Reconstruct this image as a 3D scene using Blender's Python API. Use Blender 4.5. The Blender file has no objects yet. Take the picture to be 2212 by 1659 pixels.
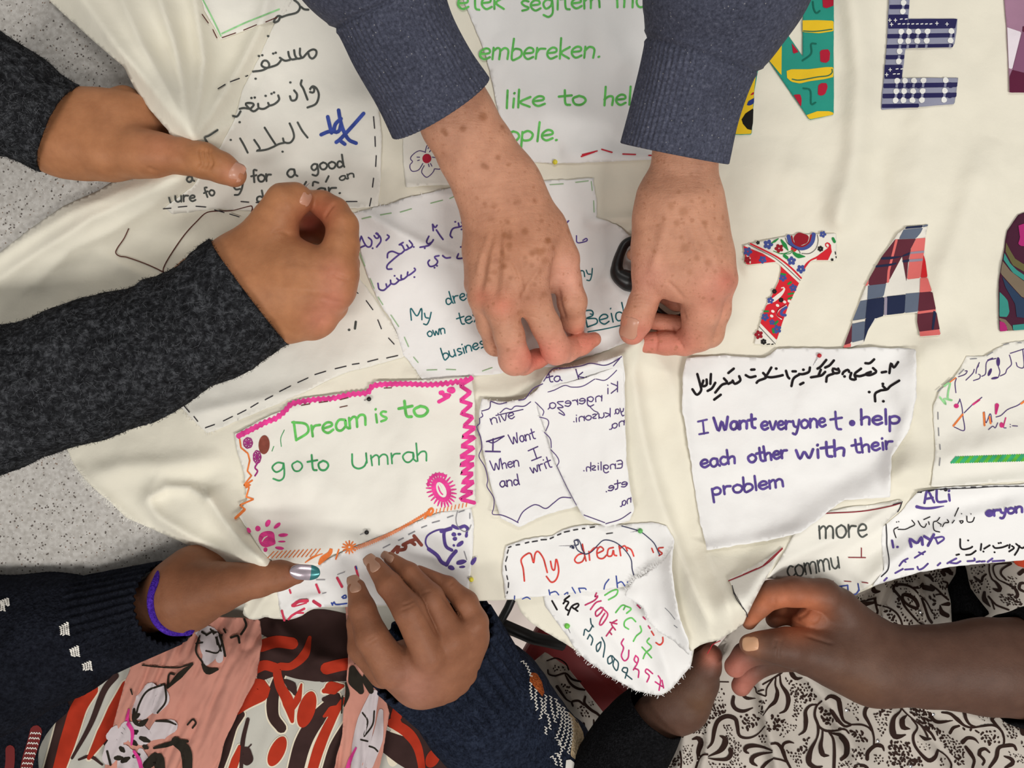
import bpy, math, random
import numpy as np
from mathutils import Vector
from mathutils.geometry import delaunay_2d_cdt

random.seed(7)
rng = np.random.default_rng(7)
SC = bpy.context.scene
COL = SC.collection

# ------------------------------------------------------------------ camera, light, exposure
# All heights are millimetres above the table top; the table top is 0.72 m above the floor.
TABLE = 720.0
CAMH = 660.0           # lens above the table top
FPX = 1740.0           # focal length for a 2212 px wide frame
cam_data = bpy.data.cameras.new('camera')
cam = bpy.data.objects.new('camera', cam_data)
COL.objects.link(cam)
cam.location = (0, 0, (TABLE + CAMH) / 1000)
cam.rotation_euler = (0, 0, 0)
cam_data.sensor_width = 36.0
cam_data.lens = 36.0 * FPX / 2212.0
cam_data.clip_start = 0.02
SC.camera = cam

world = bpy.data.worlds.new('room_light')
SC.world = world
world.use_nodes = True
world.node_tree.nodes['Background'].inputs[0].default_value = (1.0, 0.97, 0.93, 1)
world.node_tree.nodes['Background'].inputs[1].default_value = 0.27

def lamp(name, x, y, z, sx, sy, watts, col, rot=(0, 0, 0)):
    d = bpy.data.lights.new(name, 'AREA')
    d.shape = 'RECTANGLE'; d.size = sx; d.size_y = sy; d.energy = watts; d.color = col
    o = bpy.data.objects.new(name, d)
    o.location = (x, y, z); o.rotation_euler = rot
    COL.objects.link(o)
    return o
lamp('ceiling_lamp', 1.15, -1.05, 2.75, 1.2, 0.35, 37, (1.0, 0.97, 0.93))
lamp('ceiling_lamp', -1.05, -1.15, 2.75, 1.2, 0.35, 23, (1.0, 0.97, 0.93))
lamp('ceiling_lamp', 0.2, 1.3, 2.75, 1.2, 0.35, 12, (1.0, 0.97, 0.93))

SC.view_settings.view_transform = 'Standard'
SC.view_settings.look = 'None'
SC.view_settings.gamma = 1.0
SC.view_settings.use_curve_mapping = False
SC.view_settings.exposure = 0.0

# ------------------------------------------------------------------ helpers
def at(px, py, h):
    """photo position + height (mm over the table top) -> metres"""
    px = np.asarray(px, float); py = np.asarray(py, float); h = np.asarray(h, float)
    s = (CAMH - h) / FPX
    return np.stack([(px - 1106.0) * s, -(py - 829.5) * s, h + TABLE + 0 * s], -1) / 1000.0

def srgb(r, g, b):
    f = lambda c: (c / 255 / 12.92) if c <= 10 else (((c / 255) + 0.055) / 1.055) ** 2.4
    return (f(r), f(g), f(b), 1.0)

class NT:
    """tiny node-tree writer"""
    def __init__(self, name, rough=0.85, spec=0.2):
        self.m = bpy.data.materials.new(name); self.m.use_nodes = True
        self.t = self.m.node_tree; self.b = self.t.nodes['Principled BSDF']
        self.b.inputs['Roughness'].default_value = rough
        self.b.inputs['Specular IOR Level'].default_value = spec
    def n(self, kind, **kw):
        nd = self.t.nodes.new(kind)
        for k, v in kw.items():
            if k.startswith('i_'):
                key = k[2:]
                nd.inputs[int(key) if key.isdigit() else key.replace('_', ' ')].default_value = v
            else:
                setattr(nd, k, v)
        return nd
    def l(self, a, ao, b, bi):
        self.t.links.new(a.outputs[ao], b.inputs[bi])
    def ramp(self, stops, interp='LINEAR'):
        r = self.n('ShaderNodeValToRGB'); e = r.color_ramp; e.interpolation = interp
        while len(e.elements) < len(stops): e.elements.new(0.5)
        for el, (p, c) in zip(e.elements, stops):
            el.position = p; el.color = c if len(c) == 4 else (*c, 1)
        return r
    def mix(self, fac, a, b, mode='MIX'):
        """fac/a/b: value or (node, output)"""
        m = self.n('ShaderNodeMix', data_type='RGBA', blend_type=mode)
        for sock, v in ((0, fac), (6, a), (7, b)):
            if isinstance(v, tuple) and hasattr(v[0], 'outputs'): self.t.links.new(v[0].outputs[v[1]], m.inputs[sock])
            else: m.inputs[sock].default_value = v
        return (m, 2)
    def math(self, op, a, b=0.0, clamp=False):
        m = self.n('ShaderNodeMath', operation=op, use_clamp=clamp)
        for sock, v in ((0, a), (1, b)):
            if isinstance(v, tuple): self.t.links.new(v[0].outputs[v[1]], m.inputs[sock])
            else: m.inputs[sock].default_value = v
        return (m, 0)
    def color(self, src):
        if isinstance(src, tuple) and hasattr(src[0], 'outputs'): self.t.links.new(src[0].outputs[src[1]], self.b.inputs['Base Color'])
        else: self.b.inputs['Base Color'].default_value = src
    def bump(self, src, dist, strength=1.0):
        bp = self.n('ShaderNodeBump'); bp.inputs['Distance'].default_value = dist; bp.inputs['Strength'].default_value = strength
        self.t.links.new(src[0].outputs[src[1]], bp.inputs['Height']); self.t.links.new(bp.outputs[0], self.b.inputs['Normal'])

def coord(nt, which='Object'):
    return nt.n('ShaderNodeTexCoord'), which

def mat_cloth(name, col, rough=0.9, weave=2600.0, mottle=0.06, bump=0.00012, trans=0.0):
    nt = NT(name, rough, 0.1)
    tc = nt.n('ShaderNodeTexCoord')
    no = nt.n('ShaderNodeTexNoise', i_Scale=22.0, i_Detail=4.0); nt.l(tc, 'Object', no, 'Vector')
    dark = tuple(c * (1 - 2.2 * mottle) for c in col[:3]) + (1,)
    light = tuple(min(1, c * (1 + mottle)) for c in col[:3]) + (1,)
    r = nt.ramp([(0.3, dark), (0.7, light)]); nt.l(no, 'Fac', r, 'Fac'); nt.color((r, 0))
    wv = nt.n('ShaderNodeTexNoise', i_Scale=weave, i_Detail=1.0); nt.l(tc, 'Object', wv, 'Vector')
    cr = nt.n('ShaderNodeTexNoise', i_Scale=55.0, i_Detail=5.0, i_Roughness=0.6); nt.l(tc, 'Object', cr, 'Vector')
    s = nt.math('ADD', nt.math('MULTIPLY', (wv, 0), 0.25), nt.math('MULTIPLY', (cr, 0), 4.0))
    nt.bump(s, bump * 3, 0.5)
    nt.b.inputs['Sheen Weight'].default_value = 0.15
    return nt.m

def mat_plain(name, col, rough=0.7, spec=0.3, noise=0.0, nscale=60.0, metal=0.0):
    nt = NT(name, rough, spec)
    nt.b.inputs['Metallic'].default_value = metal
    if noise:
        tc = nt.n('ShaderNodeTexCoord')
        no = nt.n('ShaderNodeTexNoise', i_Scale=nscale, i_Detail=3.0); nt.l(tc, 'Object', no, 'Vector')
        r = nt.ramp([(0.3, tuple(c * (1 - noise) for c in col[:3])), (0.7, tuple(min(1, c * (1 + noise)) for c in col[:3]))])
        nt.l(no, 'Fac', r, 'Fac'); nt.color((r, 0))
    else:
        nt.color(col)
    return nt.m

def link(name, mesh, parent=None, mat=None, smooth=True):
    o = bpy.data.objects.new(name, mesh); COL.objects.link(o)
    if mat is not None: mesh.materials.append(mat)
    if smooth and len(mesh.polygons): mesh.polygons.foreach_set('use_smooth', np.ones(len(mesh.polygons), bool))
    if parent is not None: o.parent = parent
    return o

def mesh_np(name, verts, faces, parent=None, mat=None, smooth=True):
    """verts (n,3) metres; faces (m,3|4) int array or list"""
    me = bpy.data.meshes.new(name)
    verts = np.asarray(verts, np.float32)
    if isinstance(faces, np.ndarray):
        k = faces.shape[1]; m = len(faces)
        me.vertices.add(len(verts)); me.vertices.foreach_set('co', verts.ravel())
        me.loops.add(m * k); me.loops.foreach_set('vertex_index', faces.ravel().astype(np.int32))
        me.polygons.add(m); me.polygons.foreach_set('loop_start', np.arange(0, m * k, k, dtype=np.int32))
        me.update(calc_edges=True); me.validate()
    else:
        me.from_pydata(verts.tolist(), [], faces); me.update()
    return link(name, me, parent, mat, smooth)

def tag(o, label=None, cat=None, group=None, kind=None):
    if label: o['label'] = label
    if cat: o['category'] = cat
    if group: o['group'] = group
    if kind: o['kind'] = kind
    return o

def empty(name, p, label=None, cat=None, group=None):
    o = bpy.data.objects.new(name, None); COL.objects.link(o); o.empty_display_size = 0.03
    o['label'] = label; o['category'] = cat
    if group: o['group'] = group
    return o

def vnoise(x, y, scale, seed=0):
    """smooth value noise in -1..1"""
    x = np.asarray(x, float) / scale; y = np.asarray(y, float) / scale
    xi = np.floor(x).astype(np.int64); yi = np.floor(y).astype(np.int64)
    fx = x - xi; fy = y - yi
    fx = fx * fx * fx * (fx * (fx * 6 - 15) + 10); fy = fy * fy * fy * (fy * (fy * 6 - 15) + 10)
    def hsh(a, b):
        v = np.sin(a * 127.1 + b * 311.7 + seed * 74.7) * 43758.5453
        return (v - np.floor(v)) * 2 - 1
    a = hsh(xi, yi); b = hsh(xi + 1, yi); c = hsh(xi, yi + 1); d = hsh(xi + 1, yi + 1)
    return (a + (b - a) * fx) * (1 - fy) + (c + (d - c) * fx) * fy

def seg_dist(x, y, poly):
    """distance to polyline, and 0..1 position along it"""
    P = np.asarray(poly, float)
    L = np.r_[0, np.cumsum(np.hypot(*(P[1:] - P[:-1]).T))]
    best = np.full(np.shape(x), 1e9); tt = np.zeros(np.shape(x)); side = np.zeros(np.shape(x))
    for i in range(len(P) - 1):
        dx, dy = P[i + 1] - P[i]; l2 = dx * dx + dy * dy + 1e-9
        t = np.clip(((x - P[i, 0]) * dx + (y - P[i, 1]) * dy) / l2, 0, 1)
        ex = x - (P[i, 0] + t * dx); ey = y - (P[i, 1] + t * dy)
        d = np.hypot(ex, ey); m = d < best
        best = np.where(m, d, best); tt = np.where(m, (L[i] + t * math.sqrt(l2)) / L[-1], tt)
        side = np.where(m, np.sign(dx * ey - dy * ex), side)
    return best, tt, side

def catmull(pts, per=6):
    P = [np.asarray(p, float) for p in pts]
    if len(P) < 3: 
        return np.array([P[0] + (P[-1] - P[0]) * t for t in np.linspace(0, 1, max(2, per))])
    Q = [2 * P[0] - P[1]] + P + [2 * P[-1] - P[-2]]
    out = []
    for i in range(1, len(Q) - 2):
        a, b, c, d = Q[i - 1], Q[i], Q[i + 1], Q[i + 2]
        for t in np.linspace(0, 1, per, endpoint=False):
            out.append(0.5 * (2 * b + (c - a) * t + (2 * a - 5 * b + 4 * c - d) * t * t + (3 * b - a - 3 * c + d) * t ** 3))
    out.append(P[-1])
    return np.array(out)

def resample(P, step):
    P = np.asarray(P, float)
    d = np.r_[0, np.cumsum(np.linalg.norm(P[1:] - P[:-1], axis=1))]
    n = max(2, int(math.ceil(d[-1] / step)) + 1)
    t = np.linspace(0, d[-1], n)
    return np.stack([np.interp(t, d, P[:, k]) for k in range(P.shape[1])], 1)

def in_poly(x, y, poly):
    x = np.asarray(x); y = np.asarray(y); ins = np.zeros(x.shape, bool)
    P = np.asarray(poly, float); j = len(P) - 1
    for i in range(len(P)):
        xi, yi = P[i]; xj, yj = P[j]
        c = ((yi > y) != (yj > y)) & (x < (xj - xi) * (y - yi) / (yj - yi + 1e-12) + xi)
        ins ^= c; j = i
    return ins

def closed(poly, smooth=False, step=8.0, rag=0.0, seed=0):
    """dense closed outline"""
    P = np.asarray(poly, float)
    if smooth:
        n = len(P); Q = np.vstack([P[-2:], P, P[:3]])
        out = []
        for i in range(2, 2 + n):
            a, b, c, d = Q[i - 1], Q[i], Q[i + 1], Q[i + 2]
            for t in np.linspace(0, 1, 8, endpoint=False):
                out.append(0.5 * (2 * b + (c - a) * t + (2 * a - 5 * b + 4 * c - d) * t * t + (3 * b - a - 3 * c + d) * t ** 3))
        P = np.array(out)
    P = resample(np.vstack([P, P[:1]]), step)[:-1]
    if rag:
        P = P + np.stack([vnoise(P[:, 0], P[:, 1], 9, seed), vnoise(P[:, 0], P[:, 1], 9, seed + 5)], 1) * rag
        P = P + np.stack([vnoise(P[:, 0], P[:, 1], 40, seed + 1), vnoise(P[:, 0], P[:, 1], 40, seed + 6)], 1) * rag * 1.2
    return P

def tri_poly(outline, step, holes=()):
    """triangulated polygon with interior points -> (n,2) points, (m,3) faces"""
    O = np.asarray(outline)
    x0, y0 = O.min(0); x1, y1 = O.max(0)
    gx, gy = np.meshgrid(np.arange(x0, x1, step), np.arange(y0, y1, step))
    gx = gx + (np.arange(gx.shape[0])[:, None] % 2) * step * 0.5
    gx = gx.ravel() + rng.uniform(-.1, .1, gx.size) * step; gy = gy.ravel() + rng.uniform(-.1, .1, gy.size) * step
    m = in_poly(gx, gy, O)
    for h in holes: m &= ~in_poly(gx, gy, h)
    d = np.full(gx.shape, 1e9)
    rings = [O] + [np.asarray(h) for h in holes]
    gx, gy = gx[m], gy[m]
    keep = np.ones(gx.shape, bool)
    cells = set()
    q = step * 0.75
    for R in rings:
        for p in R:
            cx, cy = int(p[0] // q), int(p[1] // q)
            cells.add((cx, cy))
    ci = (gx // q).astype(int); cj = (gy // q).astype(int)
    keep = np.array([(a, b) not in cells for a, b in zip(ci, cj)], bool) if len(gx) else keep
    gx, gy = gx[keep], gy[keep]
    pts, edges = [], []
    for R in rings:
        b = len(pts); n = len(R)
        pts += [Vector((float(p[0]), float(p[1]))) for p in R]
        edges += [(b + i, b + (i + 1) % n) for i in range(n)]
    pts += [Vector((float(a), float(b))) for a, b in zip(gx, gy)]
    v, e, f, *_ = delaunay_2d_cdt(pts, edges, [], 1 if holes == () else 0, 1e-5)
    V = np.array([(p.x, p.y) for p in v]); Fc = np.array([t for t in f if len(t) == 3], np.int64)
    c = V[Fc].mean(1)
    ok = in_poly(c[:, 0], c[:, 1], O)
    for h in holes: ok &= ~in_poly(c[:, 0], c[:, 1], h)
    Fc = Fc[ok]
    a, b, c = V[Fc[:, 0]], V[Fc[:, 1]], V[Fc[:, 2]]
    ar = (b[:, 0] - a[:, 0]) * (c[:, 1] - a[:, 1]) - (b[:, 1] - a[:, 1]) * (c[:, 0] - a[:, 0])
    Fc[ar > 0] = Fc[ar > 0][:, ::-1]        # photo y points down: make normals face up
    return V, Fc

def sheet(name, outline, hf, off, mat, parent=None, step=7.0, thick=0.4, holes=(), uv=None):
    """a piece of cloth lying on the height field hf; thick in mm"""
    V, Fc = tri_poly(outline, step, holes)
    co = at(V[:, 0], V[:, 1], hf(V[:, 0], V[:, 1]) + off)
    o = mesh_np(name, co, Fc, parent, mat)
    me = o.data
    if uv is None: U = V / 1000.0
    else:
        (ox, oy), ang = uv; c, s = math.cos(ang), math.sin(ang)
        d = V - np.array([ox, oy]); U = np.stack([d[:, 0] * c + d[:, 1] * s, -d[:, 0] * s + d[:, 1] * c], 1) / 100.0
    lay = me.uv_layers.new(name='UVMap')
    idx = np.empty(len(me.loops), np.int32); me.loops.foreach_get('vertex_index', idx)
    lay.data.foreach_set('uv', U[idx].astype(np.float32).ravel())
    if thick:
        md = o.modifiers.new('thickness', 'SOLIDIFY'); md.thickness = thick / 1000; md.offset = -1
    return o

class Ink:
    """strokes and blobs drawn on a height field, one mesh per colour"""
    def __init__(self, hf, off): self.hf, self.off, self.V, self.F, self.n = hf, off, [], [], 0
    def stroke(self, pts, w=4.0, smooth=True, cap=True, wts=None, cols=None):
        """w: width in photo px, or (start, middle ..., end) widths"""
        P = np.asarray(pts, float)
        if len(P) == 1: P = np.vstack([P, P + [[0.5, 0.3]]])
        if smooth and len(P) > 2: P = catmull(P, 7)
        wm = w if np.isscalar(w) else max(w)
        P = resample(P, max(1.2, min(5.0, 0.45 * wm + 0.8)))
        n = len(P)
        ws = np.full(n, float(w)) if np.isscalar(w) else np.interp(np.linspace(0, 1, n), np.linspace(0, 1, len(w)), w)
        T = np.gradient(P, axis=0); T /= (np.linalg.norm(T, axis=1, keepdims=True) + 1e-9)
        if cap:
            r0, r1 = ws[0] / 2, ws[-1] / 2
            P = np.vstack([P[0] - T[0] * r0, P[0] - T[0] * r0 * .75, P[0] - T[0] * r0 * .3, P, P[-1] + T[-1] * r1 * .3, P[-1] + T[-1] * r1 * .75, P[-1] + T[-1] * r1])
            T = np.vstack([T[:1]] * 3 + [T] + [T[-1:]] * 3)
            ws = np.r_[ws[0] * .15, ws[0] * .66, ws[0] * .95, ws, ws[-1] * .95, ws[-1] * .66, ws[-1] * .15]
        N = np.stack([-T[:, 1], T[:, 0]], 1)
        k = 2 if wm < 3.5 else (3 if wm < 9 else max(4, int(wm / 5) + 1))
        s = np.linspace(-.5, .5, k)
        G = P[:, None, :] + N[:, None, :] * (ws[:, None, None] * s[None, :, None])
        m = len(P)
        idx = np.arange(m * k).reshape(m, k) + self.n
        f = np.stack([idx[:-1, :-1], idx[1:, :-1], idx[1:, 1:], idx[:-1, 1:]], -1).reshape(-1, 4)
        self.V.append(G.reshape(-1, 2)); self.F.append(f); self.n += m * k
        return self
    def blob(self, cx, cy, rx, ry, rot=0.0, wob=0.0, seed=0, rings=None):
        rings = rings or max(2, int(max(rx, ry) / 4) + 1); na = max(10, int(max(rx, ry) * 1.6)); na = min(na, 40)
        c, s = math.cos(rot), math.sin(rot)
        a = np.linspace(0, 2 * math.pi, na, endpoint=False)
        k = 1 + wob * (np.sin(3 * a + seed) * .5 + np.sin(5 * a + 2.1 * seed) * .35 + np.sin(2 * a - seed) * .4)
        pts = [np.array([[cx, cy]])]
        for i in range(1, rings + 1):
            q = i / rings
            x = np.cos(a) * rx * q * k; y = np.sin(a) * ry * q * k
            pts.append(np.stack([cx + x * c - y * s, cy + x * s + y * c], 1))
        b = self.n; f = []
        for j in range(na):
            f.append((b, b + 1 + j, b + 1 + (j + 1) % na, b + 1 + (j + 1) % na))
        for i in range(rings - 1):
            o0 = b + 1 + i * na; o1 = o0 + na
            for j in range(na):
                f.append((o0 + j, o1 + j, o1 + (j + 1) % na, o0 + (j + 1) % na))
        self.V.append(np.vstack(pts)); self.F.append(np.array(f)); self.n += 1 + rings * na
        return self
    def poly(self, outline, step=6.0, smooth=False, holes=()):
        V, Fc = tri_poly(closed(outline, smooth, step), step, tuple(closed(h, smooth, step) for h in holes))
        self.V.append(V); self.F.append(np.hstack([Fc, Fc[:, 2:]]) + self.n); self.n += len(V)
        return self
    def dashes(self, poly, dash=14.0, gap=12.0, w=2.2, jit=0.25):
        P = resample(catmull(poly, 8) if len(poly) > 2 else poly, 1.5)
        L = len(P) * 1.5; s = 2.0
        while s < L - dash * .4:
            d = dash * (1 + random.uniform(-jit, jit)); a, b = int(s / 1.5), int(min(L - 1.6, s + d) / 1.5)
            if b > a:
                j = np.array([[random.uniform(-1, 1), random.uniform(-1, 1)], [random.uniform(-1, 1), random.uniform(-1, 1)]])
                self.stroke(np.array([P[a], P[min(b, len(P) - 1)]]) + j, w, smooth=False)
            s += d + gap * (1 + random.uniform(-jit, jit))
        return self
    def build(self, name, mat, parent=None, extra=0.0):
        V = np.vstack(self.V); Fc = np.vstack(self.F)
        co = at(V[:, 0], V[:, 1], self.hf(V[:, 0], V[:, 1]) + self.off + extra)
        # keep normals up
        a, b, c = V[Fc[:, 0]], V[Fc[:, 1]], V[Fc[:, 2]]
        ar = (b[:, 0] - a[:, 0]) * (c[:, 1] - a[:, 1]) - (b[:, 1] - a[:, 1]) * (c[:, 0] - a[:, 0])
        Fc = Fc.copy(); Fc[ar > 0] = Fc[ar > 0][:, ::-1]
        tri = Fc[:, 2] == Fc[:, 3]; tri |= Fc[:, 0] == Fc[:, 1]
        faces = [tuple(dict.fromkeys(map(int, f))) for f in Fc[tri]] + [tuple(map(int, f)) for f in Fc[~tri]]
        o = mesh_np(name, co, faces, parent, mat)
        lay = o.data.uv_layers.new(name='UVMap')
        idx = np.empty(len(o.data.loops), np.int32); o.data.loops.foreach_get('vertex_index', idx)
        lay.data.foreach_set('uv', (V[idx] / 1000).astype(np.float32).ravel())
        return o

def tube3(pts, r, n=6, closed_ends=True):
    """round thread through 3-D points (metres) -> verts, faces"""
    P = np.asarray(pts, float); m = len(P)
    T = np.gradient(P, axis=0); T /= np.linalg.norm(T, axis=1, keepdims=True) + 1e-12
    up = np.array([0, 0, 1.0]); A = np.cross(T, up); bad = np.linalg.norm(A, axis=1) < 1e-4; A[bad] = [1, 0, 0]
    A /= np.linalg.norm(A, axis=1, keepdims=True); B = np.cross(A, T)
    r = np.broadcast_to(np.asarray(r, float), (m,))
    a = np.linspace(0, 2 * math.pi, n, endpoint=False)
    V = P[:, None, :] + r[:, None, None] * (A[:, None, :] * np.cos(a)[None, :, None] + B[:, None, :] * np.sin(a)[None, :, None])
    idx = np.arange(m * n).reshape(m, n)
    nx = np.roll(idx, -1, axis=1)
    Fc = np.stack([idx[:-1], nx[:-1], nx[1:], idx[1:]], -1).reshape(-1, 4)
    return V.reshape(-1, 3), Fc

def cat_mesh(parts):
    V, Fc, n = [], [], 0
    for v, f in parts:
        V.append(v); Fc.append(np.asarray(f) + n); n += len(v)
    return np.vstack(V), np.vstack(Fc)

def box_mesh(x0, x1, y0, y1, z0, z1):
    v = [(x, y, z) for z in (z0, z1) for y in (y0, y1) for x in (x0, x1)]
    f = [(0, 2, 3, 1), (4, 5, 7, 6), (0, 1, 5, 4), (2, 6, 7, 3), (0, 4, 6, 2), (1, 3, 7, 5)]
    return np.array(v), np.array(f)

def bevel(o, w=0.003, seg=2):
    b = o.modifiers.new('bevel', 'BEVEL'); b.width = w; b.segments = seg
    return o

# ------------------------------------------------------------------ floor
m_plank = mat_plain('pale_floor_planks', srgb(236, 222, 214), 0.5, 0.4, 0.06, 9.0)
m_joint = mat_plain('floor_underlay', srgb(120, 104, 96), 0.9)
v, f = box_mesh(-1.7, 1.7, -1.7, 1.7, -0.03, -0.004)
floor = tag(mesh_np('floor', v, f, None, m_joint, smooth=False), kind='structure')
v, f = box_mesh(-0.397, 0.397, -0.036, 0.036, -0.006, 0.0)
plank0 = None
for j in range(-7, 5):
    for i in range(-1, 3):
        if plank0 is None:
            plank0 = mesh_np('floor_plank', v, f, floor, m_plank, smooth=False); bevel(plank0, 0.0012, 1); o = plank0
        else:
            o = plank0.copy(); COL.objects.link(o)
        o.location = (-0.55 + i * 0.8 + (j % 3) * 0.27, -0.17 + j * 0.0745, random.uniform(-.0003, .0003))

# ------------------------------------------------------------------ table
def mat_laminate():
    nt = NT('speckled_laminate', 0.42, 0.35)
    tc = nt.n('ShaderNodeTexCoord')
    base = srgb(196, 190, 183)
    no = nt.n('ShaderNodeTexNoise', i_Scale=260.0, i_Detail=2.0); nt.l(tc, 'Object', no, 'Vector')
    r = nt.ramp([(0.35, srgb(200, 195, 188)), (0.65, srgb(226, 222, 216))]); nt.l(no, 'Fac', r, 'Fac')
    cur = (r, 0)
    for sc, th, c in ((330.0, 0.17, srgb(116, 108, 102)), (520.0, 0.16, srgb(235, 232, 228)), (250.0, 0.10, srgb(150, 128, 112))):
        vo = nt.n('ShaderNodeTexVoronoi', i_Scale=sc); nt.l(tc, 'Object', vo, 'Vector')
        ns = nt.n('ShaderNodeTexNoise', i_Scale=sc * .7, i_Detail=1.0); nt.l(tc, 'Object', ns, 'Vector')
        a = nt.math('LESS_THAN', (vo, 'Distance'), th * 1.6)
        b = nt.math('GREATER_THAN', (ns, 0), 0.53)
        cur = nt.mix(nt.math('MULTIPLY', a, b), cur, c)
    nt.color(cur)
    return nt.m
m_lam = mat_laminate()
m_edge = mat_plain('dark_table_edging', srgb(60, 56, 54), 0.6)
m_black = mat_plain('black_metal', srgb(22, 21, 22), 0.42, 0.5)
e0, e1 = at(0, 1290, 0), at(2212, 1176, 0)         # near table edge, a little askew in the photograph
ang = math.atan2(e1[1] - e0[1], e1[0] - e0[0])
table = empty('table', ((e0 + e1) / 2 * [1, 1, 0]).tolist(), 'pale grey speckled laminate table under the cloth banner', 'table')
table.rotation_euler[2] = ang; table.location = ((e0[0] + e1[0]) / 2, (e0[1] + e1[1]) / 2, 0)
v, f = box_mesh(-0.56, 0.80, .0025, 0.80, 0.694, 0.72)
top = mesh_np('tabletop', v, f, table, m_lam, smooth=False)
v, f = box_mesh(-0.562, 0.802, 0, .003, 0.693, 0.7185)
mesh_np('edge_strip', v, f, table, m_edge, smooth=False)
for lx, ly in ((-0.5, .06), (0.74, .06), (-0.5, 0.74), (0.74, 0.74)):
    v, f = tube3([(lx, ly, 0.0), (lx, ly, 0.35), (lx, ly, 0.694)], 0.016, 12)
    mesh_np('leg', v, f, table, m_black)

# ------------------------------------------------------------------ chair pushed under the table between the two sewers
chair = empty('chair', (0, 0, 0), 'dark red seat on a black tube frame glimpsed below the banner edge', 'chair')
m_red = mat_plain('dark_red_vinyl', srgb(112, 22, 24), 0.5, 0.3, 0.12, 30.0)
q = [at(1116, 1440, -262), at(1180, 1330, -262), at(1376, 1506, -262), at(1310, 1580, -262)]
q = np.array(q); ctr = q.mean(0)
V2 = np.vstack([q, q - [0, 0, .035]])
fc = [(3, 2, 1, 0), (4, 5, 6, 7)] + [(i, (i + 1) % 4, 4 + (i + 1) % 4, 4 + i) for i in range(4)]
sd = mesh_np('seat', V2, [tuple(x) for x in fc], chair, m_red, smooth=False); bevel(sd, .012, 3)
def rod(name, pts, r, mat, parent, n=10):
    P = np.array([at(*p) for p in pts]); v, f = tube3(P, r / 1000, n)
    return mesh_np(name, v, f, parent, mat)
rod('frame_tube', [(1112, 1280, -200), (1098, 1312, -200), (1078, 1348, -200), (1062, 1400, -205)], 4.5, m_black, chair)
rod('frame_tube', [(1040, 1338, -210), (1090, 1352, -205), (1150, 1378, -210), (1215, 1392, -230)], 7, m_black, chair)
rod('leg', [(1060, 1400, -205), (1055, 1405, -400), (1050, 1410, -718)], 8, m_black, chair)
rod('leg', [(1235, 1392, -270), (1180, 1300, -400), (1150, 1250, -718)], 8, m_black, chair)

# ------------------------------------------------------------------ the cloth banner: height field in mm over the table
def ridge(poly, amp, w, p=2.0, fade=(0.0, 0.0)):
    return ('r', poly, amp, w, p, fade)
def bump(x, y, rx, ry, amp, rot=0.0):
    return ('b', x, y, rx, ry, amp, rot)
def crest(poly, amps, wl, wr):
    """sharp asymmetric fold, amplitude varying along the line"""
    return ('c', poly, amps, wl, wr)
def field(feats, base, x, y):
    h = base(x, y) if callable(base) else np.full(np.shape(x), float(base))
    for ft in feats:
        if ft[0] == 'r':
            _, poly, amp, w, p, (f0, f1) = ft
            d, t, s = seg_dist(x, y, poly)
            k = np.exp(-(d / w) ** p)
            if f0: k = k * np.clip(t / f0, 0, 1) ** .8
            if f1: k = k * np.clip((1 - t) / f1, 0, 1) ** .8
            h = h + amp * k
        elif ft[0] == 'b':
            _, cx, cy, rx, ry, amp, rot = ft
            c, s = math.cos(rot), math.sin(rot)
            u = (x - cx) * c + (y - cy) * s; v = -(x - cx) * s + (y - cy) * c
            h = h + amp * np.exp(-(u / rx) ** 2 - (v / ry) ** 2)
        else:
            _, poly, amps, wl, wr = ft
            d, t, s = seg_dist(x, y, poly)
            a = np.interp(t, np.linspace(0, 1, len(amps)), amps)
            h = h + a * np.exp(-(d / np.where(s > 0, wr, wl)) ** 1.5)
    return h

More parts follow.
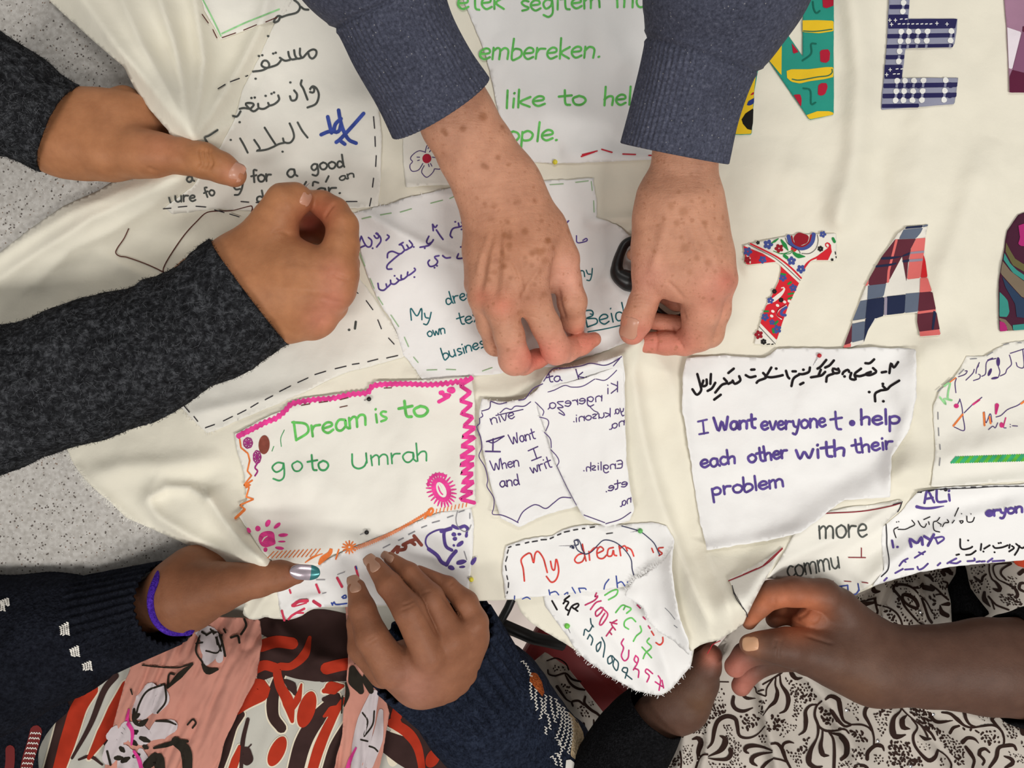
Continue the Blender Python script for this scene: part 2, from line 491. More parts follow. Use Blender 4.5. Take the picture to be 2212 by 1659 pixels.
BF = [
    # gathered over the hand at upper left
    bump(395, 285, 130, 120, 46), bump(270, 110, 120, 170, 24, .6), bump(330, 250, 60, 80, 10),
    crest([(402, 288), (330, 190), (248, 95), (180, 0), (130, -60)], (4, 15, 17, 13, 9), 20, 28),
    crest([(406, 286), (362, 190), (305, 95), (262, 0), (240, -60)], (4, 13, 14, 11, 7), 17, 24),
    crest([(410, 286), (398, 190), (376, 95), (345, 0), (330, -60)], (4, 15, 16, 12, 8), 15, 22),
    crest([(416, 290), (432, 210), (440, 130), (425, 30), (410, -60)], (4, 12, 14, 11, 8), 14, 20),
    crest([(425, 300), (470, 220), (520, 140), (560, 60), (590, -60)], (4, 12, 12, 9, 5), 14, 24),
    crest([(440, 310), (510, 260), (560, 200), (600, 120)], (3, 6, 4, 0), 14, 24),
    # folds running down-left from under the thumb
    bump(380, 395, 110, 60, 22, -.5), bump(170, 500, 190, 70, 14, -.6),
    crest([(400, 385), (300, 425), (200, 470), (90, 540), (0, 600), (-60, 640)], (4, 9, 11, 11, 9, 7), 22, 26),
    crest([(380, 380), (260, 415), (150, 460), (50, 520), (-50, 590)], (3, 8, 10, 9, 7), 16, 20),
    crest([(390, 395), (330, 445), (240, 500), (150, 540), (80, 610)], (2, 7, 8, 7, 3), 18, 30),
    crest([(205, 535), (240, 560), (300, 590), (370, 610)], (1, 4, 3, 0), 16, 26),
    # table cloth right half: long soft vertical folds
    ridge([(1835, -60), (1858, 150), (1850, 330), (1815, 470)], 10, 32),
    ridge([(2010, -60), (2015, 180), (2000, 330), (1960, 470)], 8.0, 56),
    ridge([(1590, 330), (1700, 372), (1790, 430), (1830, 500)], 5.0, 46, 2, (.4, .3)),
    ridge([(1880, 330), (1905, 420), (1900, 520)], -3.0, 30, 2, (.3, .3)),
    ridge([(1590, 520), (1560, 700), (1500, 780)], 5.0, 40, 2, (.2, .2)),
    ridge([(2150, 300), (2100, 420), (2060, 560), (2000, 720)], 7.5, 40, 2, (.2, .2)),
    ridge([(2100, 730), (2010, 760), (1960, 830), (1985, 960), (1940, 1050)], 7.0, 38, 2, (.1, .1)),
    ridge([(1600, 590), (1640, 570), (1665, 540)], 5.0, 22, 2, (.2, .2)),
    # pulled tight diagonal folds at lower right, towards the pinched corner
    ridge([(1610, 1290), (1680, 1190), (1790, 1110), (1930, 1040), (2080, 985), (2280, 940)], 12.0, 40, 2, (.0, .2)),
    ridge([(1610, 1310), (1650, 1240), (1750, 1190), (1870, 1130), (2000, 1060), (2280, 1030)], 9.0, 20, 1.6, (.0, .2)),
    ridge([(1660, 1280), (1780, 1215), (1900, 1160), (1990, 1090)], -5.0, 26, 2, (.2, .2)),
    ridge([(1700, 1250), (1800, 1200), (1870, 1150), (1930, 1100)], 6.0, 20, 1.6, (.2, .2)),
    ridge([(1860, 1270), (1960, 1190), (2080, 1120), (2220, 1090)], 8.0, 24, 1.6, (.1, .1)),
    bump(1590, 1300, 70, 90, 24), 
    # the fold dropping from the pinched point under the right-hand fingers
    bump(1382, 740, 46, 36, 15),
    crest([(1380, 735), (1368, 800), (1378, 880), (1400, 990), (1430, 1090), (1475, 1210), (1530, 1350)], (6, 12, 11, 10, 11, 13, 10), 16, 46),
    crest([(1392, 740), (1440, 800), (1470, 900), (1490, 1040), (1530, 1200), (1580, 1330)], (3, 5, 4, 5, 9, 10), 20, 40),
    crest([(1380, 735), (1330, 775), (1250, 800), (1180, 812), (1090, 850)], (10, 9, 8, 6, 2), 16, 18),
    bump(1510, 1290, 70, 90, 16), bump(1560, 1330, 40, 40, 10),
    bump(1290, 690, 60, 40, 6), bump(1200, 780, 70, 30, 4),
    # folds round the middle
    crest([(700, 440), (780, 455), (860, 500), (960, 550), (1010, 570)], (2, 7, 8, 6, 3), 12, 22),
    ridge([(1260, 480), (1330, 475), (1390, 470)], 6.0, 14, 1.6, (.2, .0)),
    ridge([(1300, 590), (1340, 620), (1360, 660)], 8.0, 26, 2, (.2, .2)),
    ridge([(860, 400), (960, 420), (1010, 430)], 4, 12, 1.6, (.3, .1)),
    ridge([(1210, 330), (1300, 335), (1420, 345)], 5.0, 22, 1.8, (.3, .1)),
    ridge([(1290, 20), (1330, 110), (1370, 160)], 4.0, 30, 2, (.3, .2)),
    ridge([(870, 800), (930, 830), (1010, 850), (1090, 850)], 4.0, 14, 1.6, (.2, .2)),
    ridge([(1080, 60), (1110, 160), (1200, 260)], 2.5, 40, 2, (.3, .3)),
    ridge([(620, 200), (700, 300), (790, 380)], 2.5, 40, 2, (.3, .3)),
    # left middle, below the long grey sleeve
    ridge([(390, 900), (480, 880), (620, 850), (740, 830)], 4.0, 16, 1.6, (.2, .2)),
    ridge([(480, 930), (600, 890), (760, 850)], 3.5, 14, 1.6, (.3, .3)),
    ridge([(190, 1030), (260, 1010), (330, 1005), (420, 1000), (500, 985)], 6.0, 24, 2, (.1, .2)),
    # the twisted loop of cloth pulled towards the thumb at lower left
    bump(555, 1205, 62, 46, 34, .5), bump(430, 1130, 110, 60, 10, .5),
    crest([(590, 1232), (530, 1180), (480, 1120), (455, 1082)], (10, 15, 17, 12), 18, 26),
    crest([(590, 1235), (500, 1200), (410, 1160), (345, 1120), (315, 1085), (330, 1045)], (8, 11, 12, 11, 9, 4), 14, 20),
    crest([(445, 1075), (410, 1055), (360, 1052), (325, 1075)], (8, 8, 7, 6), 14, 14),
    ridge([(580, 1225), (545, 1170), (520, 1110), (510, 1060)], 6.0, 16, 1.6, (.1, .4)),
    ridge([(330, 1150), (270, 1112), (200, 1050), (160, 1000)], 4.0, 14, 1.6, (.1, .1)),
    # lower middle: softly held along its lower edge
    bump(690, 1280, 150, 60, 12), bump(780, 1255, 50, 50, 6),
    ridge([(600, 1050), (690, 1030), (760, 1090)], 4.0, 40, 2, (.3, .3)),
    ridge([(900, 890), (880, 1000), (910, 1110)], 3.0, 40, 2, (.3, .3)),
    ridge([(980, 950), (1010, 1100), (1035, 1290)], 5.0, 26, 2, (.2, .0)),
    ridge([(600, 1330), (640, 1300), (690, 1290)], 5.0, 10, 1.6),
    ridge([(545, 1335), (560, 1310), (575, 1290)], 8.0, 12, 1.6),
]
def banner_h(x, y):
    x = np.asarray(x, float); y = np.asarray(y, float)
    h = field(BF, 2.2, x, y)
    h = h + 1.0 * vnoise(x, y, 70, 3) + 1.8 * vnoise(x + .5 * y, y, 140, 9) + 0.3 * vnoise(x, y, 26, 4) + .55 * vnoise(x + y * .3, y * .35, 40, 14)
    # over the near table edge the cloth hangs or is held in the hands
    low = np.clip((y - 1295) / 60, 0, 1) * np.clip((700 - x) / 100, 0, 1) * 22
    return np.maximum(h, 1.2) - low

BANNER = [(60, -70), (105, 0), (152, 43), (213, 98), (268, 145), (289, 188), (322, 235), (362, 282), (385, 330), (330, 372),
          (250, 389), (217, 409), (137, 445), (58, 499), (7, 539), (-60, 590), (-60, 800), (40, 900), (145, 970), (159, 1003), (186, 1040), (217, 1068), (235, 1081),
          (271, 1117), (325, 1142), (383, 1167), (434, 1193), (481, 1222), (530, 1235), (545, 1265), (530, 1300), (524, 1327), (540, 1338), (557, 1339), (575, 1332),
          (588, 1337), (610, 1338), (629, 1339), (651, 1332), (666, 1320), (690, 1312), (752, 1311), (850, 1310), (950, 1304), (1047, 1298), (1092, 1296), (1170, 1289), (1279, 1276), (1360, 1268),
          (1420, 1300), (1460, 1350), (1492, 1409), (1503, 1400), (1521, 1391), (1554, 1382), (1584, 1364), (1606, 1349), (1613, 1331), (1628, 1298), (1653, 1250),
          (1767, 1252), (1826, 1294), (1877, 1272), (1914, 1255), (1987, 1235), (2079, 1220), (2212, 1208), (2330, 1200), (2330, -70)]
m_cream = mat_cloth('cream_calico', srgb(236, 231, 214), 0.9, mottle=0.02)
m_white = mat_cloth('white_cotton', srgb(240, 239, 237), 0.9, mottle=0.012)
m_white2 = mat_cloth('offwhite_cotton', srgb(238, 235, 225), 0.9, mottle=0.012)
banner = sheet('banner', closed(BANNER, False, 7.0, 0.5, 3), banner_h, 0, m_cream, None, 6.5, 0.5)
tag(banner, 'cream calico banner covered with sewn patches and cut-out fabric letters', 'banner')

# the lower corner of the banner, hanging below the table edge
def flap_h(x, y):
    x = np.asarray(x, float); y = np.asarray(y, float)
    h = -8 - 0.16 * (y - 1290) + field([
        crest([(1180, 1280), (1260, 1380), (1330, 1450)], (3, 5, 4), 16, 22),
        crest([(1250, 1280), (1330, 1380), (1400, 1480)], (3, 4, 5), 16, 22),
        crest([(1350, 1280), (1420, 1380), (1450, 1480)], (2, 5, 4), 14, 22),
        bump(1460, 1430, 50, 60, 8)], 0.0, x, y)
    return h + .5 * vnoise(x, y, 30, 2)
FLAP = [(1080, 1270), (1116, 1301), (1123, 1319), (1145, 1345), (1190, 1372), (1235, 1399), (1264, 1424), (1315, 1460), (1373, 1492), (1423, 1503), (1440, 1496), (1452, 1486),
        (1492, 1439), (1500, 1400), (1490, 1330), (1440, 1260)]
flap = sheet('hanging_corner', closed(FLAP, False, 7, .6, 2), flap_h, 0, m_cream, banner, 7, .5)
flap['label'] = 'lower corner of the banner hanging under the edge'

# ------------------------------------------------------------------ bodies: smooth-blended tapered bones, meshed as one skin
def P3(p):
    """(px, py, height, radius px) -> centre mm, radius mm"""
    c = at(p[0], p[1], p[2]) * 1000
    return c, p[3] * (CAMH - p[2]) / FPX

def smin(a, b, k):
    h = np.maximum(k - np.abs(a - b), 0) / k
    return np.minimum(a, b) - h * h * k * 0.25

class Skin:
    def __init__(self, vox=1.2):
        self.parts = []; self.vox = vox; self.creases = []; self.bumps = []; self.tints = []
        self.lo = np.array([1e9] * 3); self.hi = -self.lo
    def chain(self, pts, flat=None, k=4.0):
        """a finger or bone row: list of (px,py,h,r); flat = squash factor in height"""
        Q = [P3(p) for p in pts]
        for c, r in Q:
            self.lo = np.minimum(self.lo, c - r - 4); self.hi = np.maximum(self.hi, c + r + 4)
        return ('chain', Q, flat or 1.0, k)
    def palm(self, chains, k=9.0): self.palm_ = (chains, k)
    def fingers(self, chains, k=5.0, kf=1.2): self.f_ = (chains, k, kf)
    def crease(self, pts, depth=0.7, w=1.1): self.creases.append((catmull([np.array(p[:2], float) for p in pts], 5), -depth, w / .36))
    def tendon(self, pts, height=0.8, w=2.4): self.creases.append((catmull([np.array(p[:2], float) for p in pts], 5), height, w / .36))
    def tint(self, p, col, strength=1.0):
        self.tints.append((p, col, strength))
    def _eval(self, D, X, Y, Z, ch, pad):
        """signed distance of one chain inside its own box; elsewhere stays big"""
        _, Q, flat, k = ch
        out = D
        for i in range(max(1, len(Q) - 1)):
            (a, ra), (b, rb) = Q[i], Q[min(i + 1, len(Q) - 1)]
            lo = np.minimum(a - ra, b - rb) - pad; hi = np.maximum(a + ra, b + rb) + pad
            sl = []
            for ax, g in ((0, X), (1, Y), (2, Z)):
                i0 = max(0, int(np.searchsorted(g, lo[ax]))); i1 = int(np.searchsorted(g, hi[ax]))
                sl.append(slice(i0, max(i1, i0 + 1)))
            x = X[sl[0]][:, None, None]; y = Y[sl[1]][None, :, None]; z = Z[sl[2]][None, None, :]
            ba = b - a; l2 = float(ba @ ba) + 1e-6
            t = np.clip(((x - a[0]) * ba[0] + (y - a[1]) * ba[1] + (z - a[2]) * ba[2]) / l2, 0, 1)
            dx = x - a[0] - t * ba[0]; dy = y - a[1] - t * ba[1]; dz = (z - a[2] - t * ba[2]) / flat
            d = np.sqrt(dx * dx + dy * dy + dz * dz) - (ra + (rb - ra) * t)
            if flat < 1: d = d * (0.5 + 0.5 * flat)
            sub = out[sl[0], sl[1], sl[2]]
            out[sl[0], sl[1], sl[2]] = smin(sub, d, k)
        return out
    def build(self, name, parent, mat, base_col, smooth_it=2):
        v = self.vox
        X = np.arange(self.lo[0] - 3, self.hi[0] + 3, v, dtype=np.float32); Y = np.arange(self.lo[1] - 3, self.hi[1] + 3, v, dtype=np.float32)
        Z = np.arange(self.lo[2] - 3, self.hi[2] + 3, v, dtype=np.float32)
        shp = (len(X), len(Y), len(Z))
        big = np.float32(60.0)
        pd = np.full(shp, big, np.float32)
        for ch in self.palm_[0]: 
            tmp = self._eval(np.full(shp, big, np.float32), X, Y, Z, ch, 16)
            pd = smin(pd, tmp, self.palm_[1])
        tot = pd
        chains, k, kf = self.f_
        for ch in chains:
            fd = self._eval(np.full(shp, big, np.float32), X, Y, Z, ch, 10)
            tot = smin(tot, smin(pd, fd, k), kf)
        V, Fc = surface_nets(tot, X, Y, Z)
        # smooth a little
        E = np.vstack([Fc[:, [0, 1]], Fc[:, [1, 2]], Fc[:, [2, 3]], Fc[:, [3, 0]]])
        for _ in range(smooth_it):
            S = np.zeros_like(V); C = np.zeros(len(V))
            for ax in range(3):
                S[:, ax] = np.bincount(E[:, 0], V[E[:, 1], ax], len(V)) + np.bincount(E[:, 1], V[E[:, 0], ax], len(V))
            C = np.bincount(E[:, 0], minlength=len(V)) + np.bincount(E[:, 1], minlength=len(V))
            V = V * 0.45 + 0.55 * S / np.maximum(C, 1)[:, None]
        N = normals(V, Fc)
        hh = V[:, 2] - TABLE; sc = (CAMH - hh) / FPX; qx = V[:, 0] / sc + 1106.0; qy = 829.5 - V[:, 1] / sc     # folds run over the upper side of the skin
        up = np.clip(N[:, 2] * 3, 0, 1)
        for L, amp, w in self.creases:
            lo = L.min(0) - 3 * w; hi = L.max(0) + 3 * w
            m = np.where((qx > lo[0]) & (qx < hi[0]) & (qy > lo[1]) & (qy < hi[1]) & (up > 0))[0]
            if not len(m): continue
            d, t, _ = seg_dist(qx[m], qy[m], L)
            taper = np.clip(np.minimum(t, 1 - t) * 5 + .25, 0, 1)
            V[m] += N[m] * (amp * np.exp(-(d / w) ** 2) * taper * up[m])[:, None]
        o = mesh_np(name, V / 1000, Fc, parent, mat)
        C = np.tile(np.array(base_col[:3], np.float32), (len(V), 1))
        for (cx, cy, ch, r), col, s in self.tints:
            g = ((qx - cx) ** 2 + (qy - cy) ** 2) / (r * r)
            e = np.exp(-g ** 2) if r < 15 else np.exp(-g)
            w = (s * e * np.exp(-((hh - ch) / (r * .9 + 22)) ** 2))[:, None]
            C = C * (1 - w) + np.array(col[:3]) * w
        at_ = o.data.attributes.new('tone', 'FLOAT_COLOR', 'POINT')
        at_.data.foreach_set('color', np.hstack([C, np.ones((len(V), 1))]).astype(np.float32).ravel())
        return o

def normals(V, Fc):
    a = V[Fc[:, 2]] - V[Fc[:, 0]]; b = V[Fc[:, 3]] - V[Fc[:, 1]]
    n = np.cross(a, b); N = np.zeros_like(V)
    for k in range(4):
        for ax in range(3): N[:, ax] += np.bincount(Fc[:, k], n[:, ax], len(V))
    return N / (np.linalg.norm(N, axis=1, keepdims=True) + 1e-12)

def surface_nets(D, X, Y, Z):
    s = D < 0
    nx, ny, nz = D.shape
    c = np.zeros((nx - 1, ny - 1, nz - 1), np.int8)
    for i in (0, 1):
        for j in (0, 1):
            for k in (0, 1): c += s[i:nx - 1 + i, j:ny - 1 + j, k:nz - 1 + k]
    act = (c > 0) & (c < 8)
    I = np.argwhere(act)
    idx = np.full(act.shape, -1, np.int64); idx[act] = np.arange(len(I))
    acc = np.zeros((len(I), 3)); cnt = np.zeros(len(I))
    cor = [(i, j, k) for i in (0, 1) for j in (0, 1) for k in (0, 1)]
    val = {q: D[I[:, 0] + q[0], I[:, 1] + q[1], I[:, 2] + q[2]] for q in cor}
    for q in cor:
        for ax in range(3):
            if q[ax] == 0:
                r = list(q); r[ax] = 1; r = tuple(r)
                a, b = val[q], val[r]; m = (a < 0) != (b < 0)
                t = np.where(m, a / np.where(m, a - b, 1), 0)
                p = np.tile(np.array(q, float), (len(I), 1)); p[:, ax] = t
                acc += p * m[:, None]; cnt += m
    V = I + acc / cnt[:, None]
    st = X[1] - X[0]
    V = V * st + np.array([X[0], Y[0], Z[0]])
    F = []
    for ax in range(3):
        a = [slice(None)] * 3; b = [slice(None)] * 3
        a[ax] = slice(0, -1); b[ax] = slice(1, None)
        s0, s1 = s[tuple(a)], s[tuple(b)]
        for flip, m in ((False, s0 & ~s1), (True, ~s0 & s1)):
            e = np.argwhere(m)
            u, w = (ax + 1) % 3, (ax + 2) % 3
            e = e[(e[:, u] > 0) & (e[:, w] > 0) & (e[:, u] < D.shape[u] - 1) & (e[:, w] < D.shape[w] - 1)]
            def g(du, dw):
                q = e.copy(); q[:, u] -= du; q[:, w] -= dw
                return idx[q[:, 0], q[:, 1], q[:, 2]]
            quad = np.stack([g(1, 1), g(0, 1), g(0, 0), g(1, 0)], 1)
            if flip: quad = quad[:, ::-1]
            F.append(quad)
    return V, np.vstack(F)

def mat_skin(name, spots=None, fine=1.0, rough=0.5, sss=0.12, lines=0.0):
    nt = NT(name, rough, 0.24)
    at_ = nt.n('ShaderNodeAttribute', attribute_name='tone')
    tc = nt.n('ShaderNodeTexCoord')
    m1 = nt.n('ShaderNodeTexNoise', i_Scale=70.0, i_Detail=4.0, i_Roughness=0.6); nt.l(tc, 'Object', m1, 'Vector')
    r = nt.ramp([(0.3, (0.84, 0.80, 0.78)), (0.7, (1.08, 1.08, 1.08))]); nt.l(m1, 'Fac', r, 'Fac')
    cur = nt.mix(1.0, (at_, 'Color'), (r, 0), 'MULTIPLY')
    if spots:
        for sc, th, col, amt in spots:
            vo = nt.n('ShaderNodeTexVoronoi', i_Scale=sc); 
            wn = nt.n('ShaderNodeTexNoise', i_Scale=sc * 2.5, i_Detail=2.0); nt.l(tc, 'Object', wn, 'Vector')
            mx = nt.n('ShaderNodeVectorMath', operation='ADD'); sclv = nt.n('ShaderNodeVectorMath', operation='SCALE'); sclv.inputs['Scale'].default_value = 0.35 / sc
            nt.l(wn, 'Color', sclv, 0); nt.l(tc, 'Object', mx, 0); nt.l(sclv, 0, mx, 1); nt.l(mx, 0, vo, 'Vector')
            sel = nt.n('ShaderNodeSeparateColor'); nt.l(vo, 'Color', sel, 0)
            size = nt.math('MULTIPLY', (sel, 0), th)          # each spot has its own size, some vanish
            a = nt.math('SUBTRACT', size, (vo, 'Distance'))
            a = nt.math('MULTIPLY', a, 9.0, True)
            cur = nt.mix(nt.math('MULTIPLY', a, amt), cur, col)
    nt.color(cur)
    n1 = nt.n('ShaderNodeTexNoise', i_Scale=420.0 , i_Detail=3.0); nt.l(tc, 'Object', n1, 'Vector')
    v1 = nt.n('ShaderNodeTexVoronoi', i_Scale=520.0, feature='DISTANCE_TO_EDGE'); nt.l(tc, 'Object', v1, 'Vector')
    s = nt.math('ADD', (n1, 0), nt.math('MULTIPLY', (v1, 'Distance'), 0.7))
    if lines:
        mp = nt.n('ShaderNodeMapping'); mp.inputs['Scale'].default_value = (70, 420, 150); nt.l(tc, 'Object', mp, 'Vector')
        ln = nt.n('ShaderNodeTexNoise', i_Scale=1.0, i_Detail=3.0, i_Roughness=.6, i_Distortion=.6); nt.l(mp, 0, ln, 'Vector')
        s = nt.math('ADD', s, nt.math('MULTIPLY', (ln, 0), lines))
    nt.bump(s, 0.00035 * fine, 0.6)
    nt.b.inputs['Subsurface Weight'].default_value = sss
    nt.b.inputs['Subsurface Radius'].default_value = (1.0, 0.35, 0.2)
    nt.b.inputs['Subsurface Scale'].default_value = 0.004
    return nt.m

def nail(parent, c, u, v, n, lu, lv, mat, label=None, curve=0.5, tip_mat=None, tip=0.25):
    """fingernail: centre c (mm), long axis u, side axis v, normal n, half sizes in mm"""
    u = np.array(u, float); n = np.array(n, float); u /= np.linalg.norm(u); n -= u * (n @ u); n /= np.linalg.norm(n); v = np.cross(n, u)
    A = np.linspace(-1, 1, 11); B = np.linspace(-1, 1, 9)
    V = []; 
    for a in A:
        wid = lv * min(1.0, (1.0 - max(0, abs(a) - .35) ** 2.0 * 0.9))
        for b in B:
            z = -curve * lv * (b * b) * .55 - 0.10 * lu * a * a * (1 if a > 0 else 1.4)
            V.append(np.array(c) + u * a * lu * (1 - .12 * b * b) + v * b * wid + n * z)
    V = np.array(V); idx = np.arange(99).reshape(11, 9)
    F = np.stack([idx[:-1, :-1], idx[1:, :-1], idx[1:, 1:], idx[:-1, 1:]], -1).reshape(-1, 4)
    o = mesh_np('fingernail', V / 1000, F, parent, mat)
    md = o.modifiers.new('thickness', 'SOLIDIFY'); md.thickness = .0005; md.offset = -1
    md = o.modifiers.new('round', 'SUBSURF'); md.levels = 1; md.render_levels = 1
    if label: o['label'] = label
    if tip_mat is not None:
        o.data.materials.append(tip_mat)
        for p in o.data.polygons:
            if p.index // 8 >= 10 * (1 - tip): p.material_index = 1
    return o

from mathutils.bvhtree import BVHTree
EYE = Vector((0, 0, (TABLE + CAMH) / 1000))
def bvh_of(o):
    me = o.data
    return BVHTree.FromPolygons([v.co[:] for v in me.vertices], [tuple(p.vertices) for p in me.polygons])
def surf_h(o):
    """height (mm over the table) of the upper side of an object at a photo position"""
    t = bvh_of(o)
    def f(x, y):
        P = at(x, y, np.zeros_like(np.asarray(x, float))); out = np.zeros(len(P)); last = 0.0
        for i, p in enumerate(P):
            hit = t.ray_cast(EYE, (Vector(p) - EYE).normalized())
            if hit[0] is not None: last = hit[0].z * 1000 - TABLE
            out[i] = last
        return out
    return f
def nail_on(hand, cx, cy, ang, lu, lv, mat, label=None, proud=.55, tip=.0):
    """fingernail set into the skin: centre, direction of the fingertip (degrees, photo), half length and half width in px"""
    f = surf_h(hand); c, s = math.cos(math.radians(ang)), math.sin(math.radians(ang))
    A = np.linspace(-1, 1, 15); B = np.linspace(-1, 1, 13)
    g = np.array([(a * lu * (1 - .10 * b * b), b * lv * (1 - .55 * max(0, abs(a) - .3) ** 2)) for a in A for b in B])
    x = cx + g[:, 0] * c - g[:, 1] * s; y = cy + g[:, 0] * s + g[:, 1] * c
    h = f(x, y); k = np.array([(a, b) for a in A for b in B])
    q = np.polynomial.polynomial.polyvander2d(k[:, 0], k[:, 1], (2, 2)); co = np.linalg.lstsq(q, h, rcond=None)[0]; h2 = q @ co
    rim = np.maximum(np.abs(k[:, 0]) ** 3, np.abs(k[:, 1]) ** 3)
    h2 = h2 + proud - 1.0 * rim * np.where(k[:, 0] > .5, .35, 1)
    V = at(x, y, h2); idx = np.arange(15 * 13).reshape(15, 13)
    F = np.stack([idx[:-1, :-1], idx[:-1, 1:], idx[1:, 1:], idx[1:, :-1]], -1).reshape(-1, 4)
    if np.cross(V[F[0, 1]] - V[F[0, 0]], V[F[0, 2]] - V[F[0, 0]])[2] < 0: F = F[:, ::-1]
    o = mesh_np('fingernail', V, F, hand, mat)
    md = o.modifiers.new('thickness', 'SOLIDIFY'); md.thickness = .0006; md.offset = -1
    if label: o['label'] = label
    return o

# ------------------------------------------------------------------ people
WOOLY = empty('person', (0, 0, 0), 'person in a charcoal wool jumper sewing, both hands over the table end of the banner', 'person')
SWEAT = empty('person', (0, 0, 0), 'person with freckled hands and slate blue sweatshirt cuffs pinching the cloth', 'person')
NAVY = empty('person', (0, 0, 0), 'person in a navy star knit jumper and red swirl dress, purple hair tie on wrist', 'person')
CREAM = empty('person', (0, 0, 0), 'person in a cream dress with brown swirls, bare forearm, pinching the banner corner', 'person')

m_skin_tan = mat_skin('tan_skin', None, 0.6)
SP = srgb(146, 92, 58)
m_skin_fair = mat_skin('freckled_skin', [(90.0, 0.26, srgb(158, 102, 70), .45), (170.0, 0.30, srgb(164, 108, 76), .45), (330.0, .32, srgb(170, 114, 82), .4)], 1.2, lines=1.6)
m_skin_brown = mat_skin('brown_skin', None, 0.8, 0.54)
m_skin_dark = mat_skin('deep_brown_skin', None, 0.7, 0.54)
TAN = srgb(178, 122, 84); FAIR = srgb(202, 148, 120); BROWN = srgb(142, 94, 68); DARK = srgb(90, 64, 52)
PINK = srgb(214, 128, 108)
m_nail = mat_plain('bare_fingernail', srgb(200, 146, 122), 0.32, 0.5)
m_nail_br = mat_plain('brown_fingernail', srgb(168, 128, 106), 0.35, 0.5)
m_nail_pale = mat_plain('pale_fingernail', srgb(216, 166, 130), 0.35, 0.5)
m_nail_silver = mat_plain('silver_nail_varnish', srgb(205, 190, 200), 0.22, 0.6, 0.1, 200.0, 0.75)
m_nail_teal = mat_plain('teal_nail_varnish', srgb(58, 128, 130), 0.25, 0.6, 0, 60, 0.4)

# ---- A: upper left hand, thumb over the gathered cloth
s = Skin(0.98)
s.palm([s.chain([(20, 270, 42, 62), (110, 290, 40, 74), (170, 285, 40, 84)], .72),
        s.chain([(170, 285, 40, 84), (245, 280, 40, 84), (290, 270, 36, 62)], .72),
        s.chain([(150, 310, 40, 66), (240, 328, 46, 58), (318, 334, 54, 46)], 1.0)], 12)
s.fingers([s.chain([(300, 330, 52, 46), (352, 334, 56, 42), (395, 338, 58, 37), (440, 347, 60, 37), (478, 362, 61, 32), (505, 377, 60, 27)]),
           s.chain([(280, 240, 30, 34), (340, 260, 28, 28), (400, 290, 26, 24), (430, 310, 26, 20)]),
           s.chain([(270, 220, 26, 34), (330, 245, 20, 28), (390, 290, 18, 24)])], 9)
for q in (436, 446, 456):
    s.crease([(q - 1, 318, 72), (q - 3, 332, 74), (q + 1, 352, 74), (q - 6, 366, 72)], 1.9, 1.5)
s.crease([(318, 362, 66), (342, 372, 60)], 1.0, 1.6)
s.tint((440, 340, 72, 40), srgb(170, 116, 70), .45); s.tint((350, 310, 60, 50), srgb(176, 112, 84), .5)
s.tint((505, 377, 66, 26), srgb(206, 140, 112), .6)
hA = s.build('hand', WOOLY, m_skin_tan, TAN); hA['label'] = 'tan hand with its thumb over gathered cloth'
nail_on(hA, 511, 372, 24, 18, 21, m_nail, proud=.5)

# ---- B: fist holding a needle
s = Skin(0.98)
s.palm([s.chain([(470, 660, 52, 118), (530, 620, 52, 108)], .62),
        s.chain([(530, 600, 56, 80), (630, 590, 62, 70), (722, 588, 66, 44)], .85),
        s.chain([(540, 620, 54, 84), (640, 625, 60, 66), (722, 634, 60, 38)], .85),
        s.chain([(550, 640, 50, 84), (630, 660, 54, 58), (694, 688, 48, 32)], .85),
        s.chain([(560, 660, 46, 70), (620, 690, 46, 44), (672, 706, 40, 24)], .85),
        s.chain([(530, 585, 52, 62), (580, 520, 58, 50)], .9)], 14)
s.fingers([s.chain([(550, 545, 54, 54), (592, 482, 62, 46), (618, 440, 66, 42), (642, 430, 64, 30), (660, 432, 58, 20)], None, 6),
           s.chain([(728, 585, 62, 44), (738, 530, 60, 36), (740, 488, 58, 32), (722, 458, 54, 30), (696, 440, 52, 26), (668, 430, 52, 20)], None, 5),
           s.chain([(735, 625, 50, 34), (748, 570, 40, 26), (728, 505, 26, 34), (690, 486, 24, 36), (640, 492, 26, 36)], None, 5), s.chain([(600, 500, 20, 40), (660, 470, 14, 38), (710, 470, 12, 34)], None, 5),
           s.chain([(722, 660, 44, 30), (736, 620, 34, 24), (720, 560, 22, 24)], None, 5)], 9, 1.6)
s.tint((705, 450, 60, 36), srgb(172, 96, 68), .6); s.tint((670, 482, 30, 40), srgb(150, 70, 56), .95)
s.tint((720, 590, 90, 34), srgb(206, 130, 108), .5); s.tint((720, 650, 70, 34), srgb(206, 128, 112), .5); s.tint((690, 690, 60, 36), srgb(204, 130, 112), .5)
s.tint((560, 520, 80, 60), srgb(150, 100, 66), .4)
s.crease([(756, 604), (736, 600), (714, 588)], .9, 1.8); s.crease([(740, 655), (716, 650), (690, 640)], .8, 2.0); s.crease([(714, 696), (694, 690), (672, 684)], .7, 1.8); s.crease([(628, 506), (606, 500), (588, 506)], 1.0, 2.0); s.tendon([(600, 580), (660, 582), (724, 588)], .7, 3.5); s.tendon([(600, 620), (660, 626), (722, 634)], .6, 3.0)
s.crease([(700, 470, 64), (712, 452, 70), (722, 440, 66)], 1.2, 1.3)
hB = s.build('hand', WOOLY, m_skin_tan, TAN); hB['label'] = 'tan fist with thumb and index pinching a needle'
nail_on(hB, 660, 430, 24, 13, 16, m_nail, proud=.6)

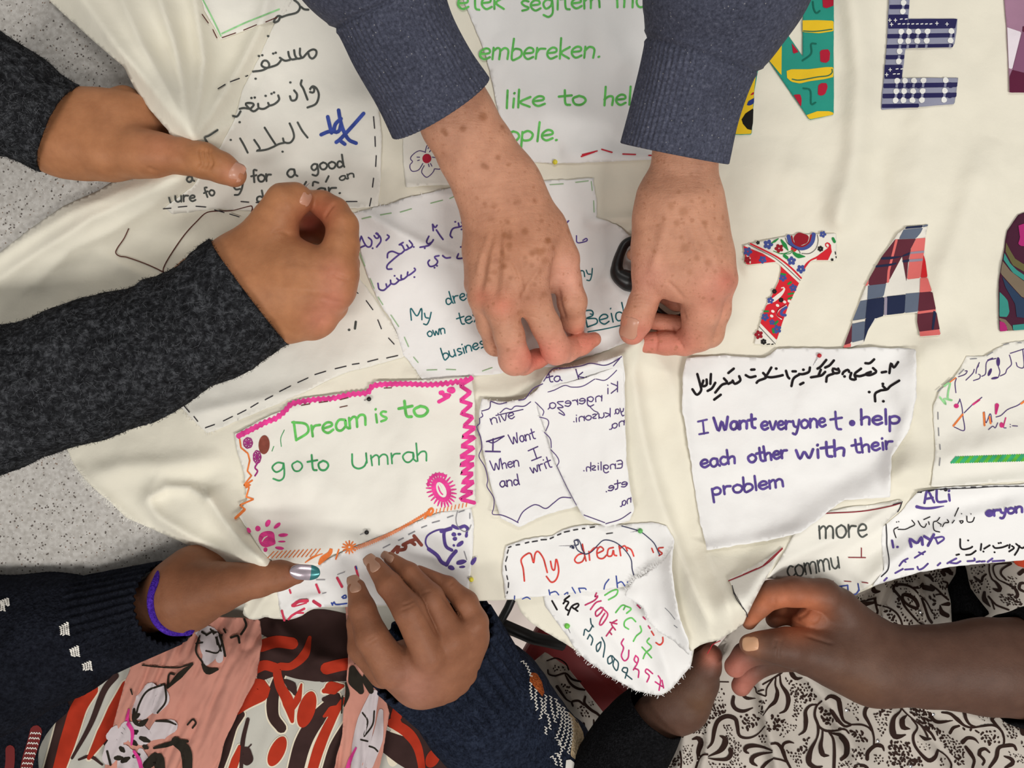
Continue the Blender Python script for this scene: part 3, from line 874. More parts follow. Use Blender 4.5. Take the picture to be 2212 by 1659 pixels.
# ---- C: freckled right hand
s = Skin(0.98)
s.palm([s.chain([(955, 180, 92, 78), (990, 260, 82, 79), (1030, 330, 74, 80), (1078, 410, 66, 84)], .68),
        s.chain([(1078, 410, 66, 84), (1116, 500, 66, 84)], .6),
        s.chain([(1090, 430, 62, 60), (1140, 540, 68, 46), (1150, 640, 66, 36)], .85),
        s.chain([(1080, 430, 62, 60), (1095, 540, 68, 44), (1084, 656, 68, 35)], .85),
        s.chain([(1068, 430, 60, 56), (1058, 540, 62, 42), (1044, 640, 60, 30)], .85),
        s.chain([(1062, 440, 56, 50), (1036, 540, 54, 32), (1028, 610, 50, 22)], .85),
        s.chain([(1120, 430, 58, 50), (1176, 490, 56, 42), (1208, 552, 52, 36)], .85), s.chain([(1140, 560, 52, 40), (1186, 600, 46, 32)], .9)], 10)
s.fingers([s.chain([(1186, 505, 54, 40), (1218, 562, 50, 31), (1226, 600, 46, 28), (1236, 652, 40, 31), (1238, 692, 28, 25), (1242, 714, 20, 20)]),
           s.chain([(1150, 645, 66, 36), (1180, 705, 58, 31), (1202, 755, 42, 32), (1222, 756, 34, 26), (1256, 744, 26, 22), (1283, 733, 22, 16)]),
           s.chain([(1082, 664, 66, 35), (1100, 725, 60, 32), (1112, 776, 44, 34), (1130, 784, 30, 25), (1160, 775, 22, 20), (1188, 765, 18, 17)]),
           s.chain([(1044, 645, 58, 30), (1058, 700, 48, 27), (1072, 742, 34, 26), (1090, 750, 22, 20)]),
           s.chain([(1030, 620, 48, 22), (1042, 670, 36, 20), (1060, 706, 24, 19)])], 6.5, 1.3)
# tendons and veins on the back of the hand
for L in ([(1100, 500, 92), (1120, 560, 94), (1144, 640, 92)], [(1090, 500, 94), (1092, 580, 96), (1084, 650, 94)], [(1076, 500, 90), (1060, 580, 86), (1046, 636, 84)], [(1060, 500, 84), (1040, 560, 76), (1030, 605, 68)]):
    s.tendon(L, 1.3, 2.8)
s.tendon([(1170, 575, 88), (1145, 610, 92), (1125, 645, 92)], 1.1, 1.8); s.tendon([(1098, 560, 96), (1116, 600, 94), (1128, 640, 92)], 1.0, 1.8)
for L in ([(1112, 520, 92), (1124, 600, 90), (1118, 650, 88)], [(1078, 520, 88), (1074, 600, 86), (1064, 650, 80)], [(1050, 520, 82), (1046, 590, 76), (1040, 630, 72)]):
    s.crease(L, 1.0, 3.0)
for i in range(7):
    y = 395 + i * 15; s.crease([(1012 + i * 2, y + 12, 88), (1080, y - 2, 96), (1160 + i * 5, y - 14, 84)], .22, .9)
s.tint((1085, 660, 96, 30), srgb(216, 120, 98), .6); s.tint((1150, 650, 92, 34), srgb(170, 106, 78), .5); s.tint((1040, 640, 80, 22), srgb(214, 128, 104), .6)
s.tint((1116, 785, 60, 46), srgb(228, 156, 136), .6); s.tint((1205, 765, 60, 46), srgb(228, 150, 132), .6); s.tint((1270, 740, 30, 40), srgb(222, 130, 112), .8)
s.tint((1160, 775, 30, 40), srgb(220, 120, 104), .8); s.tint((1100, 530, 96, 84), srgb(176, 118, 86), .7); s.tint((1230, 600, 60, 50), srgb(222, 160, 140), .6)
s.crease([(1206, 620), (1212, 660), (1222, 690)], 1.0, 1.6); s.crease([(1204, 668), (1210, 690)], .6, 1.0)
for L in ([(1128, 690), (1146, 684), (1164, 690)], [(1060, 690), (1078, 696), (1096, 692)], [(1186, 742), (1198, 734), (1214, 734)], [(1096, 758), (1112, 750), (1130, 756)], [(1244, 716), (1250, 736), (1256, 750)], [(1216, 640), (1238, 634), (1260, 640)], [(1218, 648), (1240, 642), (1262, 650)]): s.crease(L, .45, 1.1)
for q in range(44):
    a, b = rng.uniform(-70, 85), rng.uniform(0, 250)
    s.tint((1090 + a + b * .1, 400 + b, 84, rng.uniform(3.5, 9)), srgb(148, 94, 62), rng.uniform(.25, .5))
for x, y, r in ((1043, 252, 13), (1086, 275, 8), (1000, 278, 10), (1076, 340, 8), (1045, 358, 9), (1052, 362, 7), (1098, 356, 6), (958, 283, 9), (963, 290, 7), (1138, 720, 10), (1124, 676, 9), (1166, 545, 12), (1090, 508, 9), (1150, 548, 8), (1185, 520, 8), (1134, 500, 10), (1100, 530, 9)):
    s.tint((x, y, 100 if y < 400 else 92, r * .8), srgb(146, 90, 54), .6)
hC = s.build('hand', SWEAT, m_skin_fair, FAIR); hC['label'] = 'freckled veined hand pressing the cloth with curled fingers'

# ---- D: freckled left hand holding scissors and cloth
s = Skin(0.98)
s.palm([s.chain([(1485, 260, 84, 66), (1480, 340, 76, 66), (1476, 400, 70, 72), (1468, 470, 64, 84)], .66),
        s.chain([(1468, 470, 64, 84), (1478, 560, 62, 92)], .6),
        s.chain([(1450, 440, 62, 70), (1412, 540, 58, 42), (1402, 590, 56, 34)], .9),
        s.chain([(1478, 450, 64, 66), (1514, 545, 66, 50), (1530, 605, 64, 44)], .9),
        s.chain([(1490, 450, 60, 62), (1536, 550, 58, 38), (1558, 604, 56, 30)], .9),
        s.chain([(1490, 480, 50, 56), (1500, 580, 40, 50)], .9)], 11)
s.fingers([s.chain([(1408, 560, 56, 38), (1402, 612, 54, 30), (1389, 655, 52, 31), (1377, 690, 47, 33), (1366, 717, 42, 28)]),
           s.chain([(1526, 604, 62, 46), (1514, 670, 50, 41), (1508, 724, 34, 35), (1480, 740, 26, 27), (1440, 741, 21, 25), (1398, 740, 19, 23)]),
           s.chain([(1552, 610, 52, 34), (1545, 670, 42, 32), (1532, 720, 32, 30), (1500, 715, 20, 22), (1455, 702, 18, 20), (1416, 694, 18, 19)]),
           s.chain([(1540, 600, 40, 30), (1530, 650, 28, 26), (1500, 655, 18, 20), (1462, 652, 14, 19), (1428, 636, 14, 17)]),
           s.chain([(1480, 540, 24, 26), (1430, 560, 18, 19), (1390, 552, 17, 16), (1366, 550, 17, 13)])], 7, 1.3)
for z0 in (640, 648, 657, 665):
    s.crease([(1362, z0 - 2, 66), (1385, z0 - 6, 76), (1412, z0 + 3, 66)], .6, 1.1)
s.crease([(1420, 712, 48), (1419, 740, 52), (1416, 762, 44)], 1.0, 1.2); s.crease([(1455, 700, 46), (1463, 730, 52), (1478, 756, 44)], 1.3, 1.5)
s.crease([(1440, 606, 66), (1466, 632, 66), (1480, 650, 62)], 1.2, 1.8); s.crease([(1466, 650, 64), (1474, 672, 62), (1482, 690, 60)], 1.0, 1.4)
s.tendon([(1470, 440, 94), (1500, 520, 94), (1526, 590, 92)], 1.0, 3.0); s.tendon([(1440, 470, 90), (1424, 530, 86), (1406, 590, 80)], 1.2, 3.5); s.tendon([(1490, 440, 90), (1530, 520, 86), (1556, 590, 80)], .9, 3.0)
s.crease([(1452, 520, 88), (1478, 560, 88), (1500, 600, 88)], .8, 4.0)
s.tint((1366, 722, 56, 30), srgb(212, 134, 112), .7); s.tint((1400, 745, 40, 50), srgb(216, 122, 108), .7); s.tint((1470, 745, 50, 50), srgb(222, 132, 116), .6)
s.tint((1545, 640, 80, 60), srgb(222, 142, 124), .5); s.tint((1572, 606, 70, 26), srgb(212, 124, 106), .6); s.tint((1440, 660, 24, 44), srgb(176, 106, 84), .7)
s.tint((1400, 600, 80, 46), srgb(220, 150, 132), .5)
for x, y, r in ((1476, 458, 12), (1450, 445, 9), (1462, 482, 8), (1493, 377, 5), (1520, 481, 6), (1524, 489, 5), (1472, 513, 6), (1480, 535, 12), (1414, 544, 6), (1530, 567, 9), (1505, 558, 8), (1490, 588, 8), (1420, 487, 5), (1466, 415, 6), (1520, 435, 6), (1494, 434, 5), (1555, 515, 7), (1545, 586, 5)):
    s.tint((x, y, 96 if y < 480 else 92, r * .9), srgb(160, 106, 72), .5)
hD = s.build('hand', SWEAT, m_skin_fair, FAIR); hD['label'] = 'freckled hand with thumb on the cloth fold, holding scissors'
nail_on(hD, 1360, 709, 108, 24, 21, m_nail, proud=.7)

# ---- E: lower left brown hand with long varnished nail
s = Skin(0.98)
s.palm([s.chain([(250, 1332, 16, 50), (330, 1306, 18, 54), (400, 1286, 28, 72)], .8),
        s.chain([(400, 1285, 30, 74), (470, 1272, 36, 52)], .9),
        s.chain([(388, 1268, 22, 52), (420, 1230, 18, 46), (460, 1220, 14, 30)], .9)], 12)
s.fingers([s.chain([(440, 1275, 36, 56), (505, 1262, 44, 44), (560, 1251, 48, 37), (605, 1243, 48, 31), (640, 1240, 46, 22)]),
           s.chain([(430, 1215, 12, 32), (480, 1230, 6, 26), (530, 1250, 2, 22)]),
           s.chain([(420, 1240, 8, 32), (480, 1260, 2, 26), (530, 1275, -2, 22)])], 9)
s.tint((560, 1260, 60, 60), srgb(158, 106, 78), .5); s.tint((430, 1260, 50, 40), srgb(112, 72, 52), .4); s.tint((640, 1245, 50, 22), srgb(170, 112, 88), .6)
s.crease([(590, 1225, 58), (594, 1245, 60), (590, 1262, 56)], .5, 1.2); s.crease([(585, 1228, 58), (588, 1246, 60)], .4, 1.0)
hE = s.build('hand', NAVY, m_skin_brown, srgb(132, 86, 60)); hE['label'] = 'brown hand with a long silver and teal thumbnail'
nail(hE, at(658, 1237, 56.6) * 1000, (1, -.10, -.16), 0, (0.1, .10, 1), 11.5, 6.0, m_nail_silver, 'silver thumbnail with a teal tip', 0.6, m_nail_teal, .36)

# ---- F: lower middle brown hand, four fingers over the cloth edge
s = Skin(0.98)
s.crease([(888, 1428), (862, 1382), (838, 1330), (822, 1290)], 1.0, 2.4); s.crease([(948, 1376), (922, 1330), (896, 1288)], .9, 2.0); s.crease([(1000, 1340), (975, 1310), (952, 1282)], .8, 1.8)
s.palm([s.chain([(1060, 1560, -84, 80), (985, 1480, -30, 78), (930, 1430, 26, 62)], .95),
        s.chain([(930, 1450, 22, 62), (855, 1440, 42, 42)], 1.0),
        s.chain([(900, 1470, 20, 44), (925, 1415, 44, 38)], 1.0),
        s.chain([(960, 1450, 20, 46), (975, 1380, 42, 36)], 1.0),
        s.chain([(990, 1430, 18, 44), (1028, 1345, 34, 26)], 1.0),
        s.chain([(860, 1440, 24, 46), (905, 1468, 22, 46), (960, 1440, 20, 48), (1010, 1375, 22, 42)], 1.0)], 12)
s.fingers([s.chain([(848, 1445, 44, 42), (803, 1376, 48, 35), (782, 1316, 42, 29), (770, 1270, 32, 20)], None, 3),
           s.chain([(926, 1412, 50, 37), (883, 1318, 56, 34), (841, 1264, 48, 27), (810, 1222, 37, 19)], None, 3),
           s.chain([(974, 1372, 40, 33), (930, 1290, 42, 28), (884, 1237, 35, 21), (842, 1206, 27, 14)], None, 3),
           s.chain([(1026, 1342, 30, 27), (1006, 1302, 31, 26), (968, 1265, 25, 19), (905, 1234, 21, 13)], None, 3),
           s.chain([(830, 1450, 14, 36), (782, 1400, 6, 30), (776, 1345, 2, 26), (778, 1300, 0, 22)], None, 3)], 4.5, .8)
for L in ([(868, 1308, 66), (888, 1300, 72), (896, 1294, 68)], [(865, 1320, 66), (884, 1312, 72), (898, 1304, 68)], [(793, 1384, 66), (808, 1374, 72)], [(795, 1392, 66), (815, 1380, 72)], [(908, 1284, 60), (930, 1276, 62)], [(970, 1265, 40), (980, 1256, 42)]):
    s.crease(L, .6, 1.1)
s.tint((800, 1350, 70, 40), srgb(110, 72, 52), .5); s.tint((870, 1290, 70, 30), srgb(112, 74, 54), .5); s.tint((920, 1270, 60, 34), srgb(112, 74, 54), .5)
s.tint((820, 1400, 80, 34), srgb(160, 108, 80), .5); s.tint((895, 1490, 50, 50), srgb(172, 122, 106), .6); s.tint((830, 1300, 30, 30), srgb(110, 60, 44), .5)
hF = s.build('hand', NAVY, m_skin_brown, BROWN); hF['label'] = 'brown hand with four fingers folded over the banner edge'
for x, y, an, lu, lv in ((765, 1261, -106, 19, 15), (803, 1216, -126, 20, 15), (837, 1203, -148, 15, 10)): nail_on(hF, x, y, an, lu, lv, m_nail_br, proud=.8)

# ---- G: lower right dark hand, palm up, pinching the corner
s = Skin(0.98)
s.palm([s.chain([(2290, 1445, 0, 112), (2130, 1440, 4, 100), (2000, 1440, 8, 84), (1900, 1436, 10, 80)], .78),
        s.chain([(1900, 1436, 10, 80), (1830, 1400, 8, 84), (1790, 1350, 6, 66)], .7),
        s.chain([(1870, 1440, 14, 66), (1790, 1415, 20, 58), (1745, 1410, 22, 46)], .9),
        s.chain([(1850, 1380, 12, 62), (1815, 1310, 18, 36)], .9)], 12)
s.fingers([s.chain([(1820, 1320, 18, 36), (1780, 1285, 24, 33), (1716, 1278, 28, 31), (1668, 1284, 26, 29), (1640, 1310, 24, 22), (1618, 1345, 22, 15)], None, 4),
           s.chain([(1770, 1330, 4, 34), (1710, 1320, -2, 28), (1680, 1328, 2, 22), (1672, 1338, 8, 18)], None, 4),
           s.chain([(1790, 1345, 10, 32), (1754, 1330, 20, 24), (1728, 1342, 16, 18)], None, 4),
           s.chain([(1760, 1405, 20, 52), (1700, 1398, 30, 40), (1668, 1396, 34, 33), (1640, 1394, 32, 26), (1618, 1392, 28, 21)], None, 5),
           s.chain([(1740, 1400, -2, 40), (1660, 1400, -10, 32), (1610, 1415, -14, 25), (1588, 1440, -16, 23)], None, 4),
           s.chain([(1750, 1410, -12, 40), (1670, 1418, -24, 32), (1620, 1450, -28, 24), (1601, 1482, -30, 21)], None, 4)], 7, 1.0)
PALM = srgb(186, 112, 78)
for q in ((1745, 1315, 40, 44), (1690, 1300, 46, 36), (1720, 1340, 30, 40), (1625, 1335, 30, 28), (1650, 1300, 40, 24)): s.tint(q, PALM, .85)
for q in ((1585, 1440, 0, 34), (1600, 1480, -14, 34)): s.tint(q, srgb(186, 116, 100), .95)
s.tint((1622, 1395, 40, 26), srgb(176, 120, 90), .6); s.tint((1860, 1480, 30, 70), srgb(112, 80, 60), .5)
for L in ([(1672, 1290, 46), (1674, 1305, 46), (1668, 1318, 40)], [(1720, 1336, 34), (1735, 1330, 38), (1748, 1318, 40)], [(1750, 1352, 34), (1768, 1348, 36), (1778, 1330, 36)], [(1690, 1378, 48), (1684, 1400, 54), (1682, 1425, 46)], [(1678, 1380, 46), (1673, 1400, 54)], [(1740, 1372, 36), (1790, 1388, 30), (1800, 1390, 30)]):
    s.crease(L, 1.0, 1.5)
hG = s.build('hand', CREAM, m_skin_dark, DARK); hG['label'] = 'dark brown hand and forearm, palm up, pinching the corner'
nail_on(hG, 1621, 1391, 178, 18, 16, m_nail_pale, proud=1.0)

# ---- H: the same person's other hand, half hidden behind the hanging corner
s = Skin(0.98)
s.palm([s.chain([(1340, 1650, -76, 46), (1420, 1552, -66, 50), (1470, 1516, -62, 56)], .85),
        s.chain([(1470, 1520, -62, 58), (1500, 1470, -58, 52)], .9)], 10)
s.fingers([s.chain([(1500, 1480, -52, 44), (1525, 1440, -44, 32), (1536, 1416, -40, 24)], None, 4),
           s.chain([(1490, 1470, -70, 36), (1500, 1400, -74, 28), (1530, 1370, -74, 22)], None, 4),
           s.chain([(1480, 1460, -80, 36), (1470, 1380, -84, 28), (1500, 1350, -84, 22)], None, 4)], 8)
s.tint((1538, 1412, -30, 26), srgb(196, 122, 102), 1.0); s.tint((1510, 1520, -30, 36), srgb(104, 74, 50), .5)
hH = s.build('hand', CREAM, m_skin_dark, DARK); hH['label'] = 'other dark hand, fingertip showing behind the corner'

# ------------------------------------------------------------------ clothes
def Z(x0, y0, s):
    """coordinates read off an enlarged crop -> photo coordinates"""
    return lambda *p: [(x0 + a / s, y0 + b / s) for a, b in p]

def sleeve(name, st, parent, mat, disp=None, n_around=120, n_along=90, lip=16.0, thick=2.2, smooth=True):
    """st: (px, py, height, half width px, half depth mm) from the body end to the cuff"""
    S = catmull([np.array(s, float) for s in st], 24); S = resample(S, max(1.0, np.linalg.norm(S[-1, :2] - S[0, :2]) / n_along * 1.05))
    P = at(S[:, 0], S[:, 1], S[:, 2]) * 1000
    rx = S[:, 3] * (CAMH - S[:, 2]) / FPX; rz = S[:, 4]
    m = len(P)
    T = np.gradient(P, axis=0); T /= np.linalg.norm(T, axis=1, keepdims=True)
    A = np.cross(T, [0, 0, 1.0]); A /= np.linalg.norm(A, axis=1, keepdims=True); B = np.cross(A, T)
    a = np.linspace(0, 2 * math.pi, n_around, endpoint=False)
    s = np.r_[0, np.cumsum(np.linalg.norm(P[1:] - P[:-1], axis=1))]; left = s[-1] - s      # mm back from the cuff end
    AA, LL = np.meshgrid(a, left)
    d = disp(LL, AA) if disp else np.zeros_like(AA)
    ca, sa = np.cos(AA), np.sin(AA)
    V = P[:, None] + A[:, None] * ((rx[:, None] + d) * ca)[..., None] + B[:, None] * ((rz[:, None] + d) * sa)[..., None]
    rings = [V]
    for dist, inset in ((-.6, .25 * thick), (-.4, .9 * thick), (2.0, thick), (lip, thick * 1.2)):    # rolled edge, then the inside of the cuff
        c = P[-1] - T[-1] * dist
        rr = np.stack([c + A[-1] * (rx[-1] + d[-1, k] - inset) * ca[0, k] + B[-1] * (rz[-1] + d[-1, k] - inset) * sa[0, k] for k in range(n_around)])
        rings.append(rr[None])
    V = np.vstack(rings); m2 = len(V)
    idx = np.arange(m2 * n_around).reshape(m2, n_around); nx = np.roll(idx, -1, 1)
    F = np.stack([idx[:-1], idx[1:], nx[1:], nx[:-1]], -1).reshape(-1, 4)
    o = mesh_np(name, V.reshape(-1, 3) / 1000, F, parent, mat, smooth)
    uv = o.data.uv_layers.new(name='UVMap')
    U = np.stack([np.r_[s, np.full(4, s[-1])][:, None] + 0 * np.zeros((m2, n_around)), np.tile(a * 30, (m2, 1))], -1).reshape(-1, 2) / 100
    ii = np.empty(len(o.data.loops), np.int32); o.data.loops.foreach_get('vertex_index', ii)
    uv.data.foreach_set('uv', U[ii].astype(np.float32).ravel())
    return o, V[:m], m

def fibres(name, V, F, N, n, length, parent, mat, width=0.16, lift=0.45, seed=1):
    """n loose wool hairs standing off a surface (mm)"""
    r = np.random.default_rng(seed)
    tri = F[r.integers(0, len(F), n)]
    w = r.dirichlet((1, 1, 1, 1), n)
    P = (V[tri] * w[..., None]).sum(1); n_ = (N[tri] * w[..., None]).sum(1); n_ /= np.linalg.norm(n_, axis=1, keepdims=True) + 1e-9
    d = r.normal(size=(n, 3)); d -= n_ * (d * n_).sum(1, keepdims=True); d /= np.linalg.norm(d, axis=1, keepdims=True)
    L = length * r.uniform(.4, 1.3, n)[:, None]; up = lift * r.uniform(.2, 1.2, n)[:, None]
    side = np.cross(d, n_)
    bend = r.normal(size=(n, 1)) * .35
    p0 = P - d * L * .5 + n_ * .05; p1 = P + n_ * up * L * .45 + side * bend * L * .3; p2 = P + d * L * .5 + side * bend * L + n_ * up * L * .35
    wv = side * width * .5
    V2 = np.stack([p0 - wv, p0 + wv, p1 - wv, p1 + wv, p2 - wv * .3, p2 + wv * .3], 1).reshape(-1, 3)
    b = np.arange(n)[:, None] * 6
    F2 = np.stack([b + np.array([0, 1, 3, 2]), b + np.array([2, 3, 5, 4])], 1).reshape(-1, 4)
    o = mesh_np(name, V2 / 1000, F2, parent, mat)
    o['kind'] = 'stuff'
    return o

def mesh_arrays(o):
    me = o.data; V = np.empty(len(me.vertices) * 3, np.float32); me.vertices.foreach_get('co', V); V = V.reshape(-1, 3) * 1000
    F = np.empty(len(me.loops), np.int32); me.loops.foreach_get('vertex_index', F); F = F.reshape(-1, 4)
    return V.astype(float), F, normals(V.astype(float), F)

def mat_wool(name, base, dark, light, sc=1.0):
    nt = NT(name, 0.95, 0.05)
    tc = nt.n('ShaderNodeTexCoord')
    vo = nt.n('ShaderNodeTexVoronoi', i_Scale=360.0 * sc); nt.l(tc, 'Object', vo, 'Vector')
    n1 = nt.n('ShaderNodeTexNoise', i_Scale=210.0 * sc, i_Detail=4.0, i_Roughness=.7); nt.l(tc, 'Object', n1, 'Vector')
    n2 = nt.n('ShaderNodeTexNoise', i_Scale=38.0 * sc, i_Detail=3.0); nt.l(tc, 'Object', n2, 'Vector')
    r = nt.ramp([(0.32, dark), (0.5, base), (0.72, light)]); nt.l(n1, 'Fac', r, 'Fac')
    r2 = nt.ramp([(0.3, (.75, .75, .75)), (0.7, (1.15, 1.15, 1.15))]); nt.l(n2, 'Fac', r2, 'Fac')
    nt.color(nt.mix(1.0, (r, 0), (r2, 0), 'MULTIPLY'))
    nt.bump(nt.math('ADD', (vo, 'Distance'), nt.math('MULTIPLY', (n1, 0), 1.5)), 0.0016, 0.8)
    return nt.m
m_wool = mat_wool('charcoal_wool', srgb(44, 45, 48), srgb(22, 22, 24), srgb(84, 86, 90))
m_hair = mat_plain('loose_grey_wool', srgb(104, 106, 110), 0.9, 0.05)
m_hair2 = mat_plain('loose_dark_wool', srgb(26, 27, 29), 0.9, 0.05)

def nz(seed, amp, fa, fl):
    """folds on a tube: noise over (mm along, angle)"""
    return lambda L, A: amp * (vnoise(L, np.cos(A) * 40, fl, seed) * .6 + vnoise(L + 30 * np.sin(A * fa), np.sin(A) * 50, fl * .6, seed + 3) * .4)

# wool jumper of the person at the table end
fold = nz(5, 2.4, 2, 34); knit = lambda L, A: 0.55 * vnoise(L * 3, A * 60, 7, 11)
slA, _, _ = sleeve('sleeve', [(-130, 150, 66, 125, 36), (-60, 185, 62, 128, 38), (30, 225, 55, 122, 37), (88, 256, 49, 106, 34), (128, 276, 45, 102, 33)], WOOLY, m_wool,
                   lambda L, A: fold(L, A) + knit(L, A), 150, 110, 20, 3)
slB, _, _ = sleeve('sleeve', [(-150, 900, 70, 172, 48), (-60, 872, 68, 166, 47), (80, 838, 64, 152, 45), (220, 790, 62, 148, 43), (330, 755, 60, 136, 40), (430, 705, 58, 128, 39), (500, 662, 56, 134, 38), (540, 635, 54, 136, 37)], WOOLY, m_wool,
                   lambda L, A: fold(L + 70, A) * 1.5 + knit(L, A) + 4.0 * np.exp(-((L - 62) / 10) ** 2) * np.clip(np.cos(A - math.pi), 0, 1), 190, 190, 22, 3)
for o, n, sd in ((slA, 5200, 3), (slB, 11500, 4)):
    V_, F_, N_ = mesh_arrays(o)
    fibres('wool_fibres', V_, F_, N_, n // 3, 4.5, o, m_hair, .14, .5, sd)
    fibres('wool_fibres', V_, F_, N_, n, 4.0, o, m_hair2, .26, .9, sd + 10)

# slate sweatshirt
def mat_sweat(name):
    nt = NT(name, 0.92, 0.08)
    tc = nt.n('ShaderNodeTexCoord')
    n1 = nt.n('ShaderNodeTexNoise', i_Scale=480.0, i_Detail=3.0, i_Roughness=.7); nt.l(tc, 'Object', n1, 'Vector')
    n2 = nt.n('ShaderNodeTexNoise', i_Scale=26.0, i_Detail=3.0); nt.l(tc, 'Object', n2, 'Vector')
    r = nt.ramp([(0.3, srgb(54, 56, 68)), (0.55, srgb(75, 78, 94)), (0.8, srgb(102, 104, 118))]); nt.l(n1, 'Fac', r, 'Fac')
    r2 = nt.ramp([(0.3, (.86, .86, .86)), (0.7, (1.1, 1.1, 1.1))]); nt.l(n2, 'Fac', r2, 'Fac')
    vo = nt.n('ShaderNodeTexVoronoi', i_Scale=230.0); nt.l(tc, 'Object', vo, 'Vector')
    fl = nt.math('LESS_THAN', (vo, 'Distance'), 0.085)
    cur = nt.mix(1.0, (r, 0), (r2, 0), 'MULTIPLY')
    nt.color(nt.mix(nt.math('MULTIPLY', fl, .7), cur, srgb(160, 158, 156)))
    nt.bump((n1, 0), 0.0006, 0.6)
    nt.b.inputs['Sheen Weight'].default_value = 0.05
    return nt.m
m_sweat = mat_sweat('slate_sweatshirt')
def cuffdisp(clen, ribs, seed, bulge):
    f = nz(seed, 2.0, 2, 40)
    def g(L, A):
        on = 1 / (1 + np.exp((L - clen) / 1.0))
        rib = 0.38 * np.sign(np.sin(A * ribs)) * np.abs(np.sin(A * ribs)) ** .7 * on
        seam = -1.0 * np.exp(-((L - clen) / 1.1) ** 2) + 0.7 * np.exp(-((L - clen - 3.0) / 1.0) ** 2) + .4 * np.exp(-((L - clen + 2.6) / 1.0) ** 2)
        body = (1 - on) * (bulge * (1 - np.exp(-(L - clen).clip(0) / 14)) + f(L, A) * np.clip((L - clen) / 12, 0, 1))
        return rib + seam + body
    return g
slC, _, _ = sleeve('sleeve', [(745, -190, 152, 150, 44), (800, -80, 140, 146, 43), (842, 20, 128, 124, 42), (872, 92, 120, 118, 40), (914, 168, 108, 116, 38), (951, 232, 97, 122, 36)], SWEAT, m_sweat, cuffdisp(72, 62, 21, 8), 372, 130, 22, 2.4)
slD, _, _ = sleeve('sleeve', [(1600, -160, 150, 168, 46), (1568, -40, 138, 158, 45), (1536, 60, 124, 140, 42), (1508, 140, 114, 122, 39), (1480, 235, 100, 116, 36), (1457, 330, 90, 118, 34)], SWEAT, m_sweat, cuffdisp(66, 62, 27, 7), 372, 130, 22, 2.4)

# navy star-knit jumper
m_navy = mat_wool('navy_rib_knit', srgb(25, 27, 35), srgb(15, 16, 22), srgb(36, 39, 48), 1.4)
m_navy2 = mat_wool('lighter_navy_knit', srgb(33, 39, 54), srgb(19, 22, 32), srgb(48, 55, 71), 1.4)  # lighter navy for the second sleeve of the same jumper
def ribdisp(ribs, amp, seed, clen, bulge):
    f = nz(seed, 2.2, 2, 36)
    def g(L, A):
        on = 1 / (1 + np.exp((L - clen) / 2.0))
        return amp * np.sin(A * ribs) * on + (1 - on) * (f(L, A) + bulge * (1 - np.exp(-(L - clen).clip(0) / 16)) + .25 * np.sin(L * 2.2))
    return g
slE, _, _ = sleeve('sleeve', [(-120, 1440, 2, 165, 44), (-20, 1412, 6, 158, 44), (80, 1385, 4, 130, 42), (160, 1366, 4, 118, 40), (250, 1338, 8, 104, 38), (364, 1303, 27, 90, 35)], NAVY, m_navy, ribdisp(36, 1.1, 31, 74, 7), 288, 120, 18, 2.4)
slF, _, _ = sleeve('sleeve', [(1262, 1770, -150, 108, 46), (1186, 1682, -124, 108, 48), (1106, 1592, -92, 112, 49), (1026, 1500, -54, 126, 50), (934, 1394, -8, 148, 50)], NAVY, m_navy2, ribdisp(32, 1.7, 37, 66, 8), 288, 120, 20, 3.0)
slE['label'] = 'dark navy ribbed cuff with white star stitches'; slF['label'] = 'lighter navy ribbed cuff with patterned forearm'

# black sleeves of the person in the cream dress
m_blackknit = mat_wool('black_jersey', srgb(20, 20, 22), srgb(10, 10, 11), srgb(34, 34, 37), 2.0)
sleeve('sleeve', [(1290, 1730, -78, 88, 36), (1336, 1650, -74, 90, 36), (1378, 1588, -68, 84, 35), (1416, 1540, -63, 68, 33)], CREAM, m_blackknit, nz(41, 2.0, 2, 26), 96, 60, 14, 2)
sleeve('sleeve', [(2420, 1450, -6, 150, 50), (2300, 1446, -4, 140, 48), (2215, 1444, -2, 124, 44), (2186, 1443, 0, 116, 42)], CREAM, m_blackknit, nz(43, 2.4, 2, 26), 96, 50, 14, 2)

# ---------------- lap of the person in the red swirl dress
def lapE_h(x, y):
    x = np.asarray(x, float); y = np.asarray(y, float)
    h = -150 + 16 * np.exp(-((x - 420) / 420) ** 2) - 0.05 * (y - 1500) + 5 * vnoise(x + y * .5, y, 120, 31) + 2.0 * vnoise(x + .4 * y, y * .35, 34, 33)
    h = h + 7 * np.exp(-(seg_dist(x, y, [(600, 1350), (680, 1420), (760, 1440)])[0] / 16) ** 2) + 6 * np.exp(-(seg_dist(x, y, [(570, 1400), (650, 1430), (720, 1480)])[0] / 18) ** 2)
    return h - 30 * np.exp(-((y - 1320) / 70) ** 2)
LAPE = [(-90, 1500), (120, 1420), (330, 1390), (420, 1330), (560, 1290), (700, 1280), (900, 1290), (980, 1360), (1000, 1460), (1030, 1560), (1080, 1640), (1130, 1730), (-90, 1730)]
m_dressE = mat_cloth('pale_grey_viscose', srgb(190, 188, 178), 0.8, 1800, .03)
lapE = sheet('dress', closed(LAPE, True, 9), lapE_h, 0, m_dressE, NAVY, 8, .6)
lapE['label'] = 'dress printed with red and brown swirls'
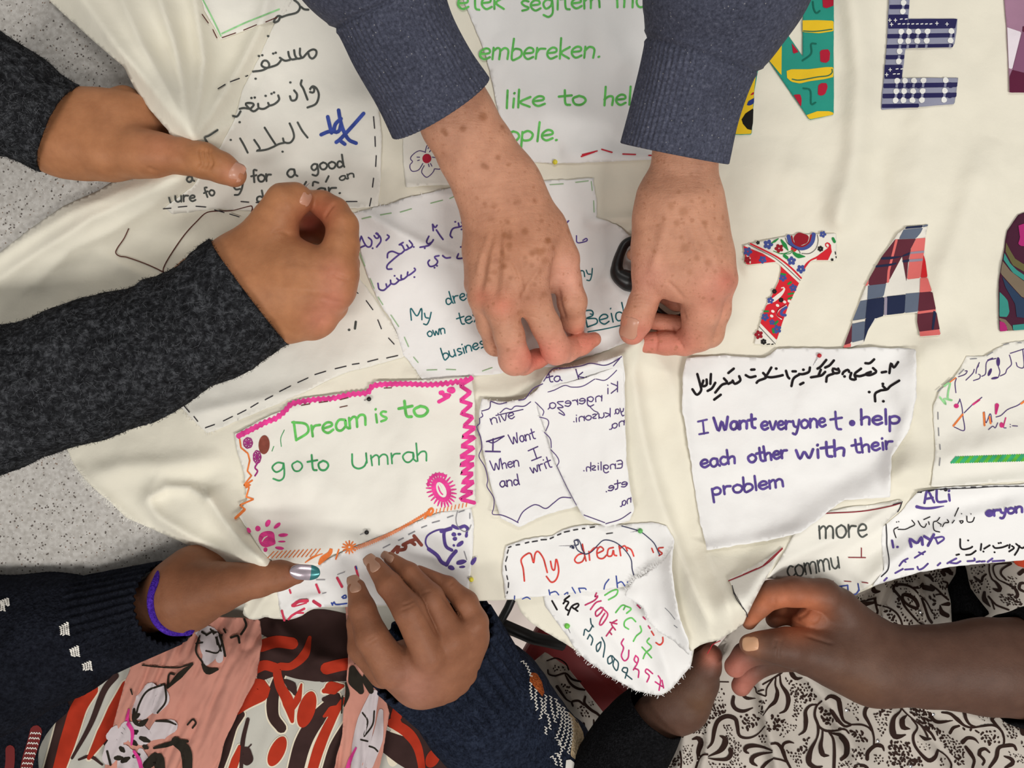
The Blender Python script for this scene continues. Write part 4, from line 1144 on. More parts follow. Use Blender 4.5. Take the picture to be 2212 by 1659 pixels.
# hidden far side so the lap is not a floating card
m_bro = mat_plain('brown_print_and_fold_shade', srgb(58, 40, 38), .85, .1, .12, 70)
m_red = mat_plain('red_dress_print', srgb(172, 52, 32), .85, .1, .10, 70)
m_crm = mat_plain('cream_dress_print', srgb(222, 212, 190), .85, .1, .05, 70)
m_dull = mat_plain('light_grey_dress_print', srgb(190, 190, 182), .85, .1, .05, 70)
z7 = Z(0, 1059, 2.765); z8 = Z(700, 1059, 2.765)
br, rd, cr = Ink(lapE_h, .9), Ink(lapE_h, 1.2), Ink(lapE_h, .6)
def swath(ink, pts, w, rim=True):
    ink.stroke(pts, w)
    if rim:
        ww = (np.array(w) + 7) if not np.isscalar(w) else w + 7
        cr.stroke(pts, ww if np.isscalar(ww) else list(ww))
swath(rd, z7((545, 1190), (470, 1300), (420, 1450), (345, 1690)), [30, 36, 34, 26])
swath(br, z7((425, 1240), (385, 1330), (345, 1480), (290, 1680)), 24)
swath(br, z7((690, 1110), (620, 1200), (540, 1400), (430, 1600)), [14, 13, 10, 6], False)
swath(rd, z7((760, 1170), (690, 1310), (625, 1440), (530, 1600)), [26, 32, 28, 8])
swath(br, z7((470, 1610), (540, 1590), (610, 1640)), [4, 8, 4], False)
swath(br, z7((330, 1380), (270, 1420), (250, 1490)), [4, 20, 6], False)
swath(br, z7((260, 1240), (200, 1290), (140, 1330), (60, 1400)), 14, False)
swath(br, z7((640, 1400), (620, 1460), (650, 1500)), 26, False)
# between scarf and hand; the broad brown bands also paint in fold shading
swath(br, z7((1560, 800), (1700, 830), (1900, 820), (2100, 860)), [40, 70, 80, 80], False)
swath(br, z7((1560, 960), (1750, 980), (1900, 1000), (2120, 1020)), [50, 66, 70, 70], False)
swath(br, z7((1560, 1110), (1680, 1060), (1800, 1080), (2060, 1100)), [20, 34, 40, 30], False)
swath(rd, z7((1560, 930), (1650, 905), (1745, 915)), 26)
swath(rd, z7((1520, 1070), (1580, 1045), (1640, 1060)), 22)
swath(rd, z7((1850, 880), (1820, 980), (1740, 1050), (1660, 1060), (1670, 1160), (1720, 1260), (1745, 1380)), [8, 20, 16, 18, 22, 26, 8])
swath(rd, z7((1950, 1065), (2030, 1045), (2120, 1030)), 26)
swath(rd, z7((1500, 1165), (1560, 1190), (1480, 1260), (1420, 1330)), [30, 44, 30, 8])
swath(br, z7((1720, 1000), (1640, 1190), (1630, 1340), (1680, 1420)), [20, 22, 26, 22])
swath(br, z7((1690, 1130), (1740, 1170), (1770, 1230)), [4, 22, 4], False)
swath(rd, z7((1800, 1160), (1780, 1240), (1740, 1330)), [4, 16, 4])
for cx, cy, rx, ry, ro in ((1832, 1310, 50, 112, .3), (1655, 1560, 44, 96, .45), (1975, 1180, 34, 40, .6)):
    p = z7((cx, cy))[0]; rd.blob(p[0], p[1], rx / 2.765, ry / 2.765, ro); cr.blob(p[0], p[1], rx / 2.765 + 3, ry / 2.765 + 3, ro)
p = z7((1472, 1590))[0]; br.blob(p[0], p[1], 14, 20, 0, .1); br.stroke(z7((1480, 1540), (1500, 1520)), 3)
swath(br, z7((2010, 1230), (1890, 1370), (1810, 1510), (1760, 1690)), [16, 34, 36, 34])
swath(rd, z7((2050, 1250), (1970, 1390), (1905, 1540), (1860, 1690)), [10, 20, 24, 22])
swath(br, z7((2090, 1400), (2010, 1540), (1960, 1690)), [30, 32, 30])
swath(br, z7((1440, 1340), (1380, 1420), (1340, 1540), (1290, 1690)), [16, 26, 28, 24])
swath(br, z7((1480, 1370), (1450, 1500), (1440, 1660)), [8, 10, 8], False)
swath(rd, z7((1430, 1530), (1410, 1600), (1380, 1690)), [6, 18, 18])
# under the lower cuff
swath(br, z8((420, 1340), (560, 1380), (700, 1450), (760, 1560)), [60, 80, 90, 80], False)
swath(br, z8((330, 1480), (480, 1560), (640, 1640), (760, 1700)), [40, 60, 70, 70], False)
swath(rd, z8((410, 1390), (500, 1450), (560, 1540), (590, 1690)), [22, 24, 18, 14])
swath(rd, z8((440, 1310), (430, 1370), (450, 1400)), [22, 24, 14])
p = z8((650, 1600))[0]; cr.blob(p[0], p[1], 22, 30, .5); rd.blob(p[0], p[1], 14, 22, .5)
p = z8((420, 1530))[0]; cr.blob(p[0], p[1], 18, 44, .1)
# left, next to the sweater
swath(rd, z8((0, 1200), (60, 1180), (110, 1170)), [10, 30, 8]); swath(br, z8((0, 1250), (60, 1260), (40, 1330)), [10, 40, 20], False)
swath(rd, z8((0, 1350), (60, 1310), (100, 1290)), [6, 22, 6]); swath(br, z8((-10, 1120), (50, 1090), (120, 1000)), [20, 40, 40], False)
cr.build('print', m_crm, lapE, 0); br.build('print', m_bro, lapE, 0); rd.build('print', m_red, lapE, 0)

# pink crinkled scarf: two hanging ends
def crinkle(px0, slope):
    def hf(x, y):
        x = np.asarray(x, float); y = np.asarray(y, float)
        u = x - px0 - (y - 1340) * slope
        return lapE_h(x, y) + 10 + 5.5 * np.abs(vnoise(u, y * .12, 26, 51)) * 2 + 1.8 * vnoise(u, y * .16, 11, 53) + 0.7 * vnoise(u * 1.2, y * .4, 7, 54)
    return hf
sc1, sc2 = crinkle(480, -.42), crinkle(775, -.1)
m_scarf = mat_cloth('salmon_crinkle_cotton', srgb(198, 138, 122), .9, 1500, .06)
SC1 = [(408, 1380), (432, 1350), (470, 1332), (520, 1334), (562, 1340), (566, 1390), (556, 1460), (520, 1530), (486, 1600), (452, 1720), (215, 1730), (236, 1600), (262, 1500), (285, 1430), (330, 1400)]
scarf = sheet('scarf', closed(SC1, False, 8, .8, 4), sc1, 0, m_scarf, NAVY, 3.6, .8); scarf['label'] = 'salmon pink crinkled scarf with grey flowers'
SC2 = [(745, 1300), (768, 1340), (776, 1400), (800, 1440), (822, 1480), (842, 1540), (832, 1600), (806, 1720), (712, 1720), (738, 1590), (748, 1480), (754, 1400)]
scarf2 = sheet('scarf', closed(SC2, False, 8, .8, 6), sc2, 0, m_scarf, NAVY, 3.6, .8); scarf2['label'] = 'other end of the salmon scarf'
m_petal = mat_plain('grey_white_petal_print', srgb(196, 186, 188), .9, .05, .06, 60)
m_leaf = mat_plain('dark_leaf_print', srgb(44, 40, 34), .9, .05, .15, 60)
m_mag = mat_plain('magenta_print', srgb(206, 62, 138), .9, .05)
pe, le, mg = Ink(sc1, .9), Ink(sc1, 1.4), Ink(sc1, 1.7)
def petal(*pts, w): pe.stroke(z7(*pts), w)
def line(*pts, w=4): le.stroke(z7(*pts), w)
petal((1180, 830), (1250, 880), (1250, 980), (1230, 1020), w=[20, 46, 44, 20]); petal((1300, 880), (1310, 960), (1310, 1010), w=[10, 20, 16])
line((1190, 870), (1170, 960), (1210, 1030), w=4); line((1170, 915), (1210, 910), w=3); line((1230, 960), (1300, 970), (1330, 900), w=3)
for k in range(7): line((1180 + k * 26, 830 + (k % 3) * 18), (1215 + k * 22, 850 + (k % 2) * 14), w=4)
line((1270, 840), (1290, 870), (1300, 920), w=5); line((1310, 860), (1330, 920), (1345, 990), w=5); line((1290, 880), (1320, 960), w=4)
line((1210, 1040), (1240, 1080), (1300, 1070), w=[6, 16, 5]); line((1460, 770), (1470, 810), (1440, 860), w=5); line((1380, 880), (1420, 870), (1430, 910), w=5)
line((850, 1045), (940, 1055), (1060, 1060), (1150, 1035), w=3); line((1150, 1040), (1080, 1100), (1000, 1180), w=[4, 14, 5])
line((1000, 1170), (1010, 1100), (1040, 1100), w=4)
petal((900, 1190), (880, 1260), (840, 1320), w=[30, 54, 40]); petal((960, 1180), (970, 1240), (930, 1310), w=[16, 34, 20]); line((980, 1160), (880, 1200), (830, 1280), (810, 1360), w=4); line((985, 1165), (990, 1260), (940, 1330), w=4)
petal((700, 1480), (680, 1540), (650, 1600), w=[30, 40, 30]); petal((900, 1470), (960, 1430), (1020, 1410), w=[20, 44, 30]); petal((760, 1420), (800, 1440), (850, 1470), w=[30, 50, 40]); petal((740, 1560), (780, 1640), (800, 1690), w=[30, 60, 60])
petal((660, 1470), (700, 1450), (740, 1480), w=[20, 36, 20]); petal((840, 1560), (860, 1620), (850, 1680), w=[14, 24, 20])
for q in ((800, 1360, 830, 1340), (830, 1400, 870, 1380), (720, 1540, 740, 1560), (800, 1450, 820, 1440), (860, 1530, 880, 1540), (790, 1500, 815, 1520), (840, 1480, 890, 1500), (690, 1600, 730, 1600), (730, 1620, 770, 1600), (800, 1590, 830, 1580)):
    line((q[0], q[1]), (q[2], q[3]), w=[8, 12, 6])
line((800, 1310), (805, 1380), (850, 1400), (880, 1370), w=[6, 10, 10, 4]); line((930, 1380), (1000, 1380), (1050, 1400), w=[3, 6, 3]); line((920, 1540), (1000, 1520), (1060, 1500), (1120, 1500), w=[5, 10, 10, 6])
line((1050, 1500), (1110, 1560), (1120, 1690), w=[20, 24, 20]); line((880, 1640), (940, 1600), (960, 1690), w=[20, 26, 20]); line((780, 1190), (790, 1220), w=3); line((640, 1560), (660, 1640), w=5); line((1120, 1400), (1150, 1370), (1170, 1390), (1150, 1420), w=4)
mg.stroke(z7((770, 1310), (760, 1380), (790, 1440), (785, 1520)), [4, 9, 8, 4]); mg.stroke(z7((800, 1560), (830, 1610), (850, 1690)), [6, 9, 8])
pe.build('print', m_petal, scarf); le.build('print', m_leaf, scarf); mg.build('print', m_mag, scarf)
pe, le, mg = Ink(sc2, .7), Ink(sc2, 1.1), Ink(sc2, 1.3)
le.stroke(z8((170, 1070), (190, 1140), (220, 1200)), [16, 34, 14]); le.stroke(z8((270, 1060), (260, 1130), (280, 1200)), [10, 24, 12]); le.stroke(z8((130, 1150), (140, 1220), (120, 1290)), [4, 10, 3]); le.stroke(z8((185, 1035), (200, 1028), (205, 1042)), 3)
pe.stroke(z8((300, 1220), (260, 1350), (230, 1480), (200, 1690)), [20, 38, 40, 30]); pe.stroke(z8((340, 1320), (320, 1480), (270, 1640)), [10, 24, 18])
for q in (((230, 1330), (260, 1380), (240, 1460)), ((270, 1530), (300, 1540), (320, 1560)), ((220, 1490), (260, 1500)), ((300, 1320), (290, 1400), (240, 1470)), ((110, 1230), (105, 1330))): le.stroke(z8(*q), 3.5)
mg.stroke(z8((190, 1540), (160, 1600), (130, 1690)), [4, 8, 8])
pe.build('print', m_petal, scarf2); le.build('print', m_leaf, scarf2); mg.build('print', m_mag, scarf2)

# ---------------- lap of the person in the cream dress with brown swirls
def lapG_h(x, y):
    x = np.asarray(x, float); y = np.asarray(y, float)
    h = -128 - 62 * np.clip((1480 - x) / 260, 0, 1.2) + 4 * vnoise(x, y, 130, 61) + .9 * vnoise(x, y, 32, 63)
    for poly, am, w in (([(1500, 1720), (1530, 1600), (1528, 1500), (1560, 1420)], 8, 16), ([(1690, 1720), (1660, 1580), (1640, 1470), (1640, 1420)], 11, 20), ([(1850, 1640), (1790, 1520), (1720, 1440), (1690, 1400)], 13, 24),
                        ([(2100, 1700), (2020, 1600), (1940, 1520)], 12, 26), ([(2260, 1620), (2120, 1560), (2000, 1520)], 8, 20), ([(1880, 1380), (1920, 1300), (1940, 1240)], 12, 16), ([(1990, 1380), (2000, 1300), (1990, 1230)], 11, 16), ([(1840, 1380), (1870, 1300)], 8, 14),
                        ([(2120, 1330), (2100, 1270), (2080, 1220)], 10, 16), ([(1440, 1720), (1470, 1640), (1480, 1560)], 8, 20), ([(1180, 1430), (1250, 1540), (1310, 1660)], 8, 26)):
        d_, t_, s_ = seg_dist(x, y, poly); h = h + 1.5 * am * np.exp(-(d_ / np.where(s_ > 0, w * 1.6, w * .55)) ** 2)
    d, t, s = seg_dist(x, y, [(2048, 1250), (2052, 1290), (2054, 1340)])
    return h
m_dressG = mat_cloth('cream_satin', srgb(192, 184, 174), .6, 1800, .03)
LAPG = [(1146, 1434), (1178, 1408), (1224, 1440), (1264, 1490), (1302, 1538), (1342, 1596), (1420, 1640), (1450, 1600), (1480, 1540), (1530, 1420), (1600, 1340), (1760, 1250), (1860, 1210), (1990, 1200), (2068, 1205), (2064, 1240), (2046, 1268), (2054, 1300), (2056, 1345),
        (2110, 1345), (2140, 1325), (2096, 1270), (2090, 1235), (2080, 1200), (2300, 1170), (2300, 1740), (1260, 1740), (1250, 1640), (1180, 1500)]
lapG = sheet('dress', closed(LAPG, False, 8), lapG_h, 0, m_dressG, CREAM, 7.5, .6)
lapG['label'] = 'cream dress printed with brown swirls and dots'
m_swirl = mat_plain('dark_brown_print', srgb(44, 26, 20), .75, .15)
sw = Ink(lapG_h, .8)
g1 = Z(1440, 1430, 5.53); g2 = Z(1812, 1430, 5.53); g3 = Z(1812, 1200, 5.53); g4 = Z(1120, 1400, 5.53)
for fn, items in ((g1, [
    (((800, 420), (790, 500), (830, 565), (920, 590), (1030, 550)), [7, 9, 8, 6, 2]), (((910, 390), (960, 435), (1065, 435)), [8, 6, 1]), (((1010, 270), (1060, 310), (1080, 370), (1180, 410)), 3), (((1090, 350), (1160, 335)), 3),
    (((490, 1030), (545, 960), (575, 800), (620, 700), (720, 650), (820, 680), (845, 760), (870, 880), (970, 910), (1080, 870), (1170, 770)), [3, 7, 9, 9, 9, 9, 8, 6, 4, 3, 3]),
    (((640, 885), (690, 910), (700, 970), (640, 1060), (500, 1130)), [3, 14, 12, 6, 2]), (((760, 1050), (770, 1100), (720, 1160), (600, 1165), (500, 1150)), [9, 10, 7, 5, 2]),
    (((310, 925), (370, 910), (410, 960), (380, 1070), (380, 1160), (350, 1266)), [3, 11, 12, 9, 5, 5]), (((380, 1160), (430, 1110), (490, 1105)), [5, 4, 4]), (((375, 570), (430, 595), (490, 605)), 2.5), (((630, 237), (740, 240)), 2.5),
    (((1305, 190), (1300, 280), (1325, 360), (1300, 470), (1225, 540), (1150, 640)), [3, 4, 9, 8, 3, 2]), (((1355, 160), (1370, 270), (1440, 380), (1455, 480), (1420, 580), (1350, 615)), [3, 5, 9, 10, 7, 2]),
    (((1420, 75), (1360, 140), (1250, 210), (1150, 270)), [5, 4, 3, 3]), (((1410, 60), (1460, 90)), 3), (((1470, 90), (1500, 150), (1550, 200), (1620, 190)), [5, 11, 8, 2]), (((1280, 190), (1200, 310), (1190, 400)), 3),
    (((1795, 510), (1720, 520), (1660, 590), (1665, 700), (1650, 820), (1580, 875)), [3, 5, 8, 10, 7, 2]), (((1850, 470), (1790, 530), (1770, 640), (1810, 760), (1800, 900), (1720, 1060), (1700, 1200), (1780, 1260), (1860, 1250)), [4, 5, 6, 6, 4, 8, 13, 10, 3]),
    (((1800, 720), (1830, 780), (1910, 825), (2020, 820), (2120, 800)), [5, 5, 5, 4, 3]), (((1865, 810), (1860, 900), (1840, 1010), (1870, 1110), (1940, 1120)), [4, 5, 9, 12, 2]), (((1940, 840), (1990, 920), (2005, 1060), (2000, 1266)), [4, 6, 7, 7]),
    (((1960, 850), (2080, 880), (2150, 980), (2150, 1100), (2080, 1160)), [3, 8, 13, 10, 4]), (((1250, 980), (1320, 975), (1380, 1040), (1420, 1150), (1480, 1266)), [4, 7, 9, 6, 5]), (((1380, 1040), (1400, 980), (1460, 955), (1520, 970)), [5, 6, 6, 2]),
    (((1260, 1060), (1160, 1020), (1040, 1000), (950, 1020), (940, 1070), (980, 1090)), [3, 5, 6, 9, 10, 3]), (((1260, 1080), (1120, 1100), (1030, 1140), (1020, 1200), (1080, 1240)), [3, 5, 8, 11, 3]), (((1280, 1150), (1200, 1200), (1140, 1266)), [3, 7, 7]), (((1290, 1155), (1370, 1170), (1450, 1200)), 4),
    (((1900, 450), (1960, 410), (2050, 450), (2080, 560), (2110, 690), (2210, 750)), [4, 9, 10, 8, 5, 3]), (((1980, 600), (2050, 700), (2130, 770), (2200, 760)), [9, 9, 6, 3]), (((1110, 30), (1170, 40), (1220, 10)), [10, 8, 3]), (((1070, 110), (1120, 140)), [7, 3])]),
  (g2, [(((470, 530), (400, 510), (330, 550), (310, 630), (350, 710), (390, 790), (420, 900), (420, 1000)), [2, 6, 8, 8, 6, 5, 4, 4]), (((150, 750), (270, 750), (350, 780), (400, 830)), [3, 4, 4, 4]), (((340, 1160), (350, 1080), (440, 1000), (520, 1010), (540, 1060)), [8, 8, 7, 9, 3]),
    (((740, 500), (740, 580), (660, 670), (640, 800), (670, 890), (740, 890), (800, 870)), [4, 4, 8, 12, 14, 10, 2]), (((810, 640), (760, 690), (770, 780), (850, 800)), [3, 12, 12, 2]), (((740, 540), (790, 600), (880, 680), (1000, 770), (1100, 850), (1150, 930)), [4, 3, 3, 4, 6, 5]),
    (((870, 680), (940, 780), (890, 880), (910, 1000), (1000, 1120), (1080, 1180), (1150, 1140), (1180, 1060)), [3, 4, 6, 6, 6, 8, 9, 6]), (((970, 880), (1030, 920), (1100, 920)), [3, 8, 3]), (((950, 720), (1020, 810), (1060, 890)), [3, 4, 5]),
    (((1090, 620), (1130, 690), (1200, 720), (1360, 700)), [8, 8, 6, 2]), (((1230, 605), (1330, 620), (1420, 690), (1500, 760), (1590, 785), (1700, 770), (1850, 760), (1940, 820), (1975, 920), (1970, 1000)), [3, 6, 9, 5, 4, 4, 4, 5, 5, 4]),
    (((1500, 590), (1520, 680), (1570, 750), (1650, 780)), [8, 7, 5, 3]), (((1880, 640), (1830, 680), (1870, 740), (1930, 800)), [6, 8, 6, 4]), (((1330, 850), (1370, 790), (1440, 765)), [6, 6, 4]), (((1480, 960), (1540, 910), (1620, 920), (1670, 970)), [9, 7, 6, 2]),
    (((1680, 1110), (1690, 1060), (1750, 1040), (1800, 1080)), [8, 8, 6, 4]), (((1520, 1020), (1580, 1100), (1620, 1180), (1600, 1266)), [7, 9, 6, 5]), (((1680, 1110), (1740, 1180), (1720, 1230)), [6, 6, 4]), (((2120, 1050), (2090, 1000), (2010, 1000), (1910, 1030), (1880, 1150), (1800, 1266)), [5, 8, 7, 9, 8, 5]),
    (((1980, 1130), (2060, 1160), (2080, 1210), (1990, 1266)), [3, 8, 9, 4]), (((190, 1266), (210, 1240), (300, 1240), (340, 1266)), 7), (((0, 450), (20, 580), (60, 700), (150, 750)), [9, 9, 6, 4]), (((1180, 1050), (1280, 1120), (1340, 1210), (1340, 1266)), [3, 3, 4, 5]), (((2190, 780), (2205, 850)), 12), (((0, 800), (80, 810), (120, 850)), 4), (((20, 900), (90, 980), (90, 1100), (30, 1170)), [8, 13, 12, 6])]),
  (g3, [(((660, 430), (660, 360), (750, 345), (870, 380), (970, 480), (1020, 600), (1070, 740), (1110, 800)), [5, 7, 5, 4, 4, 5, 6, 6]), (((870, 385), (960, 380), (1000, 340)), [3, 6, 6]), (((665, 420), (740, 510), (790, 610), (880, 720), (960, 800), (1020, 830)), [6, 5, 5, 4, 4, 4]),
    (((760, 520), (770, 470), (840, 480), (920, 540), (945, 630), (860, 610), (790, 560), (760, 500)), [6, 8, 8, 8, 7, 6, 5, 4]), (((130, 585), (260, 550), (440, 510)), [4, 4, 4]), (((430, 520), (450, 620), (460, 690), (380, 720), (310, 820)), [6, 5, 5, 6, 5]), (((440, 560), (290, 590), (240, 640), (250, 690), (310, 700)), [4, 8, 13, 13, 3]),
    (((400, 800), (440, 850), (520, 860)), [4, 10, 10]), (((520, 770), (550, 850), (570, 950)), [3, 12, 6]), (((460, 590), (580, 620), (680, 680), (740, 770), (770, 880)), [3, 3, 4, 4, 4]), (((400, 380), (430, 430), (490, 430)), [10, 10, 3]), (((1020, 380), (1120, 400)), 11), (((1030, 235), (1090, 250), (1130, 310)), [4, 8, 3]),
    (((1100, 350), (1180, 410), (1250, 480), (1310, 530)), 4), (((1160, 470), (1220, 465), (1290, 500)), 3), (((1250, 170), (1310, 180), (1350, 230), (1360, 200)), [8, 12, 8, 3]), (((1260, 230), (1245, 200), (1270, 170)), 8), (((1250, 310), (1300, 330), (1290, 380)), 4), (((1230, 590), (1310, 580)), [3, 9]), (((1210, 600), (1230, 680), (1300, 720)), [3, 11, 9]), (((970, 480), (1050, 560), (1120, 690)), 3),
    (((1620, 255), (1660, 290), (1710, 310), (1720, 260), (1760, 225)), [4, 6, 5, 5, 4]), (((1740, 440), (1740, 520), (1810, 610)), [6, 11, 2]), (((1850, 400), (1910, 420), (1930, 390), (1880, 320), (1830, 280), (1800, 190), (1800, 110)), [4, 9, 7, 4, 3, 3, 3]), (((2120, 500), (2140, 470), (2100, 390), (1990, 330), (1900, 280), (1850, 190), (1870, 110), (2060, 90)), [7, 6, 4, 3, 3, 3, 3, 3]),
    (((2060, 100), (1960, 160), (1940, 220), (2000, 290)), 4), (((1790, 490), (1850, 560), (1900, 600), (2030, 650)), 4), (((2210, 430), (2160, 400), (2170, 340), (2210, 330)), [5, 6, 6, 5]), (((2160, 220), (2210, 180)), 8), (((1820, 520), (1860, 640)), 3)]),
  (g4, [(((1030, 880), (1080, 980), (1140, 1100), (1260, 1190), (1380, 1220), (1380, 1160)), [4, 5, 4, 4, 6, 5]), (((880, 960), (890, 1060), (980, 1200), (1080, 1300), (1240, 1310), (1260, 1240)), [3, 4, 4, 5, 5, 6]), (((900, 860), (920, 960), (1020, 1040), (1120, 1090)), [3, 7, 6, 3]), (((1100, 870), (1060, 940), (1090, 1020)), 4),
    (((1260, 1300), (1330, 1260), (1500, 1300), (1640, 1330)), [4, 4, 4, 3]), (((1090, 1320), (1130, 1400), (1160, 1432)), 4), (((800, 580), (790, 660), (870, 740), (960, 800), (1040, 920)), [4, 7, 6, 5, 3]), (((650, 690), (640, 640), (720, 630), (780, 680)), [4, 5, 5, 4]), (((350, 260), (360, 310), (440, 330), (560, 300), (640, 370), (740, 400)), [3, 4, 4, 4, 5, 4]),
    (((460, 460), (560, 600), (620, 640)), [7, 5, 3]), (((560, 320), (620, 420), (700, 480), (790, 500)), [3, 5, 6, 4]), (((340, 150), (450, 120), (560, 180), (600, 260)), 3), (((780, 900), (790, 1000), (830, 1120)), [5, 8, 3]), (((1100, 1330), (1300, 1330), (1560, 1345)), 3), (((1930, 1240), (1945, 1340), (1940, 1432)), 4)])):
    for pts, w in items: sw.stroke(fn(*pts), w)
sw.build('print', m_swirl, lapG)
# leopard dots between the swirls
dt = Ink(lapG_h, .75)
DOTS = [(g1, [(500, 480), (720, 500), (740, 590), (560, 680), (500, 780), (490, 600)], 9, 3.0), (g1, [(600, 290), (700, 330), (700, 480), (580, 470)], 11, 1.8), (g1, [(870, 640), (1060, 630), (1120, 700), (1060, 790), (960, 850), (900, 780)], 10, 3.0), (g1, [(660, 760), (780, 730), (800, 900), (900, 1000), (880, 1160), (760, 1240), (760, 1000)], 8, 1.9), (g1, [(320, 700), (490, 700), (490, 880), (310, 850)], 8, 2.4), (g1, [(210, 620), (480, 620), (330, 690), (170, 960), (180, 760)], 8, 1.6), (g1, [(180, 980), (330, 1000), (300, 1240), (200, 1240)], 8, 1.8),
    (g1, [(1120, 430), (1200, 450), (1130, 640), (1090, 640)], 9, 2.5), (g1, [(1130, 100), (1330, 60), (1280, 150), (1150, 190)], 9, 1.8), (g1, [(1410, 160), (1520, 250), (1700, 240), (1800, 420), (1740, 480), (1560, 440), (1520, 560), (1500, 400)], 10, 3.0), (g1, [(1540, 420), (1780, 440), (1640, 520), (1540, 760), (1500, 600)], 9, 2.0), (g1, [(1230, 640), (1480, 640), (1400, 720), (1340, 860), (1260, 780)], 11, 3.6), (g1, [(1400, 720), (1580, 760), (1500, 860), (1340, 920)], 9, 1.9),
    (g1, [(1700, 870), (1720, 940), (1660, 1100), (1560, 1060), (1640, 940)], 10, 3.4), (g1, [(1440, 1060), (1640, 1090), (1600, 1180), (1480, 1130)], 9, 2.2), (g1, [(1840, 540), (1960, 560), (2060, 720), (1930, 760), (1850, 680)], 11, 3.8), (g1, [(1080, 900), (1180, 850), (1210, 970), (1110, 960)], 10, 2.8), (g1, [(1500, 1140), (1640, 1180), (1600, 1266), (1520, 1240)], 9, 1.8), (g1, [(500, 1190), (940, 1200), (940, 1266), (500, 1266)], 9, 2.2), (g1, [(1180, 700), (1260, 790), (1200, 860)], 9, 2.4), (g1, [(0, 1180), (120, 1130), (150, 1240), (0, 1266)], 9, 2.6), (g1, [(2050, 1220), (2212, 1160), (2212, 1266)], 9, 1.6),
    (g2, [(100, 470), (260, 480), (240, 700), (130, 620)], 10, 2.0), (g2, [(520, 520), (680, 530), (600, 680), (400, 640)], 10, 3.2), (g2, [(430, 650), (590, 680), (540, 940), (460, 820)], 10, 2.1), (g2, [(120, 820), (260, 800), (360, 920), (340, 1000), (220, 960)], 10, 3.2), (g2, [(170, 1010), (320, 1020), (310, 1180), (150, 1160)], 10, 2.4), (g2, [(600, 960), (840, 930), (900, 1100), (1050, 1240), (560, 1266), (600, 1100)], 10, 3.6), (g2, [(400, 1090), (540, 1120), (560, 1230), (400, 1230)], 9, 2.2), (g2, [(820, 500), (1060, 520), (1100, 740), (1260, 860), (1040, 790), (830, 600)], 9, 3.2), (g2, [(940, 950), (1100, 970), (1080, 1080), (960, 1020)], 9, 1.5),
    (g2, [(1130, 780), (1300, 850), (1500, 1020), (1500, 1240), (1400, 1220), (1240, 980)], 9, 2.6), (g2, [(1400, 800), (1560, 800), (1900, 830), (1920, 960), (1800, 1010), (1640, 840)], 10, 3.0), (g2, [(1630, 630), (1800, 650), (1770, 720), (1690, 690)], 9, 1.6), (g2, [(1940, 680), (2180, 680), (2120, 920), (2020, 900)], 9, 2.2), (g2, [(1200, 1130), (1290, 1160), (1260, 1250), (1200, 1240)], 9, 2.2), (g2, [(1980, 1050), (2212, 1120), (2212, 1250), (2100, 1160)], 8, 1.6), (g2, [(2120, 940), (2212, 960), (2212, 1040)], 9, 3.4), (g2, [(0, 1200), (130, 1180), (180, 1266), (0, 1266)], 9, 1.9),
    (g3, [(480, 590), (600, 650), (740, 780), (760, 900), (640, 930), (600, 780)], 10, 3.4), (g3, [(640, 480), (720, 520), (760, 700), (900, 800), (820, 890), (760, 760)], 9, 2.8), (g3, [(520, 330), (960, 210), (960, 300), (600, 420)], 9, 2.3), (g3, [(1080, 450), (1170, 460), (1190, 620), (1100, 600)], 11, 4.0), (g3, [(1100, 620), (1190, 650), (1200, 760), (1120, 760)], 9, 2.4), (g3, [(1060, 200), (1220, 160), (1240, 260), (1290, 480), (1180, 360)], 8, 2.2), (g3, [(700, 390), (830, 400), (920, 500), (820, 440)], 9, 1.6), (g3, [(820, 510), (880, 520), (880, 580), (830, 570)], 9, 2.0), (g3, [(850, 640), (1000, 620), (1050, 800), (960, 770)], 9, 2.0), (g3, [(380, 860), (460, 890), (560, 960), (440, 980)], 8, 2.0), (g3, [(200, 490), (460, 450), (400, 490), (130, 560)], 8, 1.8),
    (g3, [(1540, 150), (1760, 110), (1740, 210), (1600, 240)], 9, 1.7), (g3, [(1560, 290), (1720, 330), (1700, 430), (1620, 470)], 8, 2.2), (g3, [(1880, 470), (2090, 470), (2210, 560), (2180, 640), (1960, 570)], 8, 2.4), (g3, [(1980, 220), (2130, 260), (2120, 440), (2060, 380)], 8, 1.9), (g3, [(1740, 240), (1800, 320), (1850, 460), (1780, 420)], 9, 1.5),
    (g4, [(930, 1010), (1080, 1070), (1210, 1170), (1190, 1260), (1080, 1240), (960, 1120)], 10, 3.6), (g4, [(1110, 930), (1160, 960), (1320, 1150), (1330, 1200), (1200, 1140)], 9, 1.9), (g4, [(840, 1160), (1000, 1250), (1080, 1430), (880, 1430)], 9, 2.4), (g4, [(1390, 1200), (1640, 1280), (1560, 1300), (1420, 1260)], 9, 2.2), (g4, [(1180, 1370), (1600, 1370), (1620, 1432), (1300, 1400)], 9, 2.6), (g4, [(500, 400), (640, 480), (600, 560), (520, 520)], 9, 2.8), (g4, [(690, 680), (780, 700), (870, 830), (760, 820)], 9, 2.2), (g4, [(390, 210), (530, 200), (570, 270), (440, 300)], 9, 2.0), (g4, [(1780, 1340), (1920, 1280), (1940, 1400), (1800, 1420)], 9, 2.4), (g4, [(820, 610), (900, 640), (930, 700), (860, 690)], 9, 1.6)]
